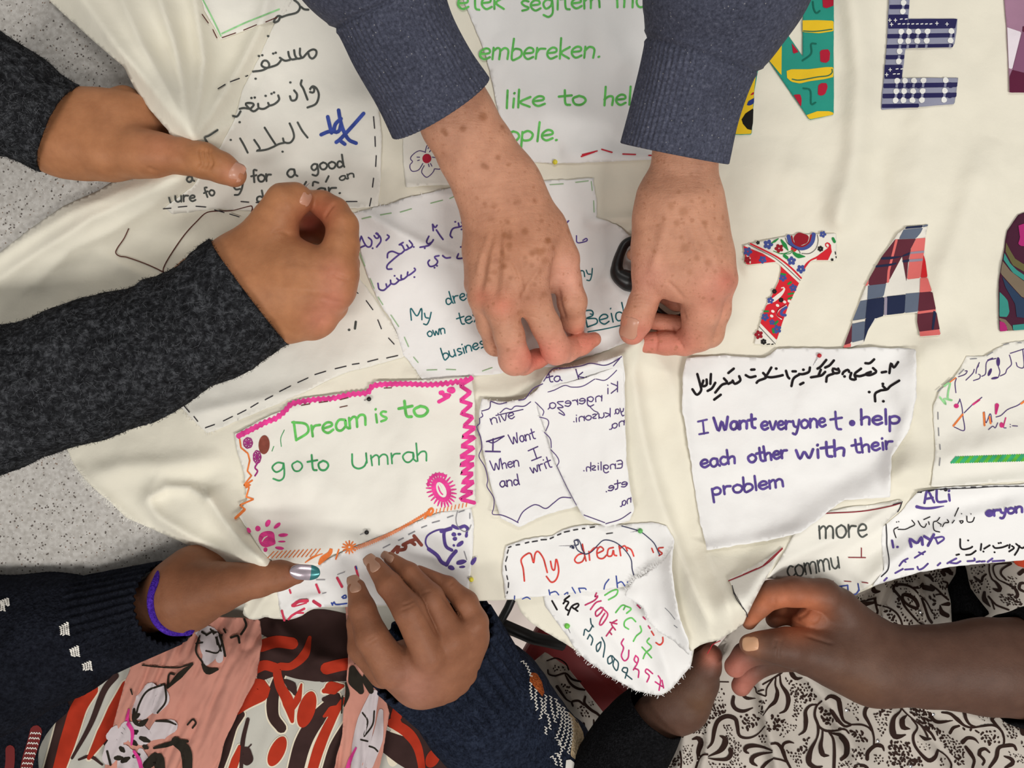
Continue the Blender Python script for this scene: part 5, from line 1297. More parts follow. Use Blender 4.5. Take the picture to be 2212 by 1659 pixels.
for fn, poly, gap, r in DOTS:
    P = np.array(fn(*poly)); x0, y0 = P.min(0); x1, y1 = P.max(0)
    g = gap * .78
    for j, yy in enumerate(np.arange(y0, y1, g * .86)):
        for xx in np.arange(x0 + (j % 2) * g * .5, x1, g):
            qx, qy = xx + rng.uniform(-.28, .28) * g, yy + rng.uniform(-.28, .28) * g
            if in_poly(np.array([qx]), np.array([qy]), P)[0]:
                rr = r * rng.uniform(.6, 1.15)
                dt.blob(qx, qy, rr * rng.uniform(.9, 1.6), rr * rng.uniform(.65, 1), rng.uniform(0, 3.1), .15, rng.uniform(0, 6), 1)
o = dt.build('dotted_print', m_swirl, lapG); o['kind'] = 'stuff'
# black garment under the banner edge on the right
def blk_h(x, y): return lapG_h(x, y) - 14
ub = sheet('underskirt', closed([(2040, 1215), (2100, 1205), (2130, 1290), (2200, 1330), (2200, 1380), (2030, 1380)], False, 10), blk_h, 0, m_blackknit, CREAM, 10, .6)
ub['label'] = 'black cloth between the dress folds'
m_orange = mat_plain('orange_red_cloth', srgb(226, 84, 56), .85, .1)
ob = sheet('sash', closed([(2180, 1200), (2260, 1190), (2260, 1250), (2212, 1226), (2196, 1222)], False, 8), lambda x, y: lapG_h(x, y) + 6, 0, m_orange, CREAM, 8, .6)
ob['label'] = 'orange red cloth scrap'

# ------------------------------------------------------------------ patches, cut-out letters and handwriting on the banner
FONT = {  # handwriting: advance width, strokes on a grid (baseline 0, small letters 10 high)
 'a': (10, ['8,9 4,10 1,6 2,1 5,0 8,4 8,9 8,3 10,0']), 'b': (9, ['1,18 1,0 5,0 8,3 7,8 3,9 1,6']), 'c': (8, ['7,9 4,10 1,6 2,1 5,0 8,2']),
 'd': (10, ['8,5 5,9 2,8 1,3 3,0 7,2 8,6', '8,18 8,4 9,0']), 'e': (9, ['1,5 7,6 7,9 4,10 1,7 1,3 4,0 8,2']), 'f': (8, ['8,17 5,18 4,14 4,0', '1,9 7,10']),
 'g': (10, ['8,9 4,10 1,6 3,1 7,4 8,9 8,-3 5,-7 1,-5']), 'h': (9, ['1,18 1,0', '1,6 4,9 7,8 7,0']), 'i': (4, ['2,9 2,0', '2,14 2.3,14.5']),
 'k': (9, ['1,18 1,0', '8,10 2,5 8,0']), 'l': (4, ['2,18 2,0']), 'm': (14, ['1,10 1,0', '1,7 4,10 6,8 6,0', '6,7 9,10 12,8 12,0']), 'n': (10, ['1,10 1,0', '1,6 4,10 8,8 8,0']),
 'o': (10, ['5,10 1,7 2,1 6,0 9,4 8,8 5,10']), 'p': (10, ['1,9 1,-8', '1,8 5,10 8,7 7,2 3,1 1,3']), 'r': (8, ['1,10 1,0', '1,5 3,9 7,9']), 's': (8, ['7,9 4,10 2,8 4,5 7,3 6,1 2,0']),
 't': (8, ['4,17 4,2 7,0', '0,10 8,11']), 'u': (10, ['1,10 1,3 4,0 8,3', '8,10 8,0']), 'v': (9, ['1,10 4,0 8,10']), 'w': (13, ['1,10 3,0 6,8 9,0 12,10']), 'x': (9, ['1,10 8,0', '8,10 1,0']),
 'y': (9, ['1,9 2,3 5,2', '8,10 6,0 3,-7 0,-6']), 'q': (10, ['8,9 4,10 1,5 4,1 8,5', '8,10 8,-8']), 'z': (9, ['1,10 8,10 1,0 8,0']),
 'A': (12, ['1,0 5,17 10,0', '3,6 9,7']), 'B': (11, ['1,17 1,0', '1,17 7,16 7,11 2,9 9,7 9,2 1,0']), 'D': (12, ['1,17 1,0', '0,17 9,13 10,5 1,0']), 'E': (10, ['9,16 3,17 1,10 7,9', '1,10 2,1 9,0']),
 'I': (10, ['0,16 9,18', '5,17 5,0', '0,0 9,1']), 'J': (10, ['0,17 11,17', '6,17 6,4 4,0 1,2']), 'K': (11, ['1,17 1,0', '9,17 1,8 9,0']), 'L': (10, ['1,17 1,1 9,0']), 'M': (14, ['1,0 1,17 7,6 12,17 12,0']),
 'N': (11, ['1,0 1,16 8,0 9,16']), 'O': (12, ['6,17 1,12 2,2 7,0 11,6 10,14 6,17']), 'U': (12, ['1,17 1,5 4,0 8,2 10,8', '10,17 10,6']), 'W': (16, ['0,17 4,0 8,12 11,0 15,17']), 'Y': (11, ['1,17 5,9', '10,17 3,-4']), 'T': (11, ['0,17 11,17', '5,17 5,0']),
 '.': (4, ['1.5,0.5 2,0.8']), '-': (8, ['1,6 7,6']), ' ': (7, []), '(': (7, ['6,16 2,10 3,0']), '1': (5, ['2,16 3,0']), ':': (4, ['2,2 2.2,2.2', '2,8 2.2,8.2']),
}
def write(ink, text, p0, p1, xh, w, slant=0.0, mirror=False, wob=0.6):
    """one handwritten line from p0 to p1 along its baseline; mirrored writing is ink seen through the cloth"""
    p0 = np.array(p0, float); p1 = np.array(p1, float)
    tot = sum(FONT[c][0] for c in text); d = (p1 - p0); L = np.hypot(*d); d /= L; n = np.array([d[1], -d[0]])
    if n[1] > 0 and not mirror: n = -n
    if mirror: n = np.array([0, -1.0]) if n[1] > 0 else n
    sx = L / tot; sy = xh / 10.0; x = 0
    for c in text:
        adv, st = FONT[c]
        jy = random.uniform(-wob, wob)
        for s in st:
            q = np.array([[float(k) for k in t.split(',')] for t in s.split()])
            q = q + np.stack([vnoise(q[:, 0] + x, q[:, 1], 6, 7), vnoise(q[:, 1] + x, q[:, 0], 6, 9)], 1) * .35
            P = p0 + d * ((q[:, :1] + x) * sx) + n * (q[:, 1:] * sy + jy) + d * (q[:, 1:] * sy * slant)
            ink.stroke(P, w)
        x += adv
def strokes(ink, fn, items, w):
    for it in items:
        if isinstance(it, tuple) and len(it) == 2 and not isinstance(it[0], tuple):      # dot
            p = fn(it)[0]; ink.blob(p[0], p[1], (w if np.isscalar(w) else max(w)) * .62, (w if np.isscalar(w) else max(w)) * .55)
        else: ink.stroke(fn(*it), w)

def ink_mat(name, r, g, b): return mat_plain(name, srgb(r, g, b), 0.85, 0.1, 0.22, 150)
I_GREY = ink_mat('grey_black_marker', 84, 87, 84); I_BLACK = ink_mat('black_marker', 34, 30, 32); I_GREEN = ink_mat('green_marker', 106, 198, 98); I_PALE = ink_mat('pale_green_marker', 152, 214, 150)
I_TEAL = ink_mat('teal_pen', 42, 104, 112); I_PURP = ink_mat('purple_marker', 92, 74, 144); I_VIOL = ink_mat('violet_pen', 82, 62, 118); I_BLUE = ink_mat('blue_marker', 66, 84, 162); I_RED = ink_mat('red_pen', 216, 74, 66)
I_PINK = ink_mat('pink_marker', 230, 70, 150); I_ORNG = ink_mat('orange_pen', 238, 128, 66); I_MAG = ink_mat('magenta_pen', 206, 58, 124); I_BRWN = ink_mat('brown_marker', 140, 76, 64); I_TGRN = ink_mat('forest_green_pen', 72, 160, 100); I_DTEAL = ink_mat('dark_teal_pen', 52, 84, 92)
T_BLACK = mat_plain('black_thread', srgb(48, 46, 52), .8, .2); T_GREEN = mat_plain('green_thread', srgb(150, 186, 140), .8, .2); T_BROWN = mat_plain('brown_thread', srgb(96, 52, 46), .8, .2); T_RED = mat_plain('red_thread', srgb(202, 44, 60), .8, .2); T_GREY = mat_plain('grey_thread', srgb(140, 140, 146), .8, .2)

def over(off, extra=None, hf=banner_h):
    if extra is None: return lambda x, y: hf(x, y) + off
    return lambda x, y: hf(x, y) + off + extra(np.asarray(x, float), np.asarray(y, float))
def patch(name, outline, off, mat, label, parent=banner, extra=None, rag=.9, seed=0, step=6.5, smooth=False, hf=banner_h):
    e0 = extra or (lambda x, y: 0.0)
    f = over(off, lambda x, y: e0(x, y) + .32 * (1 + vnoise(x, y, 30, 101)) + .5 * (1 + vnoise(x + y * .6, y - x * .3, 75, 103)) + .12 * (1 + vnoise(x, y, 13, 105)), hf)
    o = sheet(name, closed(outline, smooth, step, rag, seed), f, 0, mat, parent, step, .45)
    if label: o['label'] = label
    return o, f
def fray(name, parent, f, path, n, ln, mat, seed=0):
    """loose threads along a torn edge"""
    r = np.random.default_rng(seed); P = resample(path, 1.0); T = np.gradient(P, axis=0); ink = Ink(f, .1)
    for _ in range(n):
        i = r.integers(1, len(P) - 1); nn = np.array([-T[i, 1], T[i, 0]]); L = ln * r.uniform(.3, 1.3) * (1 if r.random() < .65 else -.6)
        a = P[i]; b = a + nn * L + T[i] * r.uniform(-1, 1) * abs(L) * .8
        ink.stroke([a, (a + b) / 2 + r.normal(size=2) * .8, b], r.uniform(.5, .9), cap=False)
    o = ink.build(name, mat, parent); o['kind'] = 'stuff'; return o

za = Z(440, 0, 5.53); zb = Z(350, 230, 4.916); zc = Z(750, 440, 7.373); zd = Z(1470, 740, 4.254); ze = Z(2000, 720, 5.53); zf = Z(1880, 1040, 6.663)
zg = Z(1160, 1260, 6.144); zh = Z(1010, 760, 4.2526); zi = Z(490, 800, 3.95); zj = Z(560, 1080, 4.424); zk = Z(1080, 1130, 5.672); zl = Z(840, 280, 8.73)
z2 = Z(700, 0, 2.765); z9 = Z(1400, 1059, 2.724)

# -- patch with green outline at the very top left
pt, f = patch('patch', [(425, -40), (440, 20), (478, 84), (500, 76), (560, 54), (612, 40), (650, -40)], .5, m_white2, 'white patch with a green line corner, above the gathered hand', seed=1)
k = Ink(f, .35); k.stroke(za((-60, -100), (60, 130), (150, 310), (205, 430)), 3.2); k.stroke(za((220, 400), (500, 270), (700, 190), (900, 110)), 3.4); k.build('drawn_line', I_PALE, pt)
k = Ink(f, .5); k.dashes(za((-20, 160), (100, 340), (210, 560)), 22, 16, 2.2); k.dashes(za((215, 450), (500, 350), (800, 235), (900, 200)), 26, 18, 2.2); k.build('stitching', T_BROWN, pt)
# -- Arabic patch at top left
pt, f = patch('patch', [(548, 150), (590, 60), (640, -40), (860, -40), (830, 120), (815, 200), (824, 300), (822, 400), (816, 447), (700, 452), (560, 455), (470, 452), (372, 462), (356, 448), (420, 400), (470, 330), (505, 262), (525, 190)], .5, m_white2,
               'white patch lettered in grey Arabic with a blue star', seed=2)
k = Ink(f, .35)
strokes(k, za, [((1080, 0), (1130, 40), (1150, 90), (1110, 150), (1000, 180), (930, 205)), ((930, 200), (890, 190), (850, 230), (840, 270), (890, 250), (910, 210)), ((1160, 80), (1200, 110), (1250, 115)), (770, 432),
    ((1215, 655), (1260, 610), (1310, 590), (1345, 610), (1340, 660), (1300, 700), (1265, 680), (1250, 640)), ((1215, 655), (1180, 690), (1150, 650), (1150, 580)), ((1180, 690), (1120, 700), (1090, 660), (1080, 600)), ((1120, 700), (1050, 710), (1020, 670), (1010, 620)), ((1030, 715), (970, 725), (910, 690)),
    ((930, 710), (880, 770), (800, 800), (740, 810), (690, 780), (710, 730), (750, 725), (780, 760), (780, 800)), ((780, 800), (700, 840), (590, 855)), (830, 640), (860, 630), (700, 660), (660, 670), (620, 940),
    ((1270, 1100), (1310, 1105), (1320, 1060), (1290, 1040), (1265, 1075), (1300, 1030), (1350, 1060), (1375, 1140), (1340, 1240), (1240, 1285)), ((1170, 960), (1160, 1010), (1190, 1060), (1240, 1190)), ((1080, 1080), (1115, 1130), (1100, 1190), (1050, 1200), (1030, 1150)), (1035, 985),
    ((890, 1140), (900, 1190), (850, 1240), (790, 1260), (770, 1230)), ((790, 1260), (720, 1300), (660, 1290), (650, 1240)), ((660, 1290), (600, 1330), (550, 1300), (500, 1240), (560, 1230), (600, 1250), (560, 1300)), ((550, 1300), (480, 1290), (430, 1300)), ((440, 1330), (400, 1390), (350, 1385)),
    (810, 1120), (840, 1105), (740, 1145), (570, 1170), (610, 1165), (430, 1460)], 4.6)
strokes(k, zb, [((1440, 170), (1490, 260), (1545, 330)), ((1355, 180), (1390, 260), (1400, 330), (1360, 385), (1300, 380), (1285, 340)), ((1300, 385), (1240, 400), (1180, 430), (1100, 460), (1000, 470), (1040, 450), (980, 355)), ((1090, 225), (1150, 320), (1210, 410)), (1280, 480), ((830, 340), (870, 410), (910, 490)),
    ((590, 250), (500, 310), (455, 330), (480, 380)), ((400, 380), (470, 385)), (730, 355)], 4.4)
write(k, 'for', (542, 394), (588, 390), 15, 4.2); write(k, 'a', (620, 384), (642, 380), 17, 4.2); write(k, 'good', (672, 370), (746, 360), 15, 4.2); write(k, 'ure', (378, 437), (424, 434), 13, 4); k.stroke(zb((75, 970), (90, 1020)), 4)
write(k, 'fo', (443, 428), (466, 420), 12, 4); write(k, 'y', (505, 415), (530, 408), 12, 4); write(k, 'd', (554, 438), (574, 434), 13, 4); write(k, 'ar.', (682, 423), (740, 418), 15, 4.2); write(k, 'an', (733, 391), (768, 382), 9, 3.4); write(k, 'a', (404, 396), (420, 392), 12, 4)
strokes(k, zb, [((1500, 850), (1530, 800)), ((1600, 840), (1610, 800), (1660, 810)), ((1740, 800), (1770, 740))], 4)
k.build('lettering', I_GREY, pt)
k = Ink(f, .42); strokes(k, zb, [((1760, 110), (1780, 200), (1800, 280)), ((1690, 300), (1760, 270), (1830, 260)), ((1875, 40), (1890, 130), (1920, 240), (1980, 350), (2060, 390)), ((2140, 75), (2030, 200), (1900, 340), (1850, 380)), ((1900, 130), (1840, 190), (1830, 270), (1880, 260), (1900, 190)), ((1900, 370), (1940, 400))], 8)
k.build('star_drawing', I_BLUE, pt)
k = Ink(f, .6); k.dashes([(352, 452), (430, 446), (520, 470)], 20, 16, 2.2); k.dashes([(520, 436), (640, 442), (700, 434), (800, 437)], 21, 20, 2.2); k.dashes([(806, 250), (812, 330), (806, 400), (798, 446)], 21, 22, 2.2); k.dashes(za((160, 1060), (330, 970), (540, 905)), 17, 16, 2.4); k.build('stitching', T_BLACK, pt)
# -- green Hungarian and English patch
pt, f = patch('patch', [(985, -40), (1420, -40), (1430, 60), (1405, 140), (1375, 210), (1372, 300), (1424, 330), (1420, 345), (1230, 352), (1130, 350), (1080, 260), (1050, 120)], .5, m_white, 'white patch with green handwriting between the two sweatshirt cuffs', seed=3)
k = Ink(f, .35)
write(k, 'etek', (988, 21), (1092, 20), 26, 4.6); write(k, 'segitem', (1122, 24), (1300, 16), 22, 4.6); write(k, 'ma', (1330, 16), (1402, 16), 24, 4.6)
write(k, 'embereken.', (1034, 129), (1300, 124), 24, 4.6, .12); write(k, 'like', (1087, 234), (1180, 228), 21, 4.8, .12); write(k, 'to', (1208, 228), (1268, 226), 19, 5); write(k, 'help', (1302, 228), (1394, 226), 22, 4.8, .1); write(k, 'people.', (1030, 309), (1210, 303), 23, 4.8, .12)
k.build('lettering', I_GREEN, pt)
k = Ink(f, .6); k.stroke([(1256, 338), (1284, 328)], 3.2); k.stroke([(1258, 334), (1290, 326)], 2.6); k.dashes([(1298, 322), (1340, 332), (1424, 336)], 24, 24, 2.8); k.build('stitching', T_RED, pt)
# -- small flower patch by the wrist
pt, f = patch('patch', [(869, 290), (872, 345), (876, 405), (920, 400), (975, 400), (1040, 416), (1020, 300), (960, 270)], .7, m_white2, 'white patch with a pencil flower beside the freckled wrist', seed=4)
k = Ink(f, .35)
strokes(k, zl, [((690, 430), (640, 410), (570, 400), (490, 440), (420, 510), (410, 560), (445, 600), (420, 640), (400, 660), (400, 730), (440, 785), (520, 780), (580, 740), (640, 640)), ((665, 680), (620, 770), (630, 830), (710, 900), (800, 840), (850, 770), (860, 740), (960, 745), (990, 680)), ((685, 420), (710, 320), (740, 280)), ((820, 520), (890, 530)), ((530, 520), (580, 522)), ((540, 585), (575, 575)), ((745, 650), (760, 700)), ((785, 640), (810, 690)), ((765, 420), (800, 370)), ((735, 360), (750, 330))], 1.8)
k.build('flower_drawing', I_VIOL, pt)
k = Ink(f, .45); p = zl((715, 545))[0]; k.blob(p[0], p[1], 9.6, 10.2); k.build('flower_centre', ink_mat('crimson_marker', 186, 44, 66), pt)
# -- large patch with Arabic, "My dream", under the freckled hands
pt, f = patch('patch', [(760, 463), (830, 442), (900, 422), (985, 402), (1100, 396), (1283, 384), (1290, 470), (1330, 484), (1376, 520), (1392, 600), (1388, 700), (1384, 724), (1300, 760), (1200, 790), (1100, 806), (1018, 813), (950, 822), (917, 824), (903, 807), (874, 768), (850, 702), (812, 640), (790, 590), (776, 530)], 1.0, m_white,
               'white patch with purple Arabic and teal handwriting under the freckled hands', seed=5, rag=1.4)
k = Ink(f, .35)
strokes(k, zc, [((225, 520), (190, 620), (160, 710), (280, 670)), ((225, 520), (280, 640), (330, 690), (380, 670), (390, 590), (340, 540)), ((430, 510), (460, 550), (500, 540), (490, 480), (450, 470), (520, 520), (535, 600), (470, 690)), ((640, 500), (670, 530), (620, 585)), (405, 710),
    ((990, 590), (1040, 660), (990, 710), (950, 660)), ((990, 710), (920, 740), (880, 670), (840, 650)), ((890, 620), (830, 655)), ((920, 740), (840, 800), (720, 760), (650, 790), (640, 860)), ((840, 800), (720, 900), (640, 980), (640, 1040), (710, 1040)), (1060, 690),
    ((1420, 420), (1480, 510), (1525, 570)), ((1360, 330), (1400, 380), (1430, 345)), ((1360, 330), (1370, 430)), ((1300, 520), (1265, 600), (1290, 640), (1350, 610), (1370, 575)), ((1350, 610), (1290, 670), (1160, 695)), (1235, 710),
    ((1870, 230), (1820, 300), (1850, 330), (1790, 370), (1770, 310)), ((1790, 370), (1680, 400), (1640, 500), (1670, 540)), (1720, 290), (1820, 410), ((1930, 860), (1880, 870)), ((1860, 780), (1840, 760), (1850, 820), (1880, 790), (1850, 860), (1750, 870), (1770, 800)), (1810, 690), (1920, 780),
    ((1460, 830), (1390, 850), (1440, 920), (1400, 980), (1320, 1000), (1285, 940), (1310, 900)), (1390, 1020), (1430, 990), ((1520, 830), (1570, 865), (1640, 860)),
    ((1070, 1030), (1085, 1060), (1000, 1130), (960, 1140), (965, 1090)), ((960, 1150), (900, 1200), (860, 1190), (860, 1140)), ((900, 1200), (830, 1220), (790, 1190)), ((830, 1220), (760, 1280), (700, 1270), (690, 1220)), ((700, 1270), (640, 1330), (620, 1280)), ((640, 1330), (580, 1380), (510, 1360), (490, 1270)), (1070, 1170), (755, 1150)], 3.6)
strokes(k, z2, [((1508, 1408), (1512, 1448), (1548, 1446), (1572, 1436), (1566, 1424), (1546, 1436)), (1480, 1442), ((1440, 1345), (1462, 1318)), (1456, 1322)], 2.6)
k.build('arabic_lettering', I_PURP, pt)
k = Ink(f, .35)
write(k, 'My', (886, 692), (934, 690), 15, 2.8); write(k, 'drea', (964, 660), (1026, 642), 15, 2.8); write(k, 'own', (924, 729), (964, 720), 12, 2.6); write(k, 'tex', (990, 704), (1040, 692), 15, 2.8); write(k, 'business', (958, 778), (1062, 744), 14, 2.8); write(k, 'my', (1240, 602), (1284, 594), 14, 2.6); write(k, 'Beid', (1266, 708), (1356, 690), 21, 3.0)
k.stroke([(1270, 717), (1310, 710), (1352, 700)], 2.4); k.stroke(z2((1590, 1875), (1605, 1878)), 2.4)
k.build('lettering', I_TEAL, pt)
k = Ink(f, .6); k.dashes([(780, 472), (830, 462), (870, 458), (905, 446)], 26, 20, 2.2); k.dashes([(930, 440), (985, 424)], 26, 22, 2.2); k.dashes([(776, 545), (800, 600), (815, 640), (838, 670), (865, 710), (890, 765), (905, 785)], 26, 26, 2.0); k.dashes([(920, 800), (990, 799), (1000, 805)], 26, 22, 1.8); k.dashes([(1040, 803), (1064, 794)], 24, 10, 1.8)
k.dashes([(1187, 399), (1280, 390)], 24, 30, 1.8); k.dashes([(1278, 390), (1284, 460)], 26, 26, 1.8); k.build('stitching', T_GREEN, pt)
fray('frayed_edge', pt, f, [(760, 463), (830, 442), (985, 402)], 60, 7, m_white, 2); fray('frayed_edge', pt, f, [(850, 702), (903, 807), (917, 824), (1018, 813)], 60, 7, m_white2, 3)
# -- patch showing under the fist and the long wool sleeve
pt, f = patch('patch', [(340, 840), (388, 878), (446, 936), (470, 928), (600, 872), (745, 806), (872, 772), (880, 758), (840, 690), (796, 626), (766, 588), (700, 640), (560, 720)], .5, m_white2, 'off-white patch mostly hidden under the grey wool sleeve', seed=6)
k = Ink(f, .35); strokes(k, Z(0, 500, 2.765), [((2125, 540), (2120, 580)), (2085, 588), ((1895, 606), (1898, 620)), ((1705, 645), (1722, 672)), ((2095, 285), (2085, 300))], 5); k.build('lettering', I_GREY, pt)
k = Ink(f, .6); k.dashes([(443, 925), (520, 892), (620, 838), (690, 806), (760, 788), (875, 766)], 21, 17, 2.2); k.dashes([(758, 622), (800, 660), (830, 720), (872, 762)], 20, 22, 2.2); k.dashes([(396, 876), (430, 914)], 16, 14, 2.2); k.build('stitching', T_BLACK, pt)
fray('frayed_edge', pt, f, [(388, 878), (446, 936), (470, 928)], 40, 6, m_white2, 4)
# -- animal drawing patch along the lower edge
pt, f = patch('patch', [(692, 1214), (760, 1182), (880, 1134), (940, 1110), (1016, 1094), (1024, 1130), (1021, 1200), (1010, 1292), (950, 1303), (850, 1308), (752, 1310), (690, 1311), (664, 1318), (650, 1330), (628, 1336), (606, 1332), (596, 1260), (600, 1225)], .5, m_white, 'white patch with a purple bear drawing along the banner edge', seed=7)
k = Ink(f, .4)
for pts, w in ((((1800, 280), (1700, 290), (1610, 340), (1590, 410), (1620, 470)), 3.6), (((1620, 470), (1700, 530), (1740, 590), (1790, 620)), 8), (((1790, 620), (1830, 550), (1880, 490)), 8), (((1850, 250), (1900, 270), (1960, 250), (1990, 270)), 7), (((1830, 270), (1770, 300), (1770, 390), (1790, 450), (1840, 480)), 7), (((1740, 300), (1830, 275)), 8), (((1990, 270), (1980, 330)), 5)): k.stroke(zj(*pts), w)
for cx, cy, rx, ry, ro in ((1860, 330, 24, 20, 0), (1912, 328, 20, 13, 0), (1870, 372, 22, 20, 0), (1980, 338, 15, 24, .2), (1920, 420, 40, 20, -.6), (1860, 435, 13, 12, 0), (1930, 595, 52, 22, -.25), (2048, 585, 20, 44, .6), (1835, 648, 34, 22, .3), (1940, 640, 30, 12, -.1)):
    p = zj((cx, cy))[0]; k.blob(p[0], p[1], rx / 4.424, ry / 4.424, ro, .08, cx)
k.build('bear_drawing', I_PURP, pt)
k = Ink(f, .4)
for pts in (((1480, 345), (1550, 430)), ((1375, 430), (1440, 400), (1485, 425)), ((1270, 500), (1330, 440), (1320, 500)), ((1330, 480), (1390, 470), (1400, 440)), ((1440, 395), (1485, 380))): k.stroke(zj(*pts), 7.5)
k.build('lettering', I_BRWN, pt)
k = Ink(f, .4)
for pts, w in ((((745, 745), (790, 830)), 5.5), (((920, 640), (945, 730)), 5), (((545, 810), (575, 885)), 5), (((320, 1010), (380, 970), (460, 965)), 7), (((520, 970), (580, 1010)), 7), (((215, 1060), (240, 1150)), 5), (((280, 1140), (320, 1100), (430, 1040)), 5), (((330, 1020), (400, 1000), (450, 985)), 3), (((360, 1080), (420, 1080)), 4), (((290, 860), (300, 890)), 4)): k.stroke(zj(*pts), w)
k.build('red_marks', ink_mat('raspberry_marker', 208, 66, 92), pt)
k = Ink(f, .42); strokes(k, zj, [((700, 1000), (715, 975), (735, 1000), (835, 990)), ((690, 985), (700, 1005)), ((790, 930), (820, 910), (830, 935), (800, 940)), ((925, 635), (932, 660))], 3.2); k.build('lettering', I_BLUE, pt)
k = Ink(f, .6); k.dashes(zj((660, 410), (820, 370)), 34, 10, 1.6); k.dashes(zj((1180, 460), (1400, 350), (1620, 235), (1800, 170), (2010, 75)), 14, 16, 2.2); k.dashes(zj((1960, 490), (1985, 580)), 21, 10, 2); k.dashes(zj((2010, 120), (2012, 180)), 13, 8, 2); k.dashes(zj((740, 720), (820, 685)), 20, 8, 1.6); k.dashes(zj((540, 768), (630, 766)), 20, 8, 1.6); k.dashes(zj((600, 893), (640, 888)), 9, 8, 1.6)
k.stroke(zj((1895, 105), (1880, 180), (1895, 250), (1950, 300), (2000, 290), (2025, 240)), 1.6); k.build('stitching', T_GREY, pt)

# -- the pinned piece with the pink border: lies loose on the banner
pt, f = patch('fabric_piece', [(506, 938), (560, 908), (622, 882), (652, 860), (720, 852), (792, 845), (812, 824), (900, 822), (1018, 812), (1025, 860), (1027, 1000), (1029, 1092), (1010, 1100), (942, 1106), (882, 1131), (770, 1178), (700, 1206), (690, 1222), (600, 1222), (566, 1190), (540, 1150), (514, 1110), (534, 1080), (526, 1020), (514, 980)], 1.2, m_white2,
               None, None, lambda x, y: 1.2 * vnoise(x, y, 80, 71) + 1.2 - 0.8 * np.exp(-(((x - 797) / 30) ** 2 + ((y - 862) / 30) ** 2)), seed=8, rag=.8)
tag(pt, 'white fabric piece with a pink marker border and green writing, pinned on', 'fabric piece')
k = Ink(f, .35)
pw = zi((100, 560), (200, 510), (340, 440), (420, 410), (500, 345), (560, 285), (750, 250), (900, 240), (1060, 205), (1200, 190), (1260, 130), (1500, 115), (1750, 122), (1990, 95), (2090, 70))
k.stroke(pw, [11, 9, 8, 8, 8, 8, 9, 8, 7, 6]); Q = resample(catmull(pw, 8), 11)
for a, b in zip(Q[:-1], Q[1:]): k.stroke([a + [1, 3.4], b + [-2, -3.4]], 6.4)
k.stroke(zi((2090, 70), (1990, 130), (2080, 190), (1990, 260), (2090, 290), (2000, 370), (2100, 400), (2020, 480), (2120, 490), (2010, 570), (2120, 570), (2000, 650), (2110, 660), (1990, 740), (2110, 740), (1990, 810), (2110, 800), (2000, 880), (2100, 880), (2010, 960), (2110, 950), (2000, 1030), (2100, 1040), (1990, 1100), (2110, 1130)), 8.5, smooth=False)
for cx, cy, rx, ry in ((1915, 170, 36, 30), (1832, 192, 26, 22), (1875, 215, 40, 22)): p = zi((cx, cy))[0]; k.blob(p[0], p[1], rx / 3.95, ry / 3.95, 0, .1, cx)
k.stroke(zi((1890, 225), (1810, 268)), 8)
a = np.linspace(0, 2 * math.pi, 26); c0 = np.array(zi((1830, 1020))[0]); el = lambda rx, ry, t: c0 + np.stack([np.cos(t) * rx * math.cos(1.15) - np.sin(t) * ry * math.sin(1.15), np.cos(t) * rx * math.sin(1.15) + np.sin(t) * ry * math.cos(1.15)], -1)
k.stroke(el(23, 15, a), 10); k.stroke(el(11, 4, np.linspace(.4, 2.8, 8)), 3)
for t in a[:-1]: k.stroke([el(30, 22, t), el(39, 31, t)], [4.5, 2.2])
k.stroke(el(35, 27, np.linspace(2.2, 4.0, 12)), 6)
p = zi((340, 1440))[0]; k.poly([p, *zi((270, 1440), (290, 1390), (350, 1370), (400, 1385), (410, 1440), (415, 1480), (370, 1500), (330, 1510), (290, 1490))][1:], 5, True, )
for cx, cy, rx, ry, ro in ((188, 1365, 16, 26, -.5), (265, 1350, 24, 24, 0), (350, 1305, 20, 34, .5), (430, 1325, 16, 36, .85), (480, 1405, 42, 15, -.05), (470, 1460, 32, 8, 0), (450, 1516, 38, 14, .15), (330, 1530, 18, 20, 0)): p = zi((cx, cy))[0]; k.blob(p[0], p[1], rx / 3.95, ry / 3.95, ro, .06, cx)
k.build('pink_border', I_PINK, pt)
k = Ink(f, .5); k.stroke(zi((300, 1460), (320, 1430), (345, 1415)), [1.5, 3, 1.5]); k.stroke(zi((1800, 960), (1840, 1030)), [2, 4, 2]); k.build('bare_streak', m_white2, pt)
k = Ink(f, .4); k.stroke(zi((110, 590), (120, 660), (180, 710), (195, 770), (175, 860), (210, 900), (145, 980), (190, 1000), (165, 1080), (230, 1100), (110, 1150), (155, 1185)), 3.4, smooth=False); k.stroke(zi((150, 1190), (75, 1260)), 6); k.stroke(zi((215, 940), (150, 985), (200, 975), (165, 1000)), 4)
for i in range(12): x = 350 + i * 36; k.stroke(zi((x, 1600 - i * 1), (x + 52, 1545 - i * 2)), 2.0)
for i in range(7): x = 670 + i * 14; k.stroke(zi((x, 1640 - i * 9), (x + 60, 1590 - i * 4)), 2.2)
k.stroke(zi((790, 1650), (810, 1600), (870, 1560), (890, 1520), (880, 1570), (800, 1640)), 6); k.stroke(zi((930, 1610), (955, 1530)), 3.4)
for t in np.linspace(0, 2 * math.pi, 13)[:-1]: p = np.array(zi((1045, 1510))[0]); k.stroke([p + 4 * np.array([math.cos(t), math.sin(t)]), p + 15 * np.array([math.cos(t), .9 * math.sin(t)])], 3)
for i in range(34): t = i / 33; x, y = 1110 + t * 600, 1510 - t * 300 + 25 * math.sin(t * 3.1); k.stroke(zi((x - 16, y + 26), (x + 18, y - 20)), 1.7)
k.stroke(zi((1690, 1260), (1740, 1180), (1760, 1200), (1730, 1240), (1725, 1190)), 5)
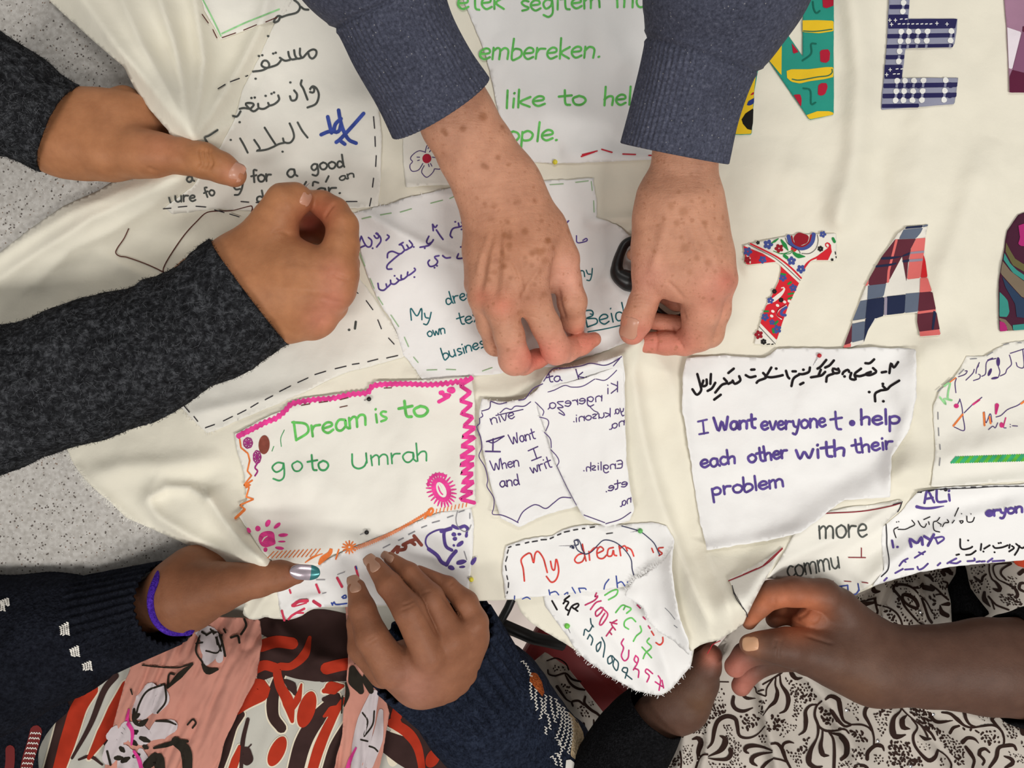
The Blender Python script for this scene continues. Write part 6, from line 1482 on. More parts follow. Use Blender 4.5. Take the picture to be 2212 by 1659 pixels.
for i in range(9): k.stroke(zi((1785 + i * 32, 1220 - i * 7), (1792 + i * 32, 1185 - i * 7)), 2)
k.build('orange_border', I_ORNG, pt)
k = Ink(f, .4); p = zi((318, 635))[0]; k.blob(p[0], p[1], 12, 20.5, .05); k.build('brown_oval', I_BRWN, pt)
k = Ink(f, .42)
for (cx, cy, r1, r2) in ((180, 620, 40, 46), (258, 740, 34, 56)):
    c = np.array(zi((cx, cy))[0]); t = np.linspace(0, 2 * math.pi * 5, 90); k.stroke(c + np.stack([np.cos(t * 1.0) * r1 * (.55 + .45 * np.cos(t * 1.4)), np.sin(t) * r2 * (.55 + .45 * np.cos(t * 1.4))], 1) / 3.95, 1.9)
k.stroke(zi((270, 780), (240, 830), (262, 860), (240, 900)), 3.4); k.build('purple_flowers', ink_mat('plum_pen', 158, 48, 122), pt)
k = Ink(f, .38); write(k, 'Dream', (636, 952), (796, 916), 23, 5.2, .1); write(k, 'is', (809, 914), (838, 908), 20, 4.8, .1); write(k, 'to', (864, 904), (928, 896), 21, 6); k.build('lettering', I_GREEN, pt)
k = Ink(f, .38); write(k, 'g', (586, 1024), (620, 1022), 23, 3.6); write(k, 'o', (630, 1020), (656, 1018), 22, 3.4); write(k, 'to', (666, 1018), (712, 1014), 20, 4.2); write(k, 'U', (760, 1014), (800, 1010), 19, 3.8); write(k, 'mrah', (800, 1006), (928, 994), 22, 3.4); k.stroke(zi((465, 650), (460, 580), (490, 510)), 1.6); k.stroke(zi((400, 650), (385, 690)), 1.6); k.build('lettering', I_TGRN, pt)
k = Ink(f, .6); k.dashes(zi((630, 297), (900, 262), (1050, 232)), 20, 22, 2); k.dashes(zi((960, 318), (1040, 295)), 20, 8, 1.8); k.dashes(zi((1340, 150), (1430, 150)), 20, 8, 1.8); k.build('stitching', T_BROWN, pt)

# -- big loose piece pinned at right: "I want everyone ..."
def lift9(x, y): return 1.6 * vnoise(x, y, 90, 81) + .5 * vnoise(x, y, 34, 82) + 1.4 + 2.6 * np.exp(-((x - 1478) / 14) ** 2) + 3.0 * np.exp(-(seg_dist(x, y, [(1980, 760), (1980, 860), (1925, 985), (1922, 1074), (1730, 1150), (1530, 1186)])[0] / 16) ** 2)
pt, f = patch('fabric_piece', [(1484, 772), (1573, 768), (1653, 772), (1664, 764), (1677, 753), (1740, 752), (1822, 753), (1914, 750), (1978, 755), (1981, 852), (1966, 925), (1926, 985), (1923, 1074), (1822, 1082), (1790, 1105), (1730, 1150), (1640, 1172), (1528, 1188), (1512, 1132), (1494, 1000), (1474, 890), (1476, 810)], 1.0, m_white, None, None, lift9, seed=9, rag=1.2)
tag(pt, 'white fabric piece in black Persian and blotted purple writing, held by a red pin', 'fabric piece')
k = Ink(f, .4)
strokes(k, zd, [((2000, 180), (1960, 230), (1935, 190), (1920, 280)), ((1850, 275), (1890, 268)), ((1770, 235), (1800, 270), (1740, 300), (1700, 290), (1750, 270)), ((1700, 295), (1640, 310), (1600, 290), (1660, 240)), ((1600, 300), (1610, 340), (1560, 330), (1570, 280)), ((1780, 155), (1740, 190), (1700, 190)),
    ((1550, 270), (1540, 250), (1500, 270), (1490, 290)), (1508, 312), ((1450, 240), (1460, 275), (1410, 280), (1400, 240), (1440, 250)), ((1410, 285), (1350, 310), (1340, 360)), ((1340, 160), (1290, 220), (1260, 240)), ((1410, 165), (1370, 210), (1330, 230)), ((1330, 270), (1300, 300), (1260, 310), (1200, 320)), ((1290, 250), (1270, 300)),
    ((1190, 230), (1180, 270), (1130, 290), (1090, 290)), ((1100, 290), (1040, 330), (1020, 400)), (1130, 250), ((1130, 370), (1100, 385)), ((970, 260), (985, 310), (1000, 330)), ((1030, 265), (1060, 265)), ((940, 300), (900, 310), (830, 320), (780, 310)), ((835, 230), (800, 290)), ((760, 280), (790, 320), (720, 350), (700, 370)), (880, 240), ((690, 310), (640, 320), (600, 300)), ((650, 250), (680, 248)),
    ((540, 310), (550, 350), (500, 380), (480, 350)), ((480, 360), (440, 380)), ((400, 330), (430, 370), (380, 390), (320, 460)), ((490, 240), (440, 280)), ((370, 480), (310, 525)), ((320, 370), (290, 420), (250, 445)), ((280, 290), (275, 380)), ((240, 340), (240, 390), (200, 400), (210, 350)), ((155, 290), (180, 380), (190, 440), (150, 480), (110, 430)),
    ((2010, 350), (1930, 400), (1900, 430), (1840, 440)), ((1890, 430), (1860, 400)), ((1840, 440), (1790, 470), (1790, 540)), (1860, 380), (1735, 455), (1865, 540)], 5.4)
k.build('persian_lettering', I_BLACK, pt)
k = Ink(f, .4)
write(k, 'I', (1510, 938), (1532, 936), 17, 4); write(k, 'Want', (1544, 932), (1634, 924), 17, 6); write(k, 'everyone', (1644, 930), (1786, 922), 18, 5.4); write(k, 't', (1796, 930), (1820, 928), 23, 5); k.blob(1841, 914, 7, 7); write(k, 'help', (1858, 918), (1948, 916), 18, 5.6)
write(k, 'each', (1514, 1012), (1592, 1000), 17, 5.2); write(k, 'other', (1616, 1000), (1704, 988), 17, 5.6); write(k, 'with', (1718, 992), (1830, 984), 19, 6); write(k, 'their', (1842, 980), (1932, 968), 17, 5.2); write(k, 'problem', (1538, 1072), (1696, 1050), 17, 5.2)
k.build('lettering', I_PURP, pt)

# -- scalloped piece folded over on itself, in front of the freckled fingers
def lift8(x, y): return 3.0 + 7.0 * np.exp(-(seg_dist(x, y, [(1160, 850), (1200, 800), (1270, 785), (1345, 770)])[0] / 30) ** 2) + 1.0 * vnoise(x, y, 60, 85) + 2.5 * np.exp(-(seg_dist(x, y, [(1040, 880), (1130, 866)])[0] / 14) ** 2)
pt, f = patch('fabric_piece', [(1036, 886), (1042, 860), (1062, 866), (1095, 868), (1130, 862), (1160, 842), (1178, 812), (1196, 800), (1270, 784), (1310, 776), (1344, 767), (1350, 800), (1350, 900), (1352, 1000), (1330, 1090), (1250, 1092), (1180, 1112), (1122, 1138), (1082, 1120), (1062, 1056), (1044, 980), (1034, 930)], 1.0, m_white, None, None, lift8, seed=10, rag=.9)
tag(pt, 'white scalloped fabric piece in violet pen, one half folded over itself', 'fabric piece')
k = Ink(f, .4)
strokes(k, zh, [((210, 460), (200, 520), (130, 545)), ((130, 560), (140, 590), (120, 605)), ((110, 610), (110, 660), (85, 690), (120, 790), (130, 880), (105, 960), (160, 1060), (185, 1170), (180, 1240), (240, 1340), (240, 1430), (230, 1490), (310, 1500), (390, 1530), (465, 1570)), ((460, 1560), (510, 1470), (600, 1410), (650, 1410), (720, 1440), (790, 1390), (860, 1340), (950, 1342)),
    ((215, 455), (290, 480), (360, 465)), ((470, 445), (530, 430), (600, 340), (690, 295)), ((700, 270), (780, 160), (900, 150), (1040, 130), (1130, 105), (1250, 125), (1330, 100), (1415, 45)), ((300, 560), (350, 520), (400, 530), (440, 500), (520, 500), (580, 460)), ((260, 585), (330, 570), (420, 550), (510, 530)), ((1340, 130), (1400, 60))], 2.0)
k.stroke(zh((175, 825), (335, 775)), 3); k.stroke(zh((235, 800), (232, 905)), 3); k.stroke(zh((165, 915), (300, 918)), 3.2); k.stroke(zh((190, 825), (240, 835), (330, 780)), 2.2)
write(k, 'Want', (1104, 962), (1158, 946), 13, 2.4); write(k, 'When', (1062, 1018), (1124, 1006), 13, 2.4); write(k, 'I', (1148, 996), (1172, 988), 14, 2.4); write(k, 'and', (1080, 1054), (1124, 1046), 13, 2.6); write(k, 'writ', (1148, 1024), (1194, 1008), 14, 2.4); write(k, 'nive', (1061, 918), (1114, 902), 13, 2.2); write(k, 'ta', (1182, 828), (1214, 822), 11, 2.4); write(k, 'k.', (1248, 820), (1270, 814), 12, 2.4)
k.build('lettering', I_VIOL, pt)
def lift8b(x, y): return lift8(x, y) * .55 + 4.2 + 3.0 * np.clip((x - 1180) / 90, 0, 1) * np.clip((1350 - x) / 40, 0, 1) + 1.0 * vnoise(x, y, 70, 87)
f2 = over(1.0, lift8b)
fo = sheet('folded_half', closed([(1168, 842), (1190, 834), (1222, 828), (1262, 818), (1300, 804), (1346, 788), (1349, 880), (1353, 1000), (1362, 1060), (1370, 1100), (1360, 1124), (1312, 1138), (1262, 1120), (1246, 1092), (1222, 1046), (1196, 990), (1178, 930), (1162, 884), (1156, 862)], False, 6, .7, 3), f2, 0, m_white, pt, 6.5, .45); fo['label'] = 'folded-over half with the ink showing through mirrored'
k = Ink(f2, .4)
strokes(k, zh, [((680, 340), (720, 368), (790, 355), (890, 310), (960, 325), (1060, 315), (1170, 250)), ((1180, 250), (1260, 262), (1320, 220), (1370, 170)), ((610, 450), (660, 500), (700, 545), (690, 585)), ((660, 600), (730, 620), (745, 660), (720, 725)), ((705, 740), (760, 800), (770, 880)), ((765, 900), (820, 960), (840, 1010), (820, 1050)), ((1070, 1500), (1180, 1540), (1260, 1570)), ((1270, 1580), (1400, 1540), (1500, 1475))], 1.8)
k.stroke(zh((820, 1050), (900, 1220), (1000, 1410)), 1.2)
write(k, 'Ki', (1336, 846), (1310, 852), 13, 2.2, 0, True); write(k, 'ngereza', (1302, 866), (1184, 884), 12, 2.2, 0, True); write(k, 'ya', (1348, 892), (1328, 894), 10, 2.2, 0, True); write(k, 'kusoni.', (1320, 900), (1236, 912), 10, 2.2, 0, True); write(k, 'na.', (1350, 918), (1314, 930), 10, 2.2, 0, True)
write(k, 'English.', (1346, 1012), (1258, 1018), 10, 2.2, 0, True); write(k, 'ete.', (1356, 1050), (1306, 1064), 11, 2.4, 0, True); write(k, 'na.', (1364, 1084), (1338, 1096), 10, 2.2, 0, True); k.stroke(zh((1110, 490), (1160, 540), (1200, 560), (1180, 580)), 1.8); k.stroke(zh((830, 520), (880, 560), (890, 585), (840, 560)), 2.2)
k.build('mirrored_lettering', I_VIOL, fo)
fray('frayed_edge', pt, f, [(1042, 860), (1095, 868), (1130, 862), (1160, 842), (1196, 800), (1344, 767)], 60, 5, m_white, 7)

# -- patches at the right edge
pt, f = patch('patch', [(2087, 770), (2126, 769), (2180, 740), (2330, 720), (2330, 1035), (2100, 1046), (2012, 1052), (2021, 973), (2017, 900), (2016, 880), (2030, 845), (2062, 815), (2076, 795)], .5, m_white2, 'white patch with a green hatched band by the right edge', seed=11)
k = Ink(f, .35)
strokes(k, ze, [((390, 520), (470, 490), (495, 450), (470, 450)), ((480, 560), (560, 480), (580, 430)), ((640, 350), (610, 420), (600, 480)), ((570, 565), (640, 540), (650, 500), (630, 490)), ((840, 300), (730, 340), (715, 480), (670, 515)), ((800, 295), (740, 320)), ((865, 390), (885, 460), (870, 520)), ((1000, 260), (1020, 330), (1020, 380), (970, 430), (950, 480), (890, 510)), ((1010, 240), (1180, 185), (1300, 150)), ((1160, 200), (1172, 400), (1100, 400), (1080, 350)),
    ((405, 785), (430, 870), (445, 1000), (460, 1160), (340, 1120)), ((560, 850), (460, 950)), ((410, 790), (380, 850)), ((365, 540), (350, 600), (360, 710)), ((700, 940), (720, 1070), (770, 960), (790, 1060)), ((840, 1000), (900, 980), (980, 910), (1100, 860), (1180, 800)), ((750, 1150), (800, 1110), (830, 1130), (860, 1070)), ((955, 1010), (930, 1120), (960, 1130)), (1010, 1090), (1010, 1118), ((1035, 1105), (1095, 1108)), ((640, 790), (670, 765))], 1.9)
for cx, cy, rx, ry, ro in ((865, 340, 22, 55, 0), (765, 465, 18, 50, .4), (825, 535, 46, 14, -.2), (625, 390, 9, 22, .3)): p = ze((cx, cy))[0]; k.blob(p[0], p[1], rx / 5.53, ry / 5.53, ro)
k.build('persian_lettering', I_VIOL, pt)
k = Ink(f, .42); k.stroke(ze((640, 795), (565, 850)), 4); p = ze((365, 868))[0]; k.blob(p[0], p[1], 5.5, 5); k.stroke(ze((850, 860), (838, 960)), [9, 4]); p = ze((905, 1095))[0]; k.blob(p[0], p[1], 4.4, 6); k.stroke(ze((955, 1010), (925, 1120)), 2.6); k.build('pink_marks', I_MAG, pt)
k = Ink(f, .44); k.stroke(ze((440, 970), (330, 1105)), 4); k.stroke(ze((692, 950), (702, 1100)), 4); k.stroke(ze((762, 1000), (775, 1075)), 4); k.stroke(ze((290, 582), (358, 532)), 2.6); k.stroke(ze((1140, 840), (1180, 810)), 4); k.build('orange_marks', I_ORNG, pt)
k = Ink(f, .42); k.stroke(ze((220, 630), (290, 590), (270, 690), (265, 780), (310, 800)), 4); k.stroke(ze((170, 765), (240, 850), (220, 785), (300, 800)), 4); k.build('green_marks', I_PALE, pt)
k1, k2 = Ink(f, .36), Ink(f, .42)
for i in range(46): x = 320 + i * 28; (k1 if (i // 2) % 2 else k2).stroke(ze((x - 14, 1545 - i * .8), (x + 44, 1480 - i * 1.0)), 4.4)
k1.build('hatched_band', ink_mat('leaf_green_marker', 92, 172, 60), pt); k2.build('hatched_band', ink_mat('sea_green_marker', 60, 160, 110), pt)
k = Ink(f, .6); k.dashes(ze((150, 930), (155, 1200), (180, 1420), (165, 1600)), 14, 16, 2); k.dashes(ze((130, 700), (300, 560), (480, 420)), 13, 16, 2); k.dashes(ze((520, 310), (700, 280), (960, 125), (1180, 120)), 12, 24, 1.8); k.build('stitching', T_GREY, pt)

pt, f = patch('patch', [(1737, 1114), (1850, 1094), (1950, 1080), (1946, 1100), (1908, 1135), (1910, 1200), (1906, 1236), (1880, 1266), (1830, 1290), (1800, 1272), (1770, 1252), (1658, 1248), (1690, 1200), (1712, 1160)], .5, m_white2, 'white patch reading more in grey, edged in red thread', seed=12)
k = Ink(f, .35); write(k, 'more', (1768, 1164), (1876, 1160), 27, 4.0); write(k, 'commu', (1702, 1248), (1818, 1226), 24, 3.6); k.build('lettering', I_GREY, pt)
k = Ink(f, .4); write(k, 'JU', (1806, 1290), (1862, 1282), 13, 2.8); k.build('lettering', I_BLUE, pt)
k = Ink(f, .6); k.stroke(z9((920, 165), (1000, 140), (1250, 125), (1420, 95), (1490, 75)), 2.4); k.stroke(z9((925, 185), (1010, 150)), 1.8); k.stroke(z9((1180, 396), (1280, 397)), 2); k.stroke(z9((1256, 340), (1256, 395)), 2); k.dashes(z9((1040, 530), (1300, 545)), 18, 22, 1.8); k.build('stitching', mat_plain('dark_red_thread', srgb(138, 40, 50), .8), pt)

pt, f = patch('patch', [(1985, 1062), (2040, 1053), (2120, 1050), (2330, 1040), (2330, 1201), (2212, 1209), (2079, 1221), (1987, 1236), (1914, 1256), (1884, 1268), (1910, 1228), (1903, 1168), (1906, 1140), (1946, 1105)], .8, m_white, 'white patch headed by a short purple underlined name at right', seed=13)
k = Ink(f, .4)
write(k, 'ALi', (1994, 1087), (2056, 1082), 15, 5.2); k.stroke(zf((670, 365), (760, 385), (880, 385), (1060, 355)), [7, 5, 5, 1.5]); write(k, 'eryon', (2130, 1116), (2212, 1106), 12, 5.5); write(k, '1.', (1922, 1182), (1944, 1182), 9, 5); write(k, 'MY', (1966, 1182), (2022, 1172), 10, 6); write(k, 'D', (2024, 1176), (2044, 1168), 8, 4)
strokes(k, zf, [((420, 1215), (470, 1150), (540, 1110)), ((480, 1140), (510, 1160)), ((640, 1100), (720, 1050), (790, 1010)), ((700, 1020), (760, 1050)), ((500, 1270), (620, 1260)), ((680, 1230), (700, 1270), (760, 1250), (830, 1185)), ((970, 1210), (1010, 1175)), ((1110, 1180), (1180, 1140), (1240, 1110)), ((1150, 1170), (1240, 1180), (1300, 1150)), ((1400, 1150), (1500, 1140), (1500, 1110)), ((1530, 1160), (1580, 1150)), ((1600, 1155), (1650, 1150)), ((1690, 1160), (1760, 1110)), ((1760, 1150), (1930, 1140)), ((200, 1430), (240, 1390)), ((360, 1320), (470, 1260))], 3.8)
k.build('lettering', I_PURP, pt)
k = Ink(f, .42)
strokes(k, zf, [((600, 560), (640, 620), (570, 660), (500, 690), (400, 690)), ((400, 660), (340, 700), (370, 810)), (380, 585), (410, 580), ((690, 570), (730, 640), (780, 660), (810, 610)), ((840, 580), (850, 620)), ((860, 510), (770, 550)), ((1000, 520), (960, 570), (910, 590), (920, 700), (1000, 730)), ((970, 590), (1020, 620)), ((1110, 550), (1130, 590), (1070, 600), (1040, 650)), ((1210, 560), (1180, 600)), ((1270, 380), (1215, 500)), ((1290, 570), (1340, 570), (1310, 605), (1290, 570)), ((1390, 500), (1400, 580), (1470, 580), (1500, 520)), (1315, 465), (1450, 468), (1015, 640)], 2.2)
strokes(k, zf, [((1295, 830), (1300, 950), (1350, 980), (1440, 960), (1470, 940)), (1410, 850), ((1600, 900), (1590, 990)), ((1520, 1000), (1450, 1050), (1380, 1060)), ((1240, 1060), (1280, 1050)), ((1720, 920), (1640, 970)), (1630, 1010), ((1770, 930), (1800, 960), (1900, 950), (1980, 920)), ((2010, 910), (2000, 960)), ((2040, 930), (2070, 960), (2000, 1010)), ((2150, 930), (2120, 1000), (2080, 1060)), ((2100, 900), (2180, 960), (2230, 940)), (1850, 890), (1880, 885), (1790, 1020)], 3.6)
k.build('persian_lettering', I_BLACK, pt)
k = Ink(f, .6); k.stroke(zf((680, 160), (830, 125), (1080, 110), (1500, 95), (1800, 75), (2300, 72)), 1.8); k.dashes(zf((680, 160), (1080, 112), (1800, 75), (2300, 72)), 10, 14, 2.6); k.stroke(zf((228, 620), (238, 780), (240, 930), (268, 1120), (255, 1270), (160, 1370)), 2.4); p = zf((1085, 118))[0]; k.blob(p[0], p[1], 4.4, 4.2); k.stroke(zf((460, 290), (430, 380), (395, 440)), 2); k.stroke(zf((330, 330), (440, 305)), 2); k.build('stitching', T_BLACK, pt)

# -- the corner pinched by the dark hand
pt, f = patch('patch', [(1574, 1251), (1640, 1214), (1692, 1182), (1672, 1218), (1654, 1250), (1629, 1298), (1614, 1330), (1604, 1312), (1590, 1285)], .5, m_white2, 'small white corner patch held by the dark hand', seed=14, rag=.4)
k = Ink(f, .6); k.stroke(z9((475, 532), (600, 480), (700, 430), (790, 345)), 2.6); k.stroke(z9((560, 495), (640, 460)), 2.2); k.stroke(z9((680, 440), (790, 340)), 2.2); k.build('stitching', mat_plain('crimson_thread', srgb(150, 44, 54), .8), pt)
k = Ink(f, .6); k.stroke(z9((498, 575), (520, 640), (575, 715), (585, 745)), 1.8); k.stroke(z9((500, 590), (540, 660), (560, 700)), 1.4); k.stroke(z9((495, 560), (505, 610)), 1.8); k.build('stitching', T_BLACK, pt)

# -- "My dream" patch with its torn corner folded back
pt, f = patch('patch', [(1093, 1179), (1133, 1165), (1193, 1157), (1212, 1146), (1230, 1140), (1256, 1134), (1344, 1134), (1410, 1128), (1440, 1136), (1456, 1168), (1450, 1230), (1420, 1262), (1352, 1268), (1265, 1279), (1170, 1288), (1093, 1295), (1088, 1250), (1084, 1238), (1087, 1212)], .6, m_white, 'white patch reading My dream in red above the hanging corner', seed=15)
k = Ink(f, .38)
k.stroke(zk((300, 710), (285, 560), (260, 450), (330, 380), (380, 380), (412, 490), (430, 380), (470, 350), (530, 430), (560, 530), (580, 605)), 3.4); k.stroke(zk((620, 470), (640, 560), (670, 570), (690, 440), (720, 580), (690, 690), (630, 725), (570, 655)), 3.4)
k.stroke(zk((1010, 260), (1030, 360), (1055, 465)), 3.2); k.stroke(zk((1030, 370), (960, 390), (915, 450), (950, 490), (1010, 470), (1040, 410)), 3.2); k.stroke(zk((1090, 350), (1100, 455)), 3.2); k.stroke(zk((1095, 370), (1150, 310), (1190, 300)), 3.2); k.stroke(zk((1200, 370), (1270, 330), (1230, 290), (1190, 340), (1200, 420), (1260, 435), (1310, 390)), 3.2); k.stroke(zk((1390, 300), (1330, 320), (1320, 400), (1370, 400), (1390, 330), (1400, 390), (1430, 400)), 3.2); k.stroke(zk((1460, 280), (1480, 400)), 3.2); k.stroke(zk((1470, 310), (1530, 280), (1560, 340)), 3.2); k.stroke(zk((1560, 300), (1610, 330), (1640, 405)), 3.2)
k.stroke(zk((1860, 310), (1880, 360)), 3); k.stroke(zk((2000, 300), (1940, 310), (1960, 350), (1990, 370), (1950, 400)), 3)
k.build('red_lettering', I_RED, pt)
k = Ink(f, .4); k.stroke(zk((180, 895), (178, 935)), 2.6); k.stroke(zk((275, 930), (330, 910), (370, 930)), 2.6); k.stroke(zk((600, 820), (612, 880)), 2.6); k.stroke(zk((608, 860), (680, 840), (720, 880)), 2.6); k.stroke(zk((790, 875), (830, 850), (830, 870)), 2.4); k.stroke(zk((885, 790), (925, 860)), 2.6); k.stroke(zk((965, 800), (985, 850)), 2.6); k.stroke(zk((965, 800), (1040, 800), (1055, 815)), 2.6)
k.stroke(zk((1335, 690), (1290, 750), (1275, 810)), 2.6); k.stroke(zk((1425, 650), (1440, 790)), 2.8); k.stroke(zk((1440, 740), (1490, 720), (1530, 770)), 2.6); p = zk((1565, 725))[0]; k.blob(p[0], p[1], 1.8, 1.8); k.build('blue_lettering', I_BLUE, pt)
k = Ink(f, .62); k.dashes(zk((95, 305), (300, 245), (520, 205), (640, 185), (780, 115), (1000, 70), (1170, 50)), 8.5, 11, 2.6); k.dashes(zk((105, 320), (75, 480), (75, 620), (105, 760), (90, 870)), 9, 10, 2.4); k.dashes(zk((1300, 133), (1390, 125)), 16, 4, 2); k.build('stitching', T_BLACK, pt)
def lift14(x, y): return 5.5 + 5.0 * np.exp(-(seg_dist(x, y, [(1452, 1184), (1450, 1233), (1455, 1276), (1468, 1334), (1488, 1390)])[0] / 16) ** 2) + 1.4 * vnoise(x, y, 34, 91) - 3.0 * np.clip((y - 1330) / 80, 0, 1)
f3 = over(.6, lift14)
fo = sheet('torn_corner', closed([(1452, 1180), (1440, 1200), (1424, 1216), (1400, 1235), (1386, 1246), (1370, 1252), (1354, 1276), (1348, 1286), (1368, 1296), (1388, 1310), (1402, 1345), (1424, 1366), (1456, 1386), (1490, 1416), (1488, 1388), (1468, 1334), (1456, 1276), (1451, 1233)], False, 6, 1.0, 8), f3, 0, m_white, pt, 5.5, .4); fo['label'] = 'torn corner folded back to its bare side'
k = Ink(f3, .4); k.stroke(zg((1700, 330), (1760, 390), (1830, 480)), 1.2); k.stroke(zg((1820, 560), (1860, 590)), 1.6); k.build('faint_marks', T_GREY, pt)
fray('frayed_edge', pt, f3, [(1452, 1182), (1440, 1200), (1424, 1216), (1400, 1235), (1370, 1252), (1352, 1278)], 130, 7, m_white, 5); fray('frayed_edge', pt, f3, [(1348, 1286), (1388, 1310), (1402, 1345), (1456, 1386)], 50, 5, m_white, 6)

# -- Ethiopic patch on the hanging corner
pt, f = patch('lettered_patch', [(1172, 1278), (1178, 1310), (1206, 1348), (1228, 1378), (1238, 1397), (1264, 1424), (1315, 1460), (1373, 1492), (1423, 1503), (1440, 1495), (1452, 1486), (1492, 1440), (1498, 1400), (1480, 1320), (1440, 1262), (1300, 1256)], .6, m_white, 'white patch with coloured Ethiopic letters on the hanging corner', banner, seed=16, rag=.5, hf=flap_h)
for nm, mt, w, its in (('black_letters', I_BLACK, 3.8, [((430, 170), (360, 230), (420, 250), (380, 330), (410, 360)), ((350, 270), (380, 230)), ((410, 420), (460, 310), (540, 270), (550, 300), (500, 340), (470, 320)), ((500, 340), (540, 370)), ((200, 235), (265, 350))]),
    ('rose_letters', ink_mat('rose_pen', 196, 62, 108), 3.2, [((790, 130), (770, 180), (810, 170), (760, 230), (640, 290)), ((710, 350), (780, 260), (850, 235)), ((850, 320), (780, 380), (790, 440), (850, 390), (880, 330), (840, 330)), ((890, 350), (940, 420), (870, 540), (830, 550), (850, 480), (900, 400)), ((1060, 490), (990, 540), (1040, 620)), ((970, 520), (1060, 540)), ((1000, 590), (920, 700)), ((960, 640), (990, 680)), ((1330, 290), (1370, 330)), ((1410, 450), (1440, 480)), ((1480, 570), (1500, 600))]),
    ('teal_letters', I_DTEAL, 2.8, [((710, 470), (720, 540), (750, 580)), ((620, 690), (640, 610), (690, 640), (740, 560)), ((700, 680), (740, 740), (720, 820)), ((670, 740), (700, 680)), ((860, 720), (900, 820), (880, 980)), ((840, 780), (790, 830), (800, 910), (840, 850), (850, 780)), ((980, 960), (940, 1000), (950, 1070), (1000, 1040), (990, 960), (1030, 1000)), ((1030, 1000), (1010, 1090), (1060, 1160), (1080, 1060), (1030, 1000)), ((1150, 1120), (1130, 1160), (1190, 1190), (1200, 1130), (1150, 1120)), ((1200, 1170), (1170, 1260)), ((1180, 1210), (1260, 1275))]),
    ('green_letters', I_GREEN, 3.2, [((900, 160), (1000, 100), (1070, 90), (1050, 160), (950, 220)), ((1045, 390), (1120, 300), (1170, 300), (1150, 350)), ((1170, 300), (1250, 340), (1190, 400)), ((1310, 510), (1250, 460), (1170, 500), (1160, 570), (1215, 610)), ((1370, 570), (1385, 640), (1320, 700), (1280, 770)), ((1490, 730), (1460, 780), (1520, 850), (1440, 930), (1410, 1000)), ((1395, 850), (1460, 920), (1520, 990))]),
    ('magenta_letters', I_MAG, 3.0, [((1150, 740), (1120, 800), (1150, 860), (1120, 960), (1160, 1030), (1210, 990), (1220, 890)), ((1310, 960), (1290, 1020), (1330, 1060), (1345, 1000), (1310, 960)), ((1330, 1070), (1280, 1150)), ((1290, 1130), (1350, 1160), (1345, 1250)), ((1535, 1200), (1460, 1140), (1440, 1180), (1490, 1230), (1460, 1310)), ((1610, 1230), (1640, 1290), (1620, 1420)), ((1570, 1310), (1660, 1370)), ((1660, 1290), (1680, 1390))]),
    ('red_letters', I_RED, 3.2, [((1520, 640), (1550, 690)), ((1670, 720), (1670, 780), (1630, 820), (1580, 790))])):
    k = Ink(f, .38); strokes(k, zg, its, w); k.build(nm, mt, pt)
fray('frayed_edge', pt, f, [(1238, 1397), (1264, 1424), (1315, 1460), (1373, 1492), (1423, 1503), (1452, 1486), (1492, 1440)], 120, 6, m_white, 8)

fray('frayed_edge', banner, over(.1), [(146, 972), (159, 1003), (186, 1040), (217, 1068), (235, 1081), (271, 1117), (325, 1142)], 170, 9, m_white2, 12)

# ------------------------------------------------------------------ cut-out fabric letters
fl = over(.6)
def cut(color, poly, off, name, parent, smooth=False, step=5.0, mats={}):
    key = color
    if key not in mats: mats[key] = mat_cloth('fabric_%d_%d_%d' % color, srgb(*color), .9, 2200, .03)
    return mats[key]
def prints(parent, f, items, off=.3):
    """flat printed shapes: (colour name, rgb, list of polygons) -> one mesh per colour"""
    for i, (nm, rgb, polys) in enumerate(items):
        k = Ink(f, off + i * .07)
        for p in polys:
            if callable(p): p(k)
            else: k.poly(p, 5)
        k.build(nm + '_print', cut(rgb, None, 0, '', None), parent)
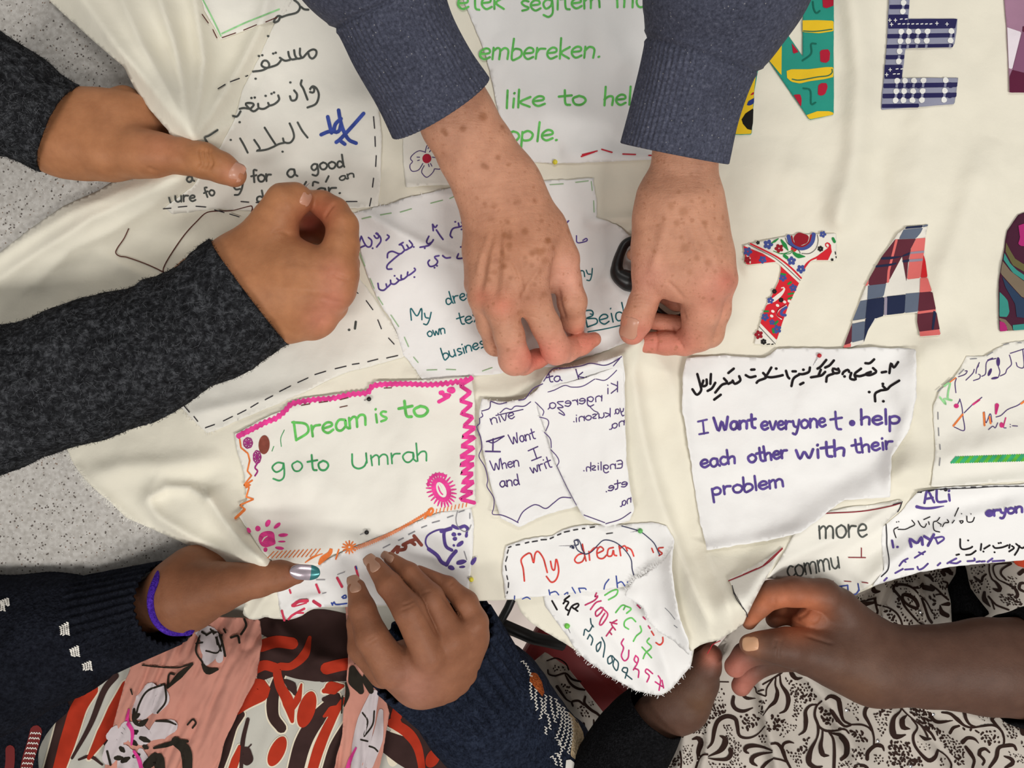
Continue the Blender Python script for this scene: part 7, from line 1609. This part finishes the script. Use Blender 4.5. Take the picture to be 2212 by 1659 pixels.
# N
zn = Z(1560, 0, 5.35)
pt, f = patch('letter', [(1735, -40), (1801, -40), (1801, 120), (1801, 247), (1774, 254), (1749, 259), (1700, 188), (1661, 130), (1645, 106), (1630, 196), (1624, 290), (1600, 291), (1560, 290), (1580, -40), (1640, -40), (1691, 59), (1734, 122)], .6, cut((44, 150, 132), 0, 0, 0, 0), 'letter N cut from teal and yellow print', rag=.25, seed=20, step=5)
bar = lambda *p: zn(*p)
prints(pt, f, [('yellow', (236, 196, 42), [zn((690, 420), (685, 870), (540, 695), (480, 620), (600, 380), (690, 330)), [(1561, 285), (1582, 100), (1640, 100), (1629, 196), (1623, 289), (1600, 290), (1565, 289)], zn((930, 235), (1100, 232), (1287, 240), (1287, 360), (1120, 385), (930, 370)), zn((745, 820), (800, 800), (1000, 800), (1200, 775), (1285, 775), (1285, 890), (1180, 915), (1000, 940), (900, 965), (800, 945), (750, 900)), zn((975, 1330), (1100, 1285), (1240, 1285), (1290, 1305), (1285, 1325), (1010, 1380))]),
    ('red', (178, 32, 56), [zn((1160, 0), (1165, 80), (1200, 98), (1287, 65), (1287, -100), (1160, -100)), zn((1130, 600), (1150, 575), (1230, 570), (1248, 610), (1240, 700), (1200, 728), (1135, 715)), zn((1110, 990), (1140, 960), (1210, 960), (1220, 1010), (1190, 1090), (1140, 1110), (1105, 1090)), zn((825, 1100), (860, 1090), (905, 1092), (920, 1150), (912, 1235)), zn((805, 500), (885, 600), (820, 622)), zn((935, 60), (952, 90), (940, 118)), zn((340, 1080), (370, 1056), (368, 1090), (320, 1105))]),
    ('navy', (44, 60, 128), [zn((285, 1215), (300, 1170), (370, 1130), (368, 1195), (320, 1222))]), ('black', (30, 28, 26), [zn((225, 1380), (270, 1310), (362, 1250), (356, 1420), (340, 1505), (290, 1490), (240, 1430)), zn((548, 690), (570, 660), (580, 640), (560, 700))]),
    ('dark_green', (28, 104, 88), [lambda k: [k.stroke(zn(*p), 3.2) for p in (((1050, 20), (1060, 100), (1090, 150), (1130, 125)), ((1085, 505), (1030, 510), (1030, 620), (930, 700)), ((940, 1020), (1020, 1045), (1030, 1200), (1080, 1185)))], lambda k: [k.stroke(zn(*p), 2.2) for p in (((940, 358), (1080, 362), (1270, 338)), ((810, 915), (900, 925), (1100, 890), (1220, 875), (1270, 840), (1270, 800)))]])])
# E
zE = Z(1880, 0, 6.638)
pt, f = patch('letter', [(1922, -40), (1966, -40), (1963, 40), (2068, 40), (2066, 70), (2061, 98), (2000, 101), (1956, 105), (1952, 140), (1948, 169), (2010, 168), (2070, 168), (2066, 200), (2062, 225), (1980, 231), (1904, 237), (1906, 200), (1910, 166), (1916, 90)], .6, cut((146, 148, 168), 0, 0, 0, 0), 'letter E cut from navy and white check', rag=.3, seed=21, step=5)
kn, kw = Ink(f, .3), Ink(f, .42)
def xl(y): return 280 - (y / 1570.0) * 120
def row(y, x1, h, ink=kn): ink.poly(zE((xl(y) + 4, y - h / 2), (x1, y - h / 2 - (x1 - 400) * .02), (x1 - 4, y + h / 2 - (x1 - 400) * .02), (xl(y), y + h / 2)), 4)
for y, x1, h in ((100, 560, 60), (310, 540, 200), (520, 1210, 62), (668, 1190, 52), (820, 490, 62), (1030, 460, 200), (1232, 1250, 66), (1378, 1238, 66), (1520, 700, 56)): row(y, x1, h)
kn.poly(zE((545, 275), (1245, 270), (1220, 405), (545, 415)), 4)
for y in (40, 165, 455, 590, 735, 880, 1160, 1310, 1440):
    sh = -y * .082
    xs = [480] if y in (40, 165, 735, 880) else ([480, 592, 722, 858, 1200] if y < 700 else [480, 592, 722, 858, 1176])
    for x in xs: q = zE((x + sh, y - (x - 400) * .012))[0]; kw.blob(q[0], q[1], 6.4, 6.4, 0, .1, x)
for x, y in ((280, 290), (360, 290), (305, 350), (285, 1000), (235, 1070), (955, 335), (1100, 345)): q = zE((x, y))[0]; kw.stroke([(q[0] - 3, q[1]), (q[0] + 3, q[1])], 1.6); kw.stroke([(q[0], q[1] - 3.5), (q[0], q[1] + 3.5)], 1.6)
for y0, xs in ((345, range(400, 880, 65)), (275, (430, 500)), (990, (370, 440)), (1062, (330, 390))):
    for x in xs: kw.stroke(zE((x, y0), (x + 28, y0 - 4)), 2.2)
for y in (520, 1232, 1378):
    for x in ((530, 655, 790) if y < 700 else (530, 655, 790, 1250)): q = zE((x - y * .082, y - (x - 400) * .012))[0]; kn.blob(q[0], q[1], 6.4, 6.4, 0, .08, x)
kg = Ink(f, .36)
for y, xs in ((100, (480,)), (520, (480, 592, 722, 858, 1200)), (668, (480, 592, 722, 858, 1200)), (820, (480,)), (1232, (480, 592, 722, 858, 1176)), (1378, (480, 592, 722, 858, 1176))):
    for x in xs: q = zE((x - y * .082, y - (x - 400) * .012))[0]; kg.stroke([(q[0] + .6, q[1] - 3.6), (q[0] - .6, q[1] + 3.6)], 5.0, cap=False)
kg.build('grey_print', cut((140, 142, 164), 0, 0, 0, 0), pt)
kn.build('navy_print', cut((40, 38, 84), 0, 0, 0, 0), pt); kw.build('white_print', cut((236, 236, 232), 0, 0, 0, 0), pt)
# T
zt = Z(1580, 480, 5.923)
pt, f = patch('letter', [(1605, 530), (1650, 519), (1707, 508), (1760, 505), (1806, 504), (1807, 540), (1806, 563), (1752, 563), (1742, 575), (1736, 590), (1726, 612), (1703, 657), (1690, 700), (1678, 735), (1675, 743), (1629, 743), (1634, 722), (1642, 698), (1654, 661), (1672, 628), (1681, 608), (1686, 590), (1686, 573), (1676, 566), (1612, 572)], .6, cut((238, 234, 222), 0, 0, 0, 0), 'letter T cut from red folk flower print', rag=.2, seed=22, step=5)
def flower(k, x, y, r, n=5):
    c = np.array(zt((x, y))[0])
    for j in range(n): t = 2 * math.pi * j / n + x; k.blob(c[0] + r * .62 * math.cos(t), c[1] + r * .62 * math.sin(t), r * .48, r * .42, t)
prints(pt, f, [('red', (214, 42, 54), [zt((155, 302), (400, 400), (575, 506), (240, 540), (190, 542)), lambda k: k.stroke(zt((245, 276), (400, 350), (600, 455), (760, 580), (893, 715)), 3.6), zt((630, 560), (865, 780), (735, 1050), (650, 1290), (580, 1508), (370, 1290), (440, 1075), (470, 1045), (570, 830), (605, 760), (632, 620)), zt((1235, 485), (1080, 485), (1150, 420), (1240, 330), (1230, 320), (1270, 290), (1285, 380)), lambda k: k.stroke(zt((930, 615), (940, 570), (1010, 490), (1140, 430), (1250, 340), (1260, 290), (1225, 265), (1200, 290), (1225, 320)), [3, 5, 3, 4, 8, 8, 5, 3, 2]),
      lambda k: k.stroke(zt((800, 340), (850, 270), (870, 230)), [13, 10, 4])]),
    ('ivory', (238, 232, 222), [lambda k: k.stroke(zt((470, 1040), (560, 980), (650, 900), (680, 840), (640, 840)), [3, 9, 9, 5, 2]), lambda k: k.stroke(zt((200, 430), (235, 460), (240, 520)), 3), lambda k: k.stroke(zt((700, 1065), (620, 1110), (580, 1180), (640, 1240)), 2.6), lambda k: [k.blob(*zt((x, y))[0], 4, 3, .5) for x, y in ((530, 1140), (515, 1200), (590, 1065), (680, 1020), (740, 1010))]]),
    ('blue', (70, 84, 150), [lambda k: [flower(k, *q) for q in ((470, 285, 10), (770, 495, 9), (890, 600, 9), (660, 710, 8), (790, 840, 8), (210, 375, 9), (1170, 155, 7), (585, 1370, 9), (430, 1215, 8), (400, 480, 8), (520, 1280, 6), (500, 1000, 7))], lambda k: k.stroke(zt((730, 180), (760, 270), (860, 330), (960, 320), (1030, 250), (1050, 160)), [8, 9, 9, 9, 10, 10]), lambda k: k.stroke(zt((700, 1090), (650, 1130), (640, 1180), (690, 1190)), 6)]),
    ('dark_red', (150, 32, 44), [lambda k: k.blob(*zt((890, 215))[0], 17, 13, 0, .12, 2), lambda k: [flower(k, *q) for q in ((610, 335, 9), (350, 1440, 9), (205, 480, 7))], lambda k: k.stroke(zt((770, 180), (800, 270), (900, 310), (990, 260), (1020, 165)), 3.5), lambda k: k.stroke(zt((690, 1060), (600, 1120), (585, 1190), (650, 1230)), 2.2)]),
    ('green', (44, 140, 72), [lambda k: [k.stroke(zt(*p), w) for p, w in ((((640, 230), (680, 290), (725, 360)), [4, 9, 2]), (((800, 395), (850, 430), (940, 440)), [6, 10, 2]), (((540, 370), (640, 405), (740, 380), (800, 350)), 1.6), (((640, 400), (740, 405), (790, 370)), 1.4), (((510, 270), (560, 240), (600, 210)), [1.5, 5, 2]), (((680, 430), (710, 455)), 7), (((1300, 210), (1320, 250)), 6), (((640, 660), (690, 670)), 4), (((730, 790), (760, 770)), 5), (((730, 920), (790, 910)), 4), (((420, 1140), (470, 1140)), 4), (((560, 1300), (590, 1270)), 5), (((530, 1370), (540, 1410)), 5), (((730, 980), (770, 965)), 4))]]),
    ('black', (36, 34, 34), [lambda k: [k.stroke(zt(*p), 1.1) for p in (((220, 285), (420, 385), (600, 490), (880, 745)), ((355, 1335), (565, 1560)), ((690, 200), (730, 280), (860, 360), (880, 400)), ((900, 400), (1000, 400), (1080, 340), (1110, 240), (1100, 160)))], lambda k: [flower(k, *q) for q in ((340, 262, 4), (1140, 340, 6, 6), (412, 1530, 6, 6), (550, 885, 5, 6), (635, 995, 5, 6), (1290, 480, 3))], lambda k: [k.stroke(zt(*p), 2) for p in (((455, 1565), (490, 1560)), ((515, 1565), (535, 1560)), ((1330, 380), (1335, 410)), ((1340, 440), (1342, 455)))]])], .28)
# A: plaid
zA = Z(1800, 470, 5.719)
pt, f = patch('letter', [(1954, 493), (1980, 488), (2005, 484), (2002, 498), (1999, 514), (1997, 540), (2000, 570), (2004, 599), (2013, 629), (2023, 676), (2033, 724), (1987, 727), (1981, 696), (1983, 676), (1954, 676), (1908, 682), (1893, 689), (1875, 713), (1866, 741), (1838, 750), (1821, 752), (1842, 694), (1858, 648), (1877, 603), (1905, 554), (1929, 519), (1938, 505)], .6, cut((232, 228, 218), 0, 0, 0, 0), 'letter A cut from red and navy plaid', rag=.2, seed=23, step=5)
hole = zA((850, 480), (905, 790), (912, 905), (640, 942), (615, 950), (650, 860), (700, 760))
prints(pt, f, [('slate', (98, 108, 126), [zA((870, 150), (1110, 125), (1080, 190), (1020, 260), (810, 265)), zA((430, 840), (655, 815), (625, 960), (620, 975), (420, 1015)), zA((335, 1030), (420, 1015), (400, 1250), (240, 1270)), zA((235, 1310), (395, 1280), (375, 1510), (225, 1545)), zA((895, 940), (1065, 925), (1050, 1160), (880, 1180)), zA((1110, 95), (1175, 80), (1172, 105), (1110, 120))]),
    ('maroon', (96, 44, 56), [zA((765, 270), (1020, 262), (960, 380), (850, 480), (700, 760), (655, 815), (435, 838), (440, 760), (600, 480)), zA((850, 480), (960, 380), (925, 560), (905, 790)), zA((1065, 925), (1225, 915), (1270, 1140), (1045, 1160)), zA((1040, 1190), (1275, 1165), (1315, 1380), (1060, 1410), (1035, 1290)), zA((232, 1310), (225, 1545), (135, 1575))]),
    ('coral', (222, 112, 108), [zA((1025, 260), (1140, 250), (1125, 400), (1075, 745), (910, 765), (960, 380)), zA((1075, 750), (1165, 740), (1220, 912), (1068, 925)), zA((768, 270), (800, 268), (700, 660), (690, 805), (660, 812), (670, 660)), zA((1045, 1160), (1265, 1132), (1270, 1160), (1042, 1192)), zA((1065, 1410), (1310, 1380), (1328, 1448), (1072, 1468)), zA((135, 1575), (222, 1550), (217, 1598), (122, 1612)), zA((395, 843), (435, 770), (432, 838))]),
    ('scarlet', (204, 40, 46), [zA((1118, 460), (1140, 540), (1165, 735), (1078, 745), (1105, 540))]),
    ('navy', (36, 44, 72), [zA((905, 112), (1112, 92), (1105, 122), (880, 142)), zA((420, 1015), (630, 980), (622, 1215), (530, 1245), (398, 1250)), zA((665, 975), (893, 950), (880, 1180), (660, 1205)), zA((398, 1250), (520, 1240), (430, 1390), (376, 1545)), zA((600, 490), (720, 482), (850, 478), (850, 470), (950, 425), (945, 460), (720, 515), (585, 520)), zA((530, 590), (700, 570), (790, 555), (780, 575), (690, 600), (515, 618)), zA((1238, 1150), (1275, 1165), (1240, 1390), (1215, 1390)), zA((855, 530), (940, 515), (935, 550), (858, 555))]),
    ('grey_stripe', (150, 140, 156), [zA((955, 425), (1122, 408), (1122, 435), (950, 450)), zA((938, 518), (1112, 505), (1108, 535), (935, 550)), zA((632, 985), (668, 980), (662, 1205), (628, 1212))]), ('cream_stripe', (228, 222, 208), [zA((238, 1275), (398, 1250), (396, 1275), (232, 1312))])], .28)
# next letters, cut by the right edge of the photograph
zm = Z(2130, 0, 7.54)
pt, f = patch('letter', [(2168, -40), (2170, 0), (2175, 57), (2179, 148), (2181, 200), (2330, 200), (2330, -40)], .6, cut((166, 126, 150), 0, 0, 0, 0), 'letter cut from mauve and maroon check at the top right', rag=.2, seed=24, step=6)
prints(pt, f, [('pale', (236, 226, 234), [zm((345, 445), (575, 522), (425, 1130), (372, 1110))]), ('plum', (136, 88, 118), [zm((600, 500), (1500, 640), (1500, 1380), (430, 1135))]), ('maroon', (92, 32, 58), [zm((430, 1138), (1500, 1400), (1500, 1505), (387, 1507), (382, 1250)), zm((600, 430), (1500, 300), (1500, 640), (590, 520))])])
zr = Z(2130, 440, 5.72)
pt, f = patch('letter', [(2240, 452), (2212, 459), (2200, 464), (2176, 499), (2172, 520), (2170, 538), (2158, 606), (2158, 685), (2160, 716), (2210, 712), (2330, 704), (2330, 440)], .6, cut((72, 32, 52), 0, 0, 0, 0), 'letter cut from dark plum, teal and olive print at right', rag=.2, seed=25, step=6)
prints(pt, f, [('olive', (104, 98, 62), [zr((248, 480), (300, 580), (360, 680), (470, 750), (700, 800), (700, 900), (470, 840), (330, 760), (240, 590))]), ('teal', (58, 142, 132), [zr((228, 610), (300, 740), (380, 820), (470, 880), (700, 960), (700, 1020), (470, 950), (330, 850), (215, 690)), zr((168, 1090), (230, 1150), (270, 1200), (290, 1340), (260, 1400), (165, 1395)), zr((330, 1500), (700, 1460), (700, 1540), (335, 1568))]),
    ('taupe', (122, 108, 90), [zr((205, 710), (300, 830), (470, 960), (700, 1060), (700, 1250), (440, 1150), (330, 1030), (180, 860)), zr((165, 1410), (240, 1430), (320, 1520), (330, 1568), (265, 1570), (250, 1500), (165, 1440))]), ('navy', (44, 62, 88), [zr((200, 900), (330, 1040), (440, 1160), (700, 1260), (700, 1440), (380, 1400), (360, 1240), (240, 1030))]), ('magenta', (172, 42, 112), [zr((168, 1450), (230, 1470), (262, 1530), (262, 1572), (170, 1580)), zr((400, 270), (470, 245), (700, 250), (700, 520), (440, 525), (395, 500), (420, 420))])])

# ------------------------------------------------------------------ small things
def pin(x, y, hx, dx, dy, mat, label, r=2.1, shaft=9.0, hf=banner_h, up=2.2):
    h = float(hf(np.array([x]), np.array([y]))[0]) + up
    b = at(x, y, h)
    t = empty('dressmaking_pin', (0, 0, 0), label, 'pin'); t.location = b.tolist()
    hd = bpy.data.meshes.new('pin_head'); import bmesh
    bm = bmesh.new(); bmesh.ops.create_uvsphere(bm, u_segments=16, v_segments=10, radius=r / 1000); bm.to_mesh(hd); bm.free()
    link('pin_head', hd, t, mat)
    e = at(x + dx, y + dy, float(hf(np.array([x + dx]), np.array([y + dy]))[0]) + .5) - b
    v, f = tube3(np.array([e * 0, e * .5, e]), 0.00035, 8); mesh_np('pin_shaft', v, f, t, m_steel)
m_steel = mat_plain('steel', srgb(196, 196, 200), 0.25, 0.6, 0, 60, 0.9)
def bead(nm, c): return mat_plain(nm, srgb(*c), .3, .5)
lift6 = lambda x, y: banner_h(x, y) + 2.6
pin(1199, 350, 0, -16, 2, bead('yellow_glass_bead', (226, 214, 62)), 'yellow-headed pin by the green handwriting and red stitches')
pin(797, 862, 0, -10, 3, bead('black_glass_bead', (18, 17, 18)), 'black-headed pin at the upper edge of the pink-bordered piece', 1.9, hf=lift6)
pin(792, 1150, 0, -14, 5, bead('black_glass_bead', (18, 17, 18)), 'black-headed pin near the orange hatched lower border', 1.9, hf=lift6)
pin(1770, 768, 0, -14, 22, bead('red_glass_bead', (186, 30, 42)), 'red-headed pin above the black Persian writing', 1.8, hf=lambda x, y: over(1.0, lift9)(x, y))
pin(1383, 1147, 0, -30, 4, bead('green_glass_bead', (92, 178, 92)), 'green-headed pin on the My dream patch')
pin(1225, 1352, 0, 10, 22, bead('lime_glass_bead', (112, 200, 74)), 'lime-headed pin beside the Ethiopic letters', 2.4, hf=flap_h)
pin(1018, 1252, 0, -10, -6, bead('yellow_glass_bead', (226, 214, 62)), 'yellow-headed pin below the purple bear drawing', 2.0)
pin(1240, 1179, 0, -44, 0, m_steel, 'steel pin lying across the My dream patch', .8, up=1.6)

def thread(name, pts, r, mat, label, hf=None, off=1.0, cat='thread'):
    P = catmull([np.array(p, float) for p in pts], 8)
    if hf is not None: c = at(P[:, 0], P[:, 1], hf(P[:, 0], P[:, 1]) + off + (P[:, 2] if P.shape[1] > 2 else 0))
    else: c = at(P[:, 0], P[:, 1], P[:, 2])
    v, f = tube3(c, r / 1000, 6); o = mesh_np(name, v, f, None, mat)
    tag(o, label, cat); return o
thread('sewing_thread', [(546, 458), (544, 446), (536, 446), (500, 455), (470, 456), (445, 460), (425, 478), (400, 505), (375, 540), (356, 572), (353, 588), (364, 606), (372, 622)], .42, T_BROWN, 'long dark brown thread looping from the fist to the wool sleeve', banner_h)
thread('sewing_thread', [(278, 494), (268, 515), (254, 535), (250, 546), (258, 553), (275, 556), (310, 568), (338, 580), (353, 588)], .42, T_BROWN, 'brown thread end lying in a bent line away from the fist', banner_h)
thread('sewing_thread', [(545, 450), (540, 470), (534, 486), (520, 500)], .42, T_BROWN, 'short brown thread tail beside the fist', banner_h)
m_blueth = mat_plain('dark_blue_thread', srgb(58, 62, 96), .8, .2)
tl = thread('sewing_thread', zk((860, 300), (870, 280), (900, 285), (905, 310), (880, 300), (920, 270), (910, 220), (950, 215), (960, 260), (930, 280), (950, 330), (1000, 365), (1060, 380), (1130, 345), (1200, 270), (1260, 215), (1330, 210), (1420, 240), (1500, 300), (1570, 380), (1610, 460), (1620, 560), (1640, 640)), .4, m_blueth, 'dark blue tangled thread over the red My dream writing', banner_h, 2.0)
thread('sewing_thread', zk((1490, 35), (1600, 65), (1720, 105), (1820, 180), (1890, 250), (1930, 330), (1960, 400)), .38, m_blueth, 'fine dark thread arching beside the green pin', banner_h, 2.0)
thread('sewing_thread', zk((915, 215), (960, 205), (990, 260), (1010, 330), (1040, 370)), .38, m_blueth, 'dark blue thread loop at the knot beside the steel pin', banner_h, 2.2)

# needle held in the fist
nd = at(648, 414, 70); ne = at(668, 396, 66)
v, f = tube3(np.array([nd, (nd + ne) / 2, ne]), [0.0005, 0.0005, 0.0002], 8); tag(mesh_np('needle', v, f, None, m_steel), 'steel needle glinting between the thumb and finger of the fist', 'needle')
# red thread in the pinching fingers
thread('sewing_thread', [(1528, 1412, -14), (1534, 1402, -13), (1540, 1392, -10), (1556, 1384, 6)], .35, T_RED, 'red thread over the fingertip by the pinched corner', None)

# scissors: black handles under the freckled hand
m_plastic = mat_plain('black_plastic', srgb(20, 20, 22), .35, .5)
sc = empty('scissors', (0, 0, 0), 'black-handled scissors held under the freckled hand', 'scissors')
def loop(name, pts, r, mat):
    P = catmull([np.array(p, float) for p in pts] , 8)
    c = at(P[:, 0], P[:, 1], P[:, 2]); rr = np.interp(np.linspace(0, 1, len(P)), np.linspace(0, 1, len(r)), r) / 1000 if not np.isscalar(r) else r / 1000
    v, f = tube3(c, rr, 12); return mesh_np(name, v, f, sc, mat)
loop('handle', [(1392, 525, 18), (1374, 518, 18), (1352, 526, 18), (1340, 548, 18), (1333, 574, 17), (1336, 592, 16), (1356, 606, 16), (1384, 612, 16), (1410, 612, 16), (1425, 580, 17), (1420, 540, 18), (1392, 525, 18)], [3.2, 3.4, 3.6, 3.8, 4.6, 6.5, 8.5, 8.0, 6, 4, 3.4, 3.2], m_plastic)
loop('handle', [(1470, 686, 14), (1446, 688, 14), (1428, 676, 14), (1416, 662, 14), (1420, 640, 14), (1450, 626, 14), (1480, 640, 14), (1486, 668, 14), (1470, 686, 14)], [2.8, 3.2, 2.6, 2.6, 2.6, 2.6, 2.6, 2.6, 2.8], m_plastic)
v, f = tube3(np.array([at(1425, 606, 10), at(1450, 560, 9), at(1490, 470, 8)]), [0.004, 0.003, 0.0006], 8); mesh_np('blade', v, f, sc, m_steel)
v, f = tube3(np.array([at(1440, 630, 8), at(1462, 570, 8), at(1506, 476, 7)]), [0.004, 0.003, 0.0006], 8); mesh_np('blade', v, f, sc, m_steel)

# purple hair tie round the wrist
m_tie = mat_wool('purple_elastic', srgb(78, 44, 168), srgb(56, 30, 128), srgb(104, 66, 196), 2.5)
ring = [(352, 1230, 36), (336, 1256, 46), (326, 1288, 51), (328, 1320, 49), (340, 1346, 42), (364, 1364, 32), (396, 1363, 22), (416, 1346, 12), (414, 1300, 4), (396, 1250, 10), (372, 1226, 24), (352, 1230, 36)]
hS = surf_h(hE)
ring = [(x, y, float(hS(np.array([x]), np.array([y]))[0]) + 1.6) if i in (1, 2, 3, 4, 5, 6) else (x, y, h) for i, (x, y, h) in enumerate(ring)]
ring[0] = (350, 1228, ring[1][2] - 16); ring[-1] = ring[0]; ring[7] = (414, 1358, ring[6][2] - 8); ring[6] = (396, 1366, min(ring[6][2], ring[5][2] - 4))
P = catmull([np.array(p, float) for p in ring], 8); v, f = tube3(at(P[:, 0], P[:, 1], P[:, 2]), 0.0027, 14)
tag(mesh_np('hair_tie', v, f, None, m_tie), 'purple elastic hair tie round the brown wrist', 'hair tie')

# white and rust stitches of the navy jumper
m_wst = mat_plain('white_knit_stitch', srgb(226, 222, 214), .9, .05); m_rust = mat_wool('rust_knit', srgb(168, 84, 40), srgb(134, 62, 28), srgb(196, 112, 62), 1.6); m_oat = mat_wool('oatmeal_knit', srgb(206, 182, 146), srgb(170, 146, 112), srgb(228, 208, 176), 1.6); m_maro = mat_plain('maroon_knit', srgb(112, 44, 44), .9, .05)
def zig(ink, pts, amp, pitch, w):
    P = resample(catmull(pts, 8) if len(pts) > 2 else pts, pitch / 2); T = np.gradient(P, axis=0); T /= np.linalg.norm(T, axis=1, keepdims=True); N = np.stack([-T[:, 1], T[:, 0]], 1)
    ink.stroke(P + N * (amp * np.where(np.arange(len(P)) % 2 == 0, 1, -1))[:, None], w, smooth=False)
hE_ = surf_h(slE); k = Ink(hE_, .9)
for cx, cy, h_, n in ((141, 1361, 17, 3), (163, 1409, 14, 3), (190, 1440, 12, 3), (12, 1302, 10, 2), (2, 1312, 12, 2)):
    for j in range(4): zig(k, [(cx - 10 + j * 5, cy - h_ * (.45 + .18 * j)), (cx - 8 + j * 5, cy + h_ * (.55 + .1 * (j % 2)))], 2.2, 4.4, 2.6)
k.build('star_stitches', m_wst, slE)['kind'] = 'stuff'
hF_ = surf_h(slF)
k = Ink(hF_, .5); k.poly(g4((600, 760), (700, 860), (770, 1000), (790, 1110), (730, 1200), (700, 1350), (640, 1300), (620, 1280), (650, 1000)), 5); k.build('oatmeal_panel', m_oat, slF)
k = Ink(hF_, .6); k.poly(g4((150, 290), (220, 300), (280, 400), (310, 530), (285, 580), (220, 500), (130, 390)), 5); k.poly(g4((730, 1150), (790, 1130), (830, 1250), (850, 1420), (850, 1460), (670, 1460), (700, 1340), (730, 1210)), 5); k.build('rust_panel', m_rust, slF)
k = Ink(hF_, .9)
for pts in (((40, 150), (100, 210), (150, 340)), ((150, 410), (145, 500), (165, 610)), ((210, 490), (205, 620), (225, 740)), ((270, 590), (285, 720), (260, 850)), ((330, 560), (320, 660), (320, 790)), ((385, 570), (395, 700), (440, 890)), ((345, 780), (370, 880), (375, 970)), ((330, 940), (325, 1030)),
            ((445, 600), (470, 720), (460, 830)), ((480, 660), (520, 800), (500, 950), (450, 1080)), ((540, 700), (560, 850), (545, 1000), (490, 1160)), ((590, 760), (600, 900), (590, 1050), (540, 1200)), ((625, 820), (640, 960), (630, 1100), (590, 1260)), ((470, 1090), (520, 1200), (480, 1300)), ((390, 1290), (440, 1330), (450, 1400)), ((450, 1250), (500, 1330), (510, 1420))): zig(k, g4(*pts), 3.0, 8.0, 1.9)
k.poly(g4((570, 1340), (620, 1330), (670, 1370), (670, 1440), (560, 1450)), 5)
k.build('white_stitches', m_wst, slF)['kind'] = 'stuff'
# hem of the jumper at the lower left
hem_h = lambda x, y: lapE_h(x, y) + 16
hm = sheet('jumper_hem', closed([(-90, 1480), (40, 1480), (120, 1500), (150, 1530), (112, 1570), (84, 1620), (66, 1730), (-90, 1730)], True, 8), hem_h, 0, m_navy, NAVY, 7, .8)
k = Ink(hem_h, .5); k.poly([(-60, 1545), (10, 1530), (40, 1524), (60, 1540), (56, 1556), (24, 1576), (-10, 1594), (-60, 1600)], 5); k.build('rust_panel', m_rust, hm)
k = Ink(hem_h, 1.0)
for y in (1538, 1548, 1558, 1568, 1580): zig(k, [(-40, y + 8), (10, y + 2), (52 - (y - 1538) * .5, y - 5)], 1.8, 5.5, 1.6)
k.build('white_stitches', m_wst, hm)['kind'] = 'stuff'
k = Ink(hem_h, .6); k.stroke(z7((215, 1440), (195, 1520), (170, 1600), (150, 1700)), 26); k.stroke(z7((60, 1550), (60, 1620), (50, 1700)), 20); k.build('maroon_panel', m_maro, hm)
k = Ink(hem_h, 1.1)
for i in range(8): c = z7((212 - i * 8, 1450 + i * 30))[0]; zig(k, [(c[0] - 11, c[1]), (c[0] + 11, c[1] + 1)], 2.2, 6, 1.8)
k.build('white_stitches', m_wst, hm)['kind'] = 'stuff'
# little stones on the cream dress
ink = None
for i, (x, y) in enumerate(g2((470, 945), (1130, 625), (860, 1245), (95, 575)) + g3((505, 740), (980, 680)) + g4((1490, 1320))):
    h = float(lapG_h(np.array([x]), np.array([y]))[0]) + 1.2
    me = bpy.data.meshes.new('rhinestone'); import bmesh
    bm = bmesh.new(); bmesh.ops.create_icosphere(bm, subdivisions=1, radius=.0018); bm.to_mesh(me); bm.free()
    o = link('rhinestone', me, lapG, m_steel, False); o.location = at(x, y, h).tolist(); o.scale = (1, 1, .6)
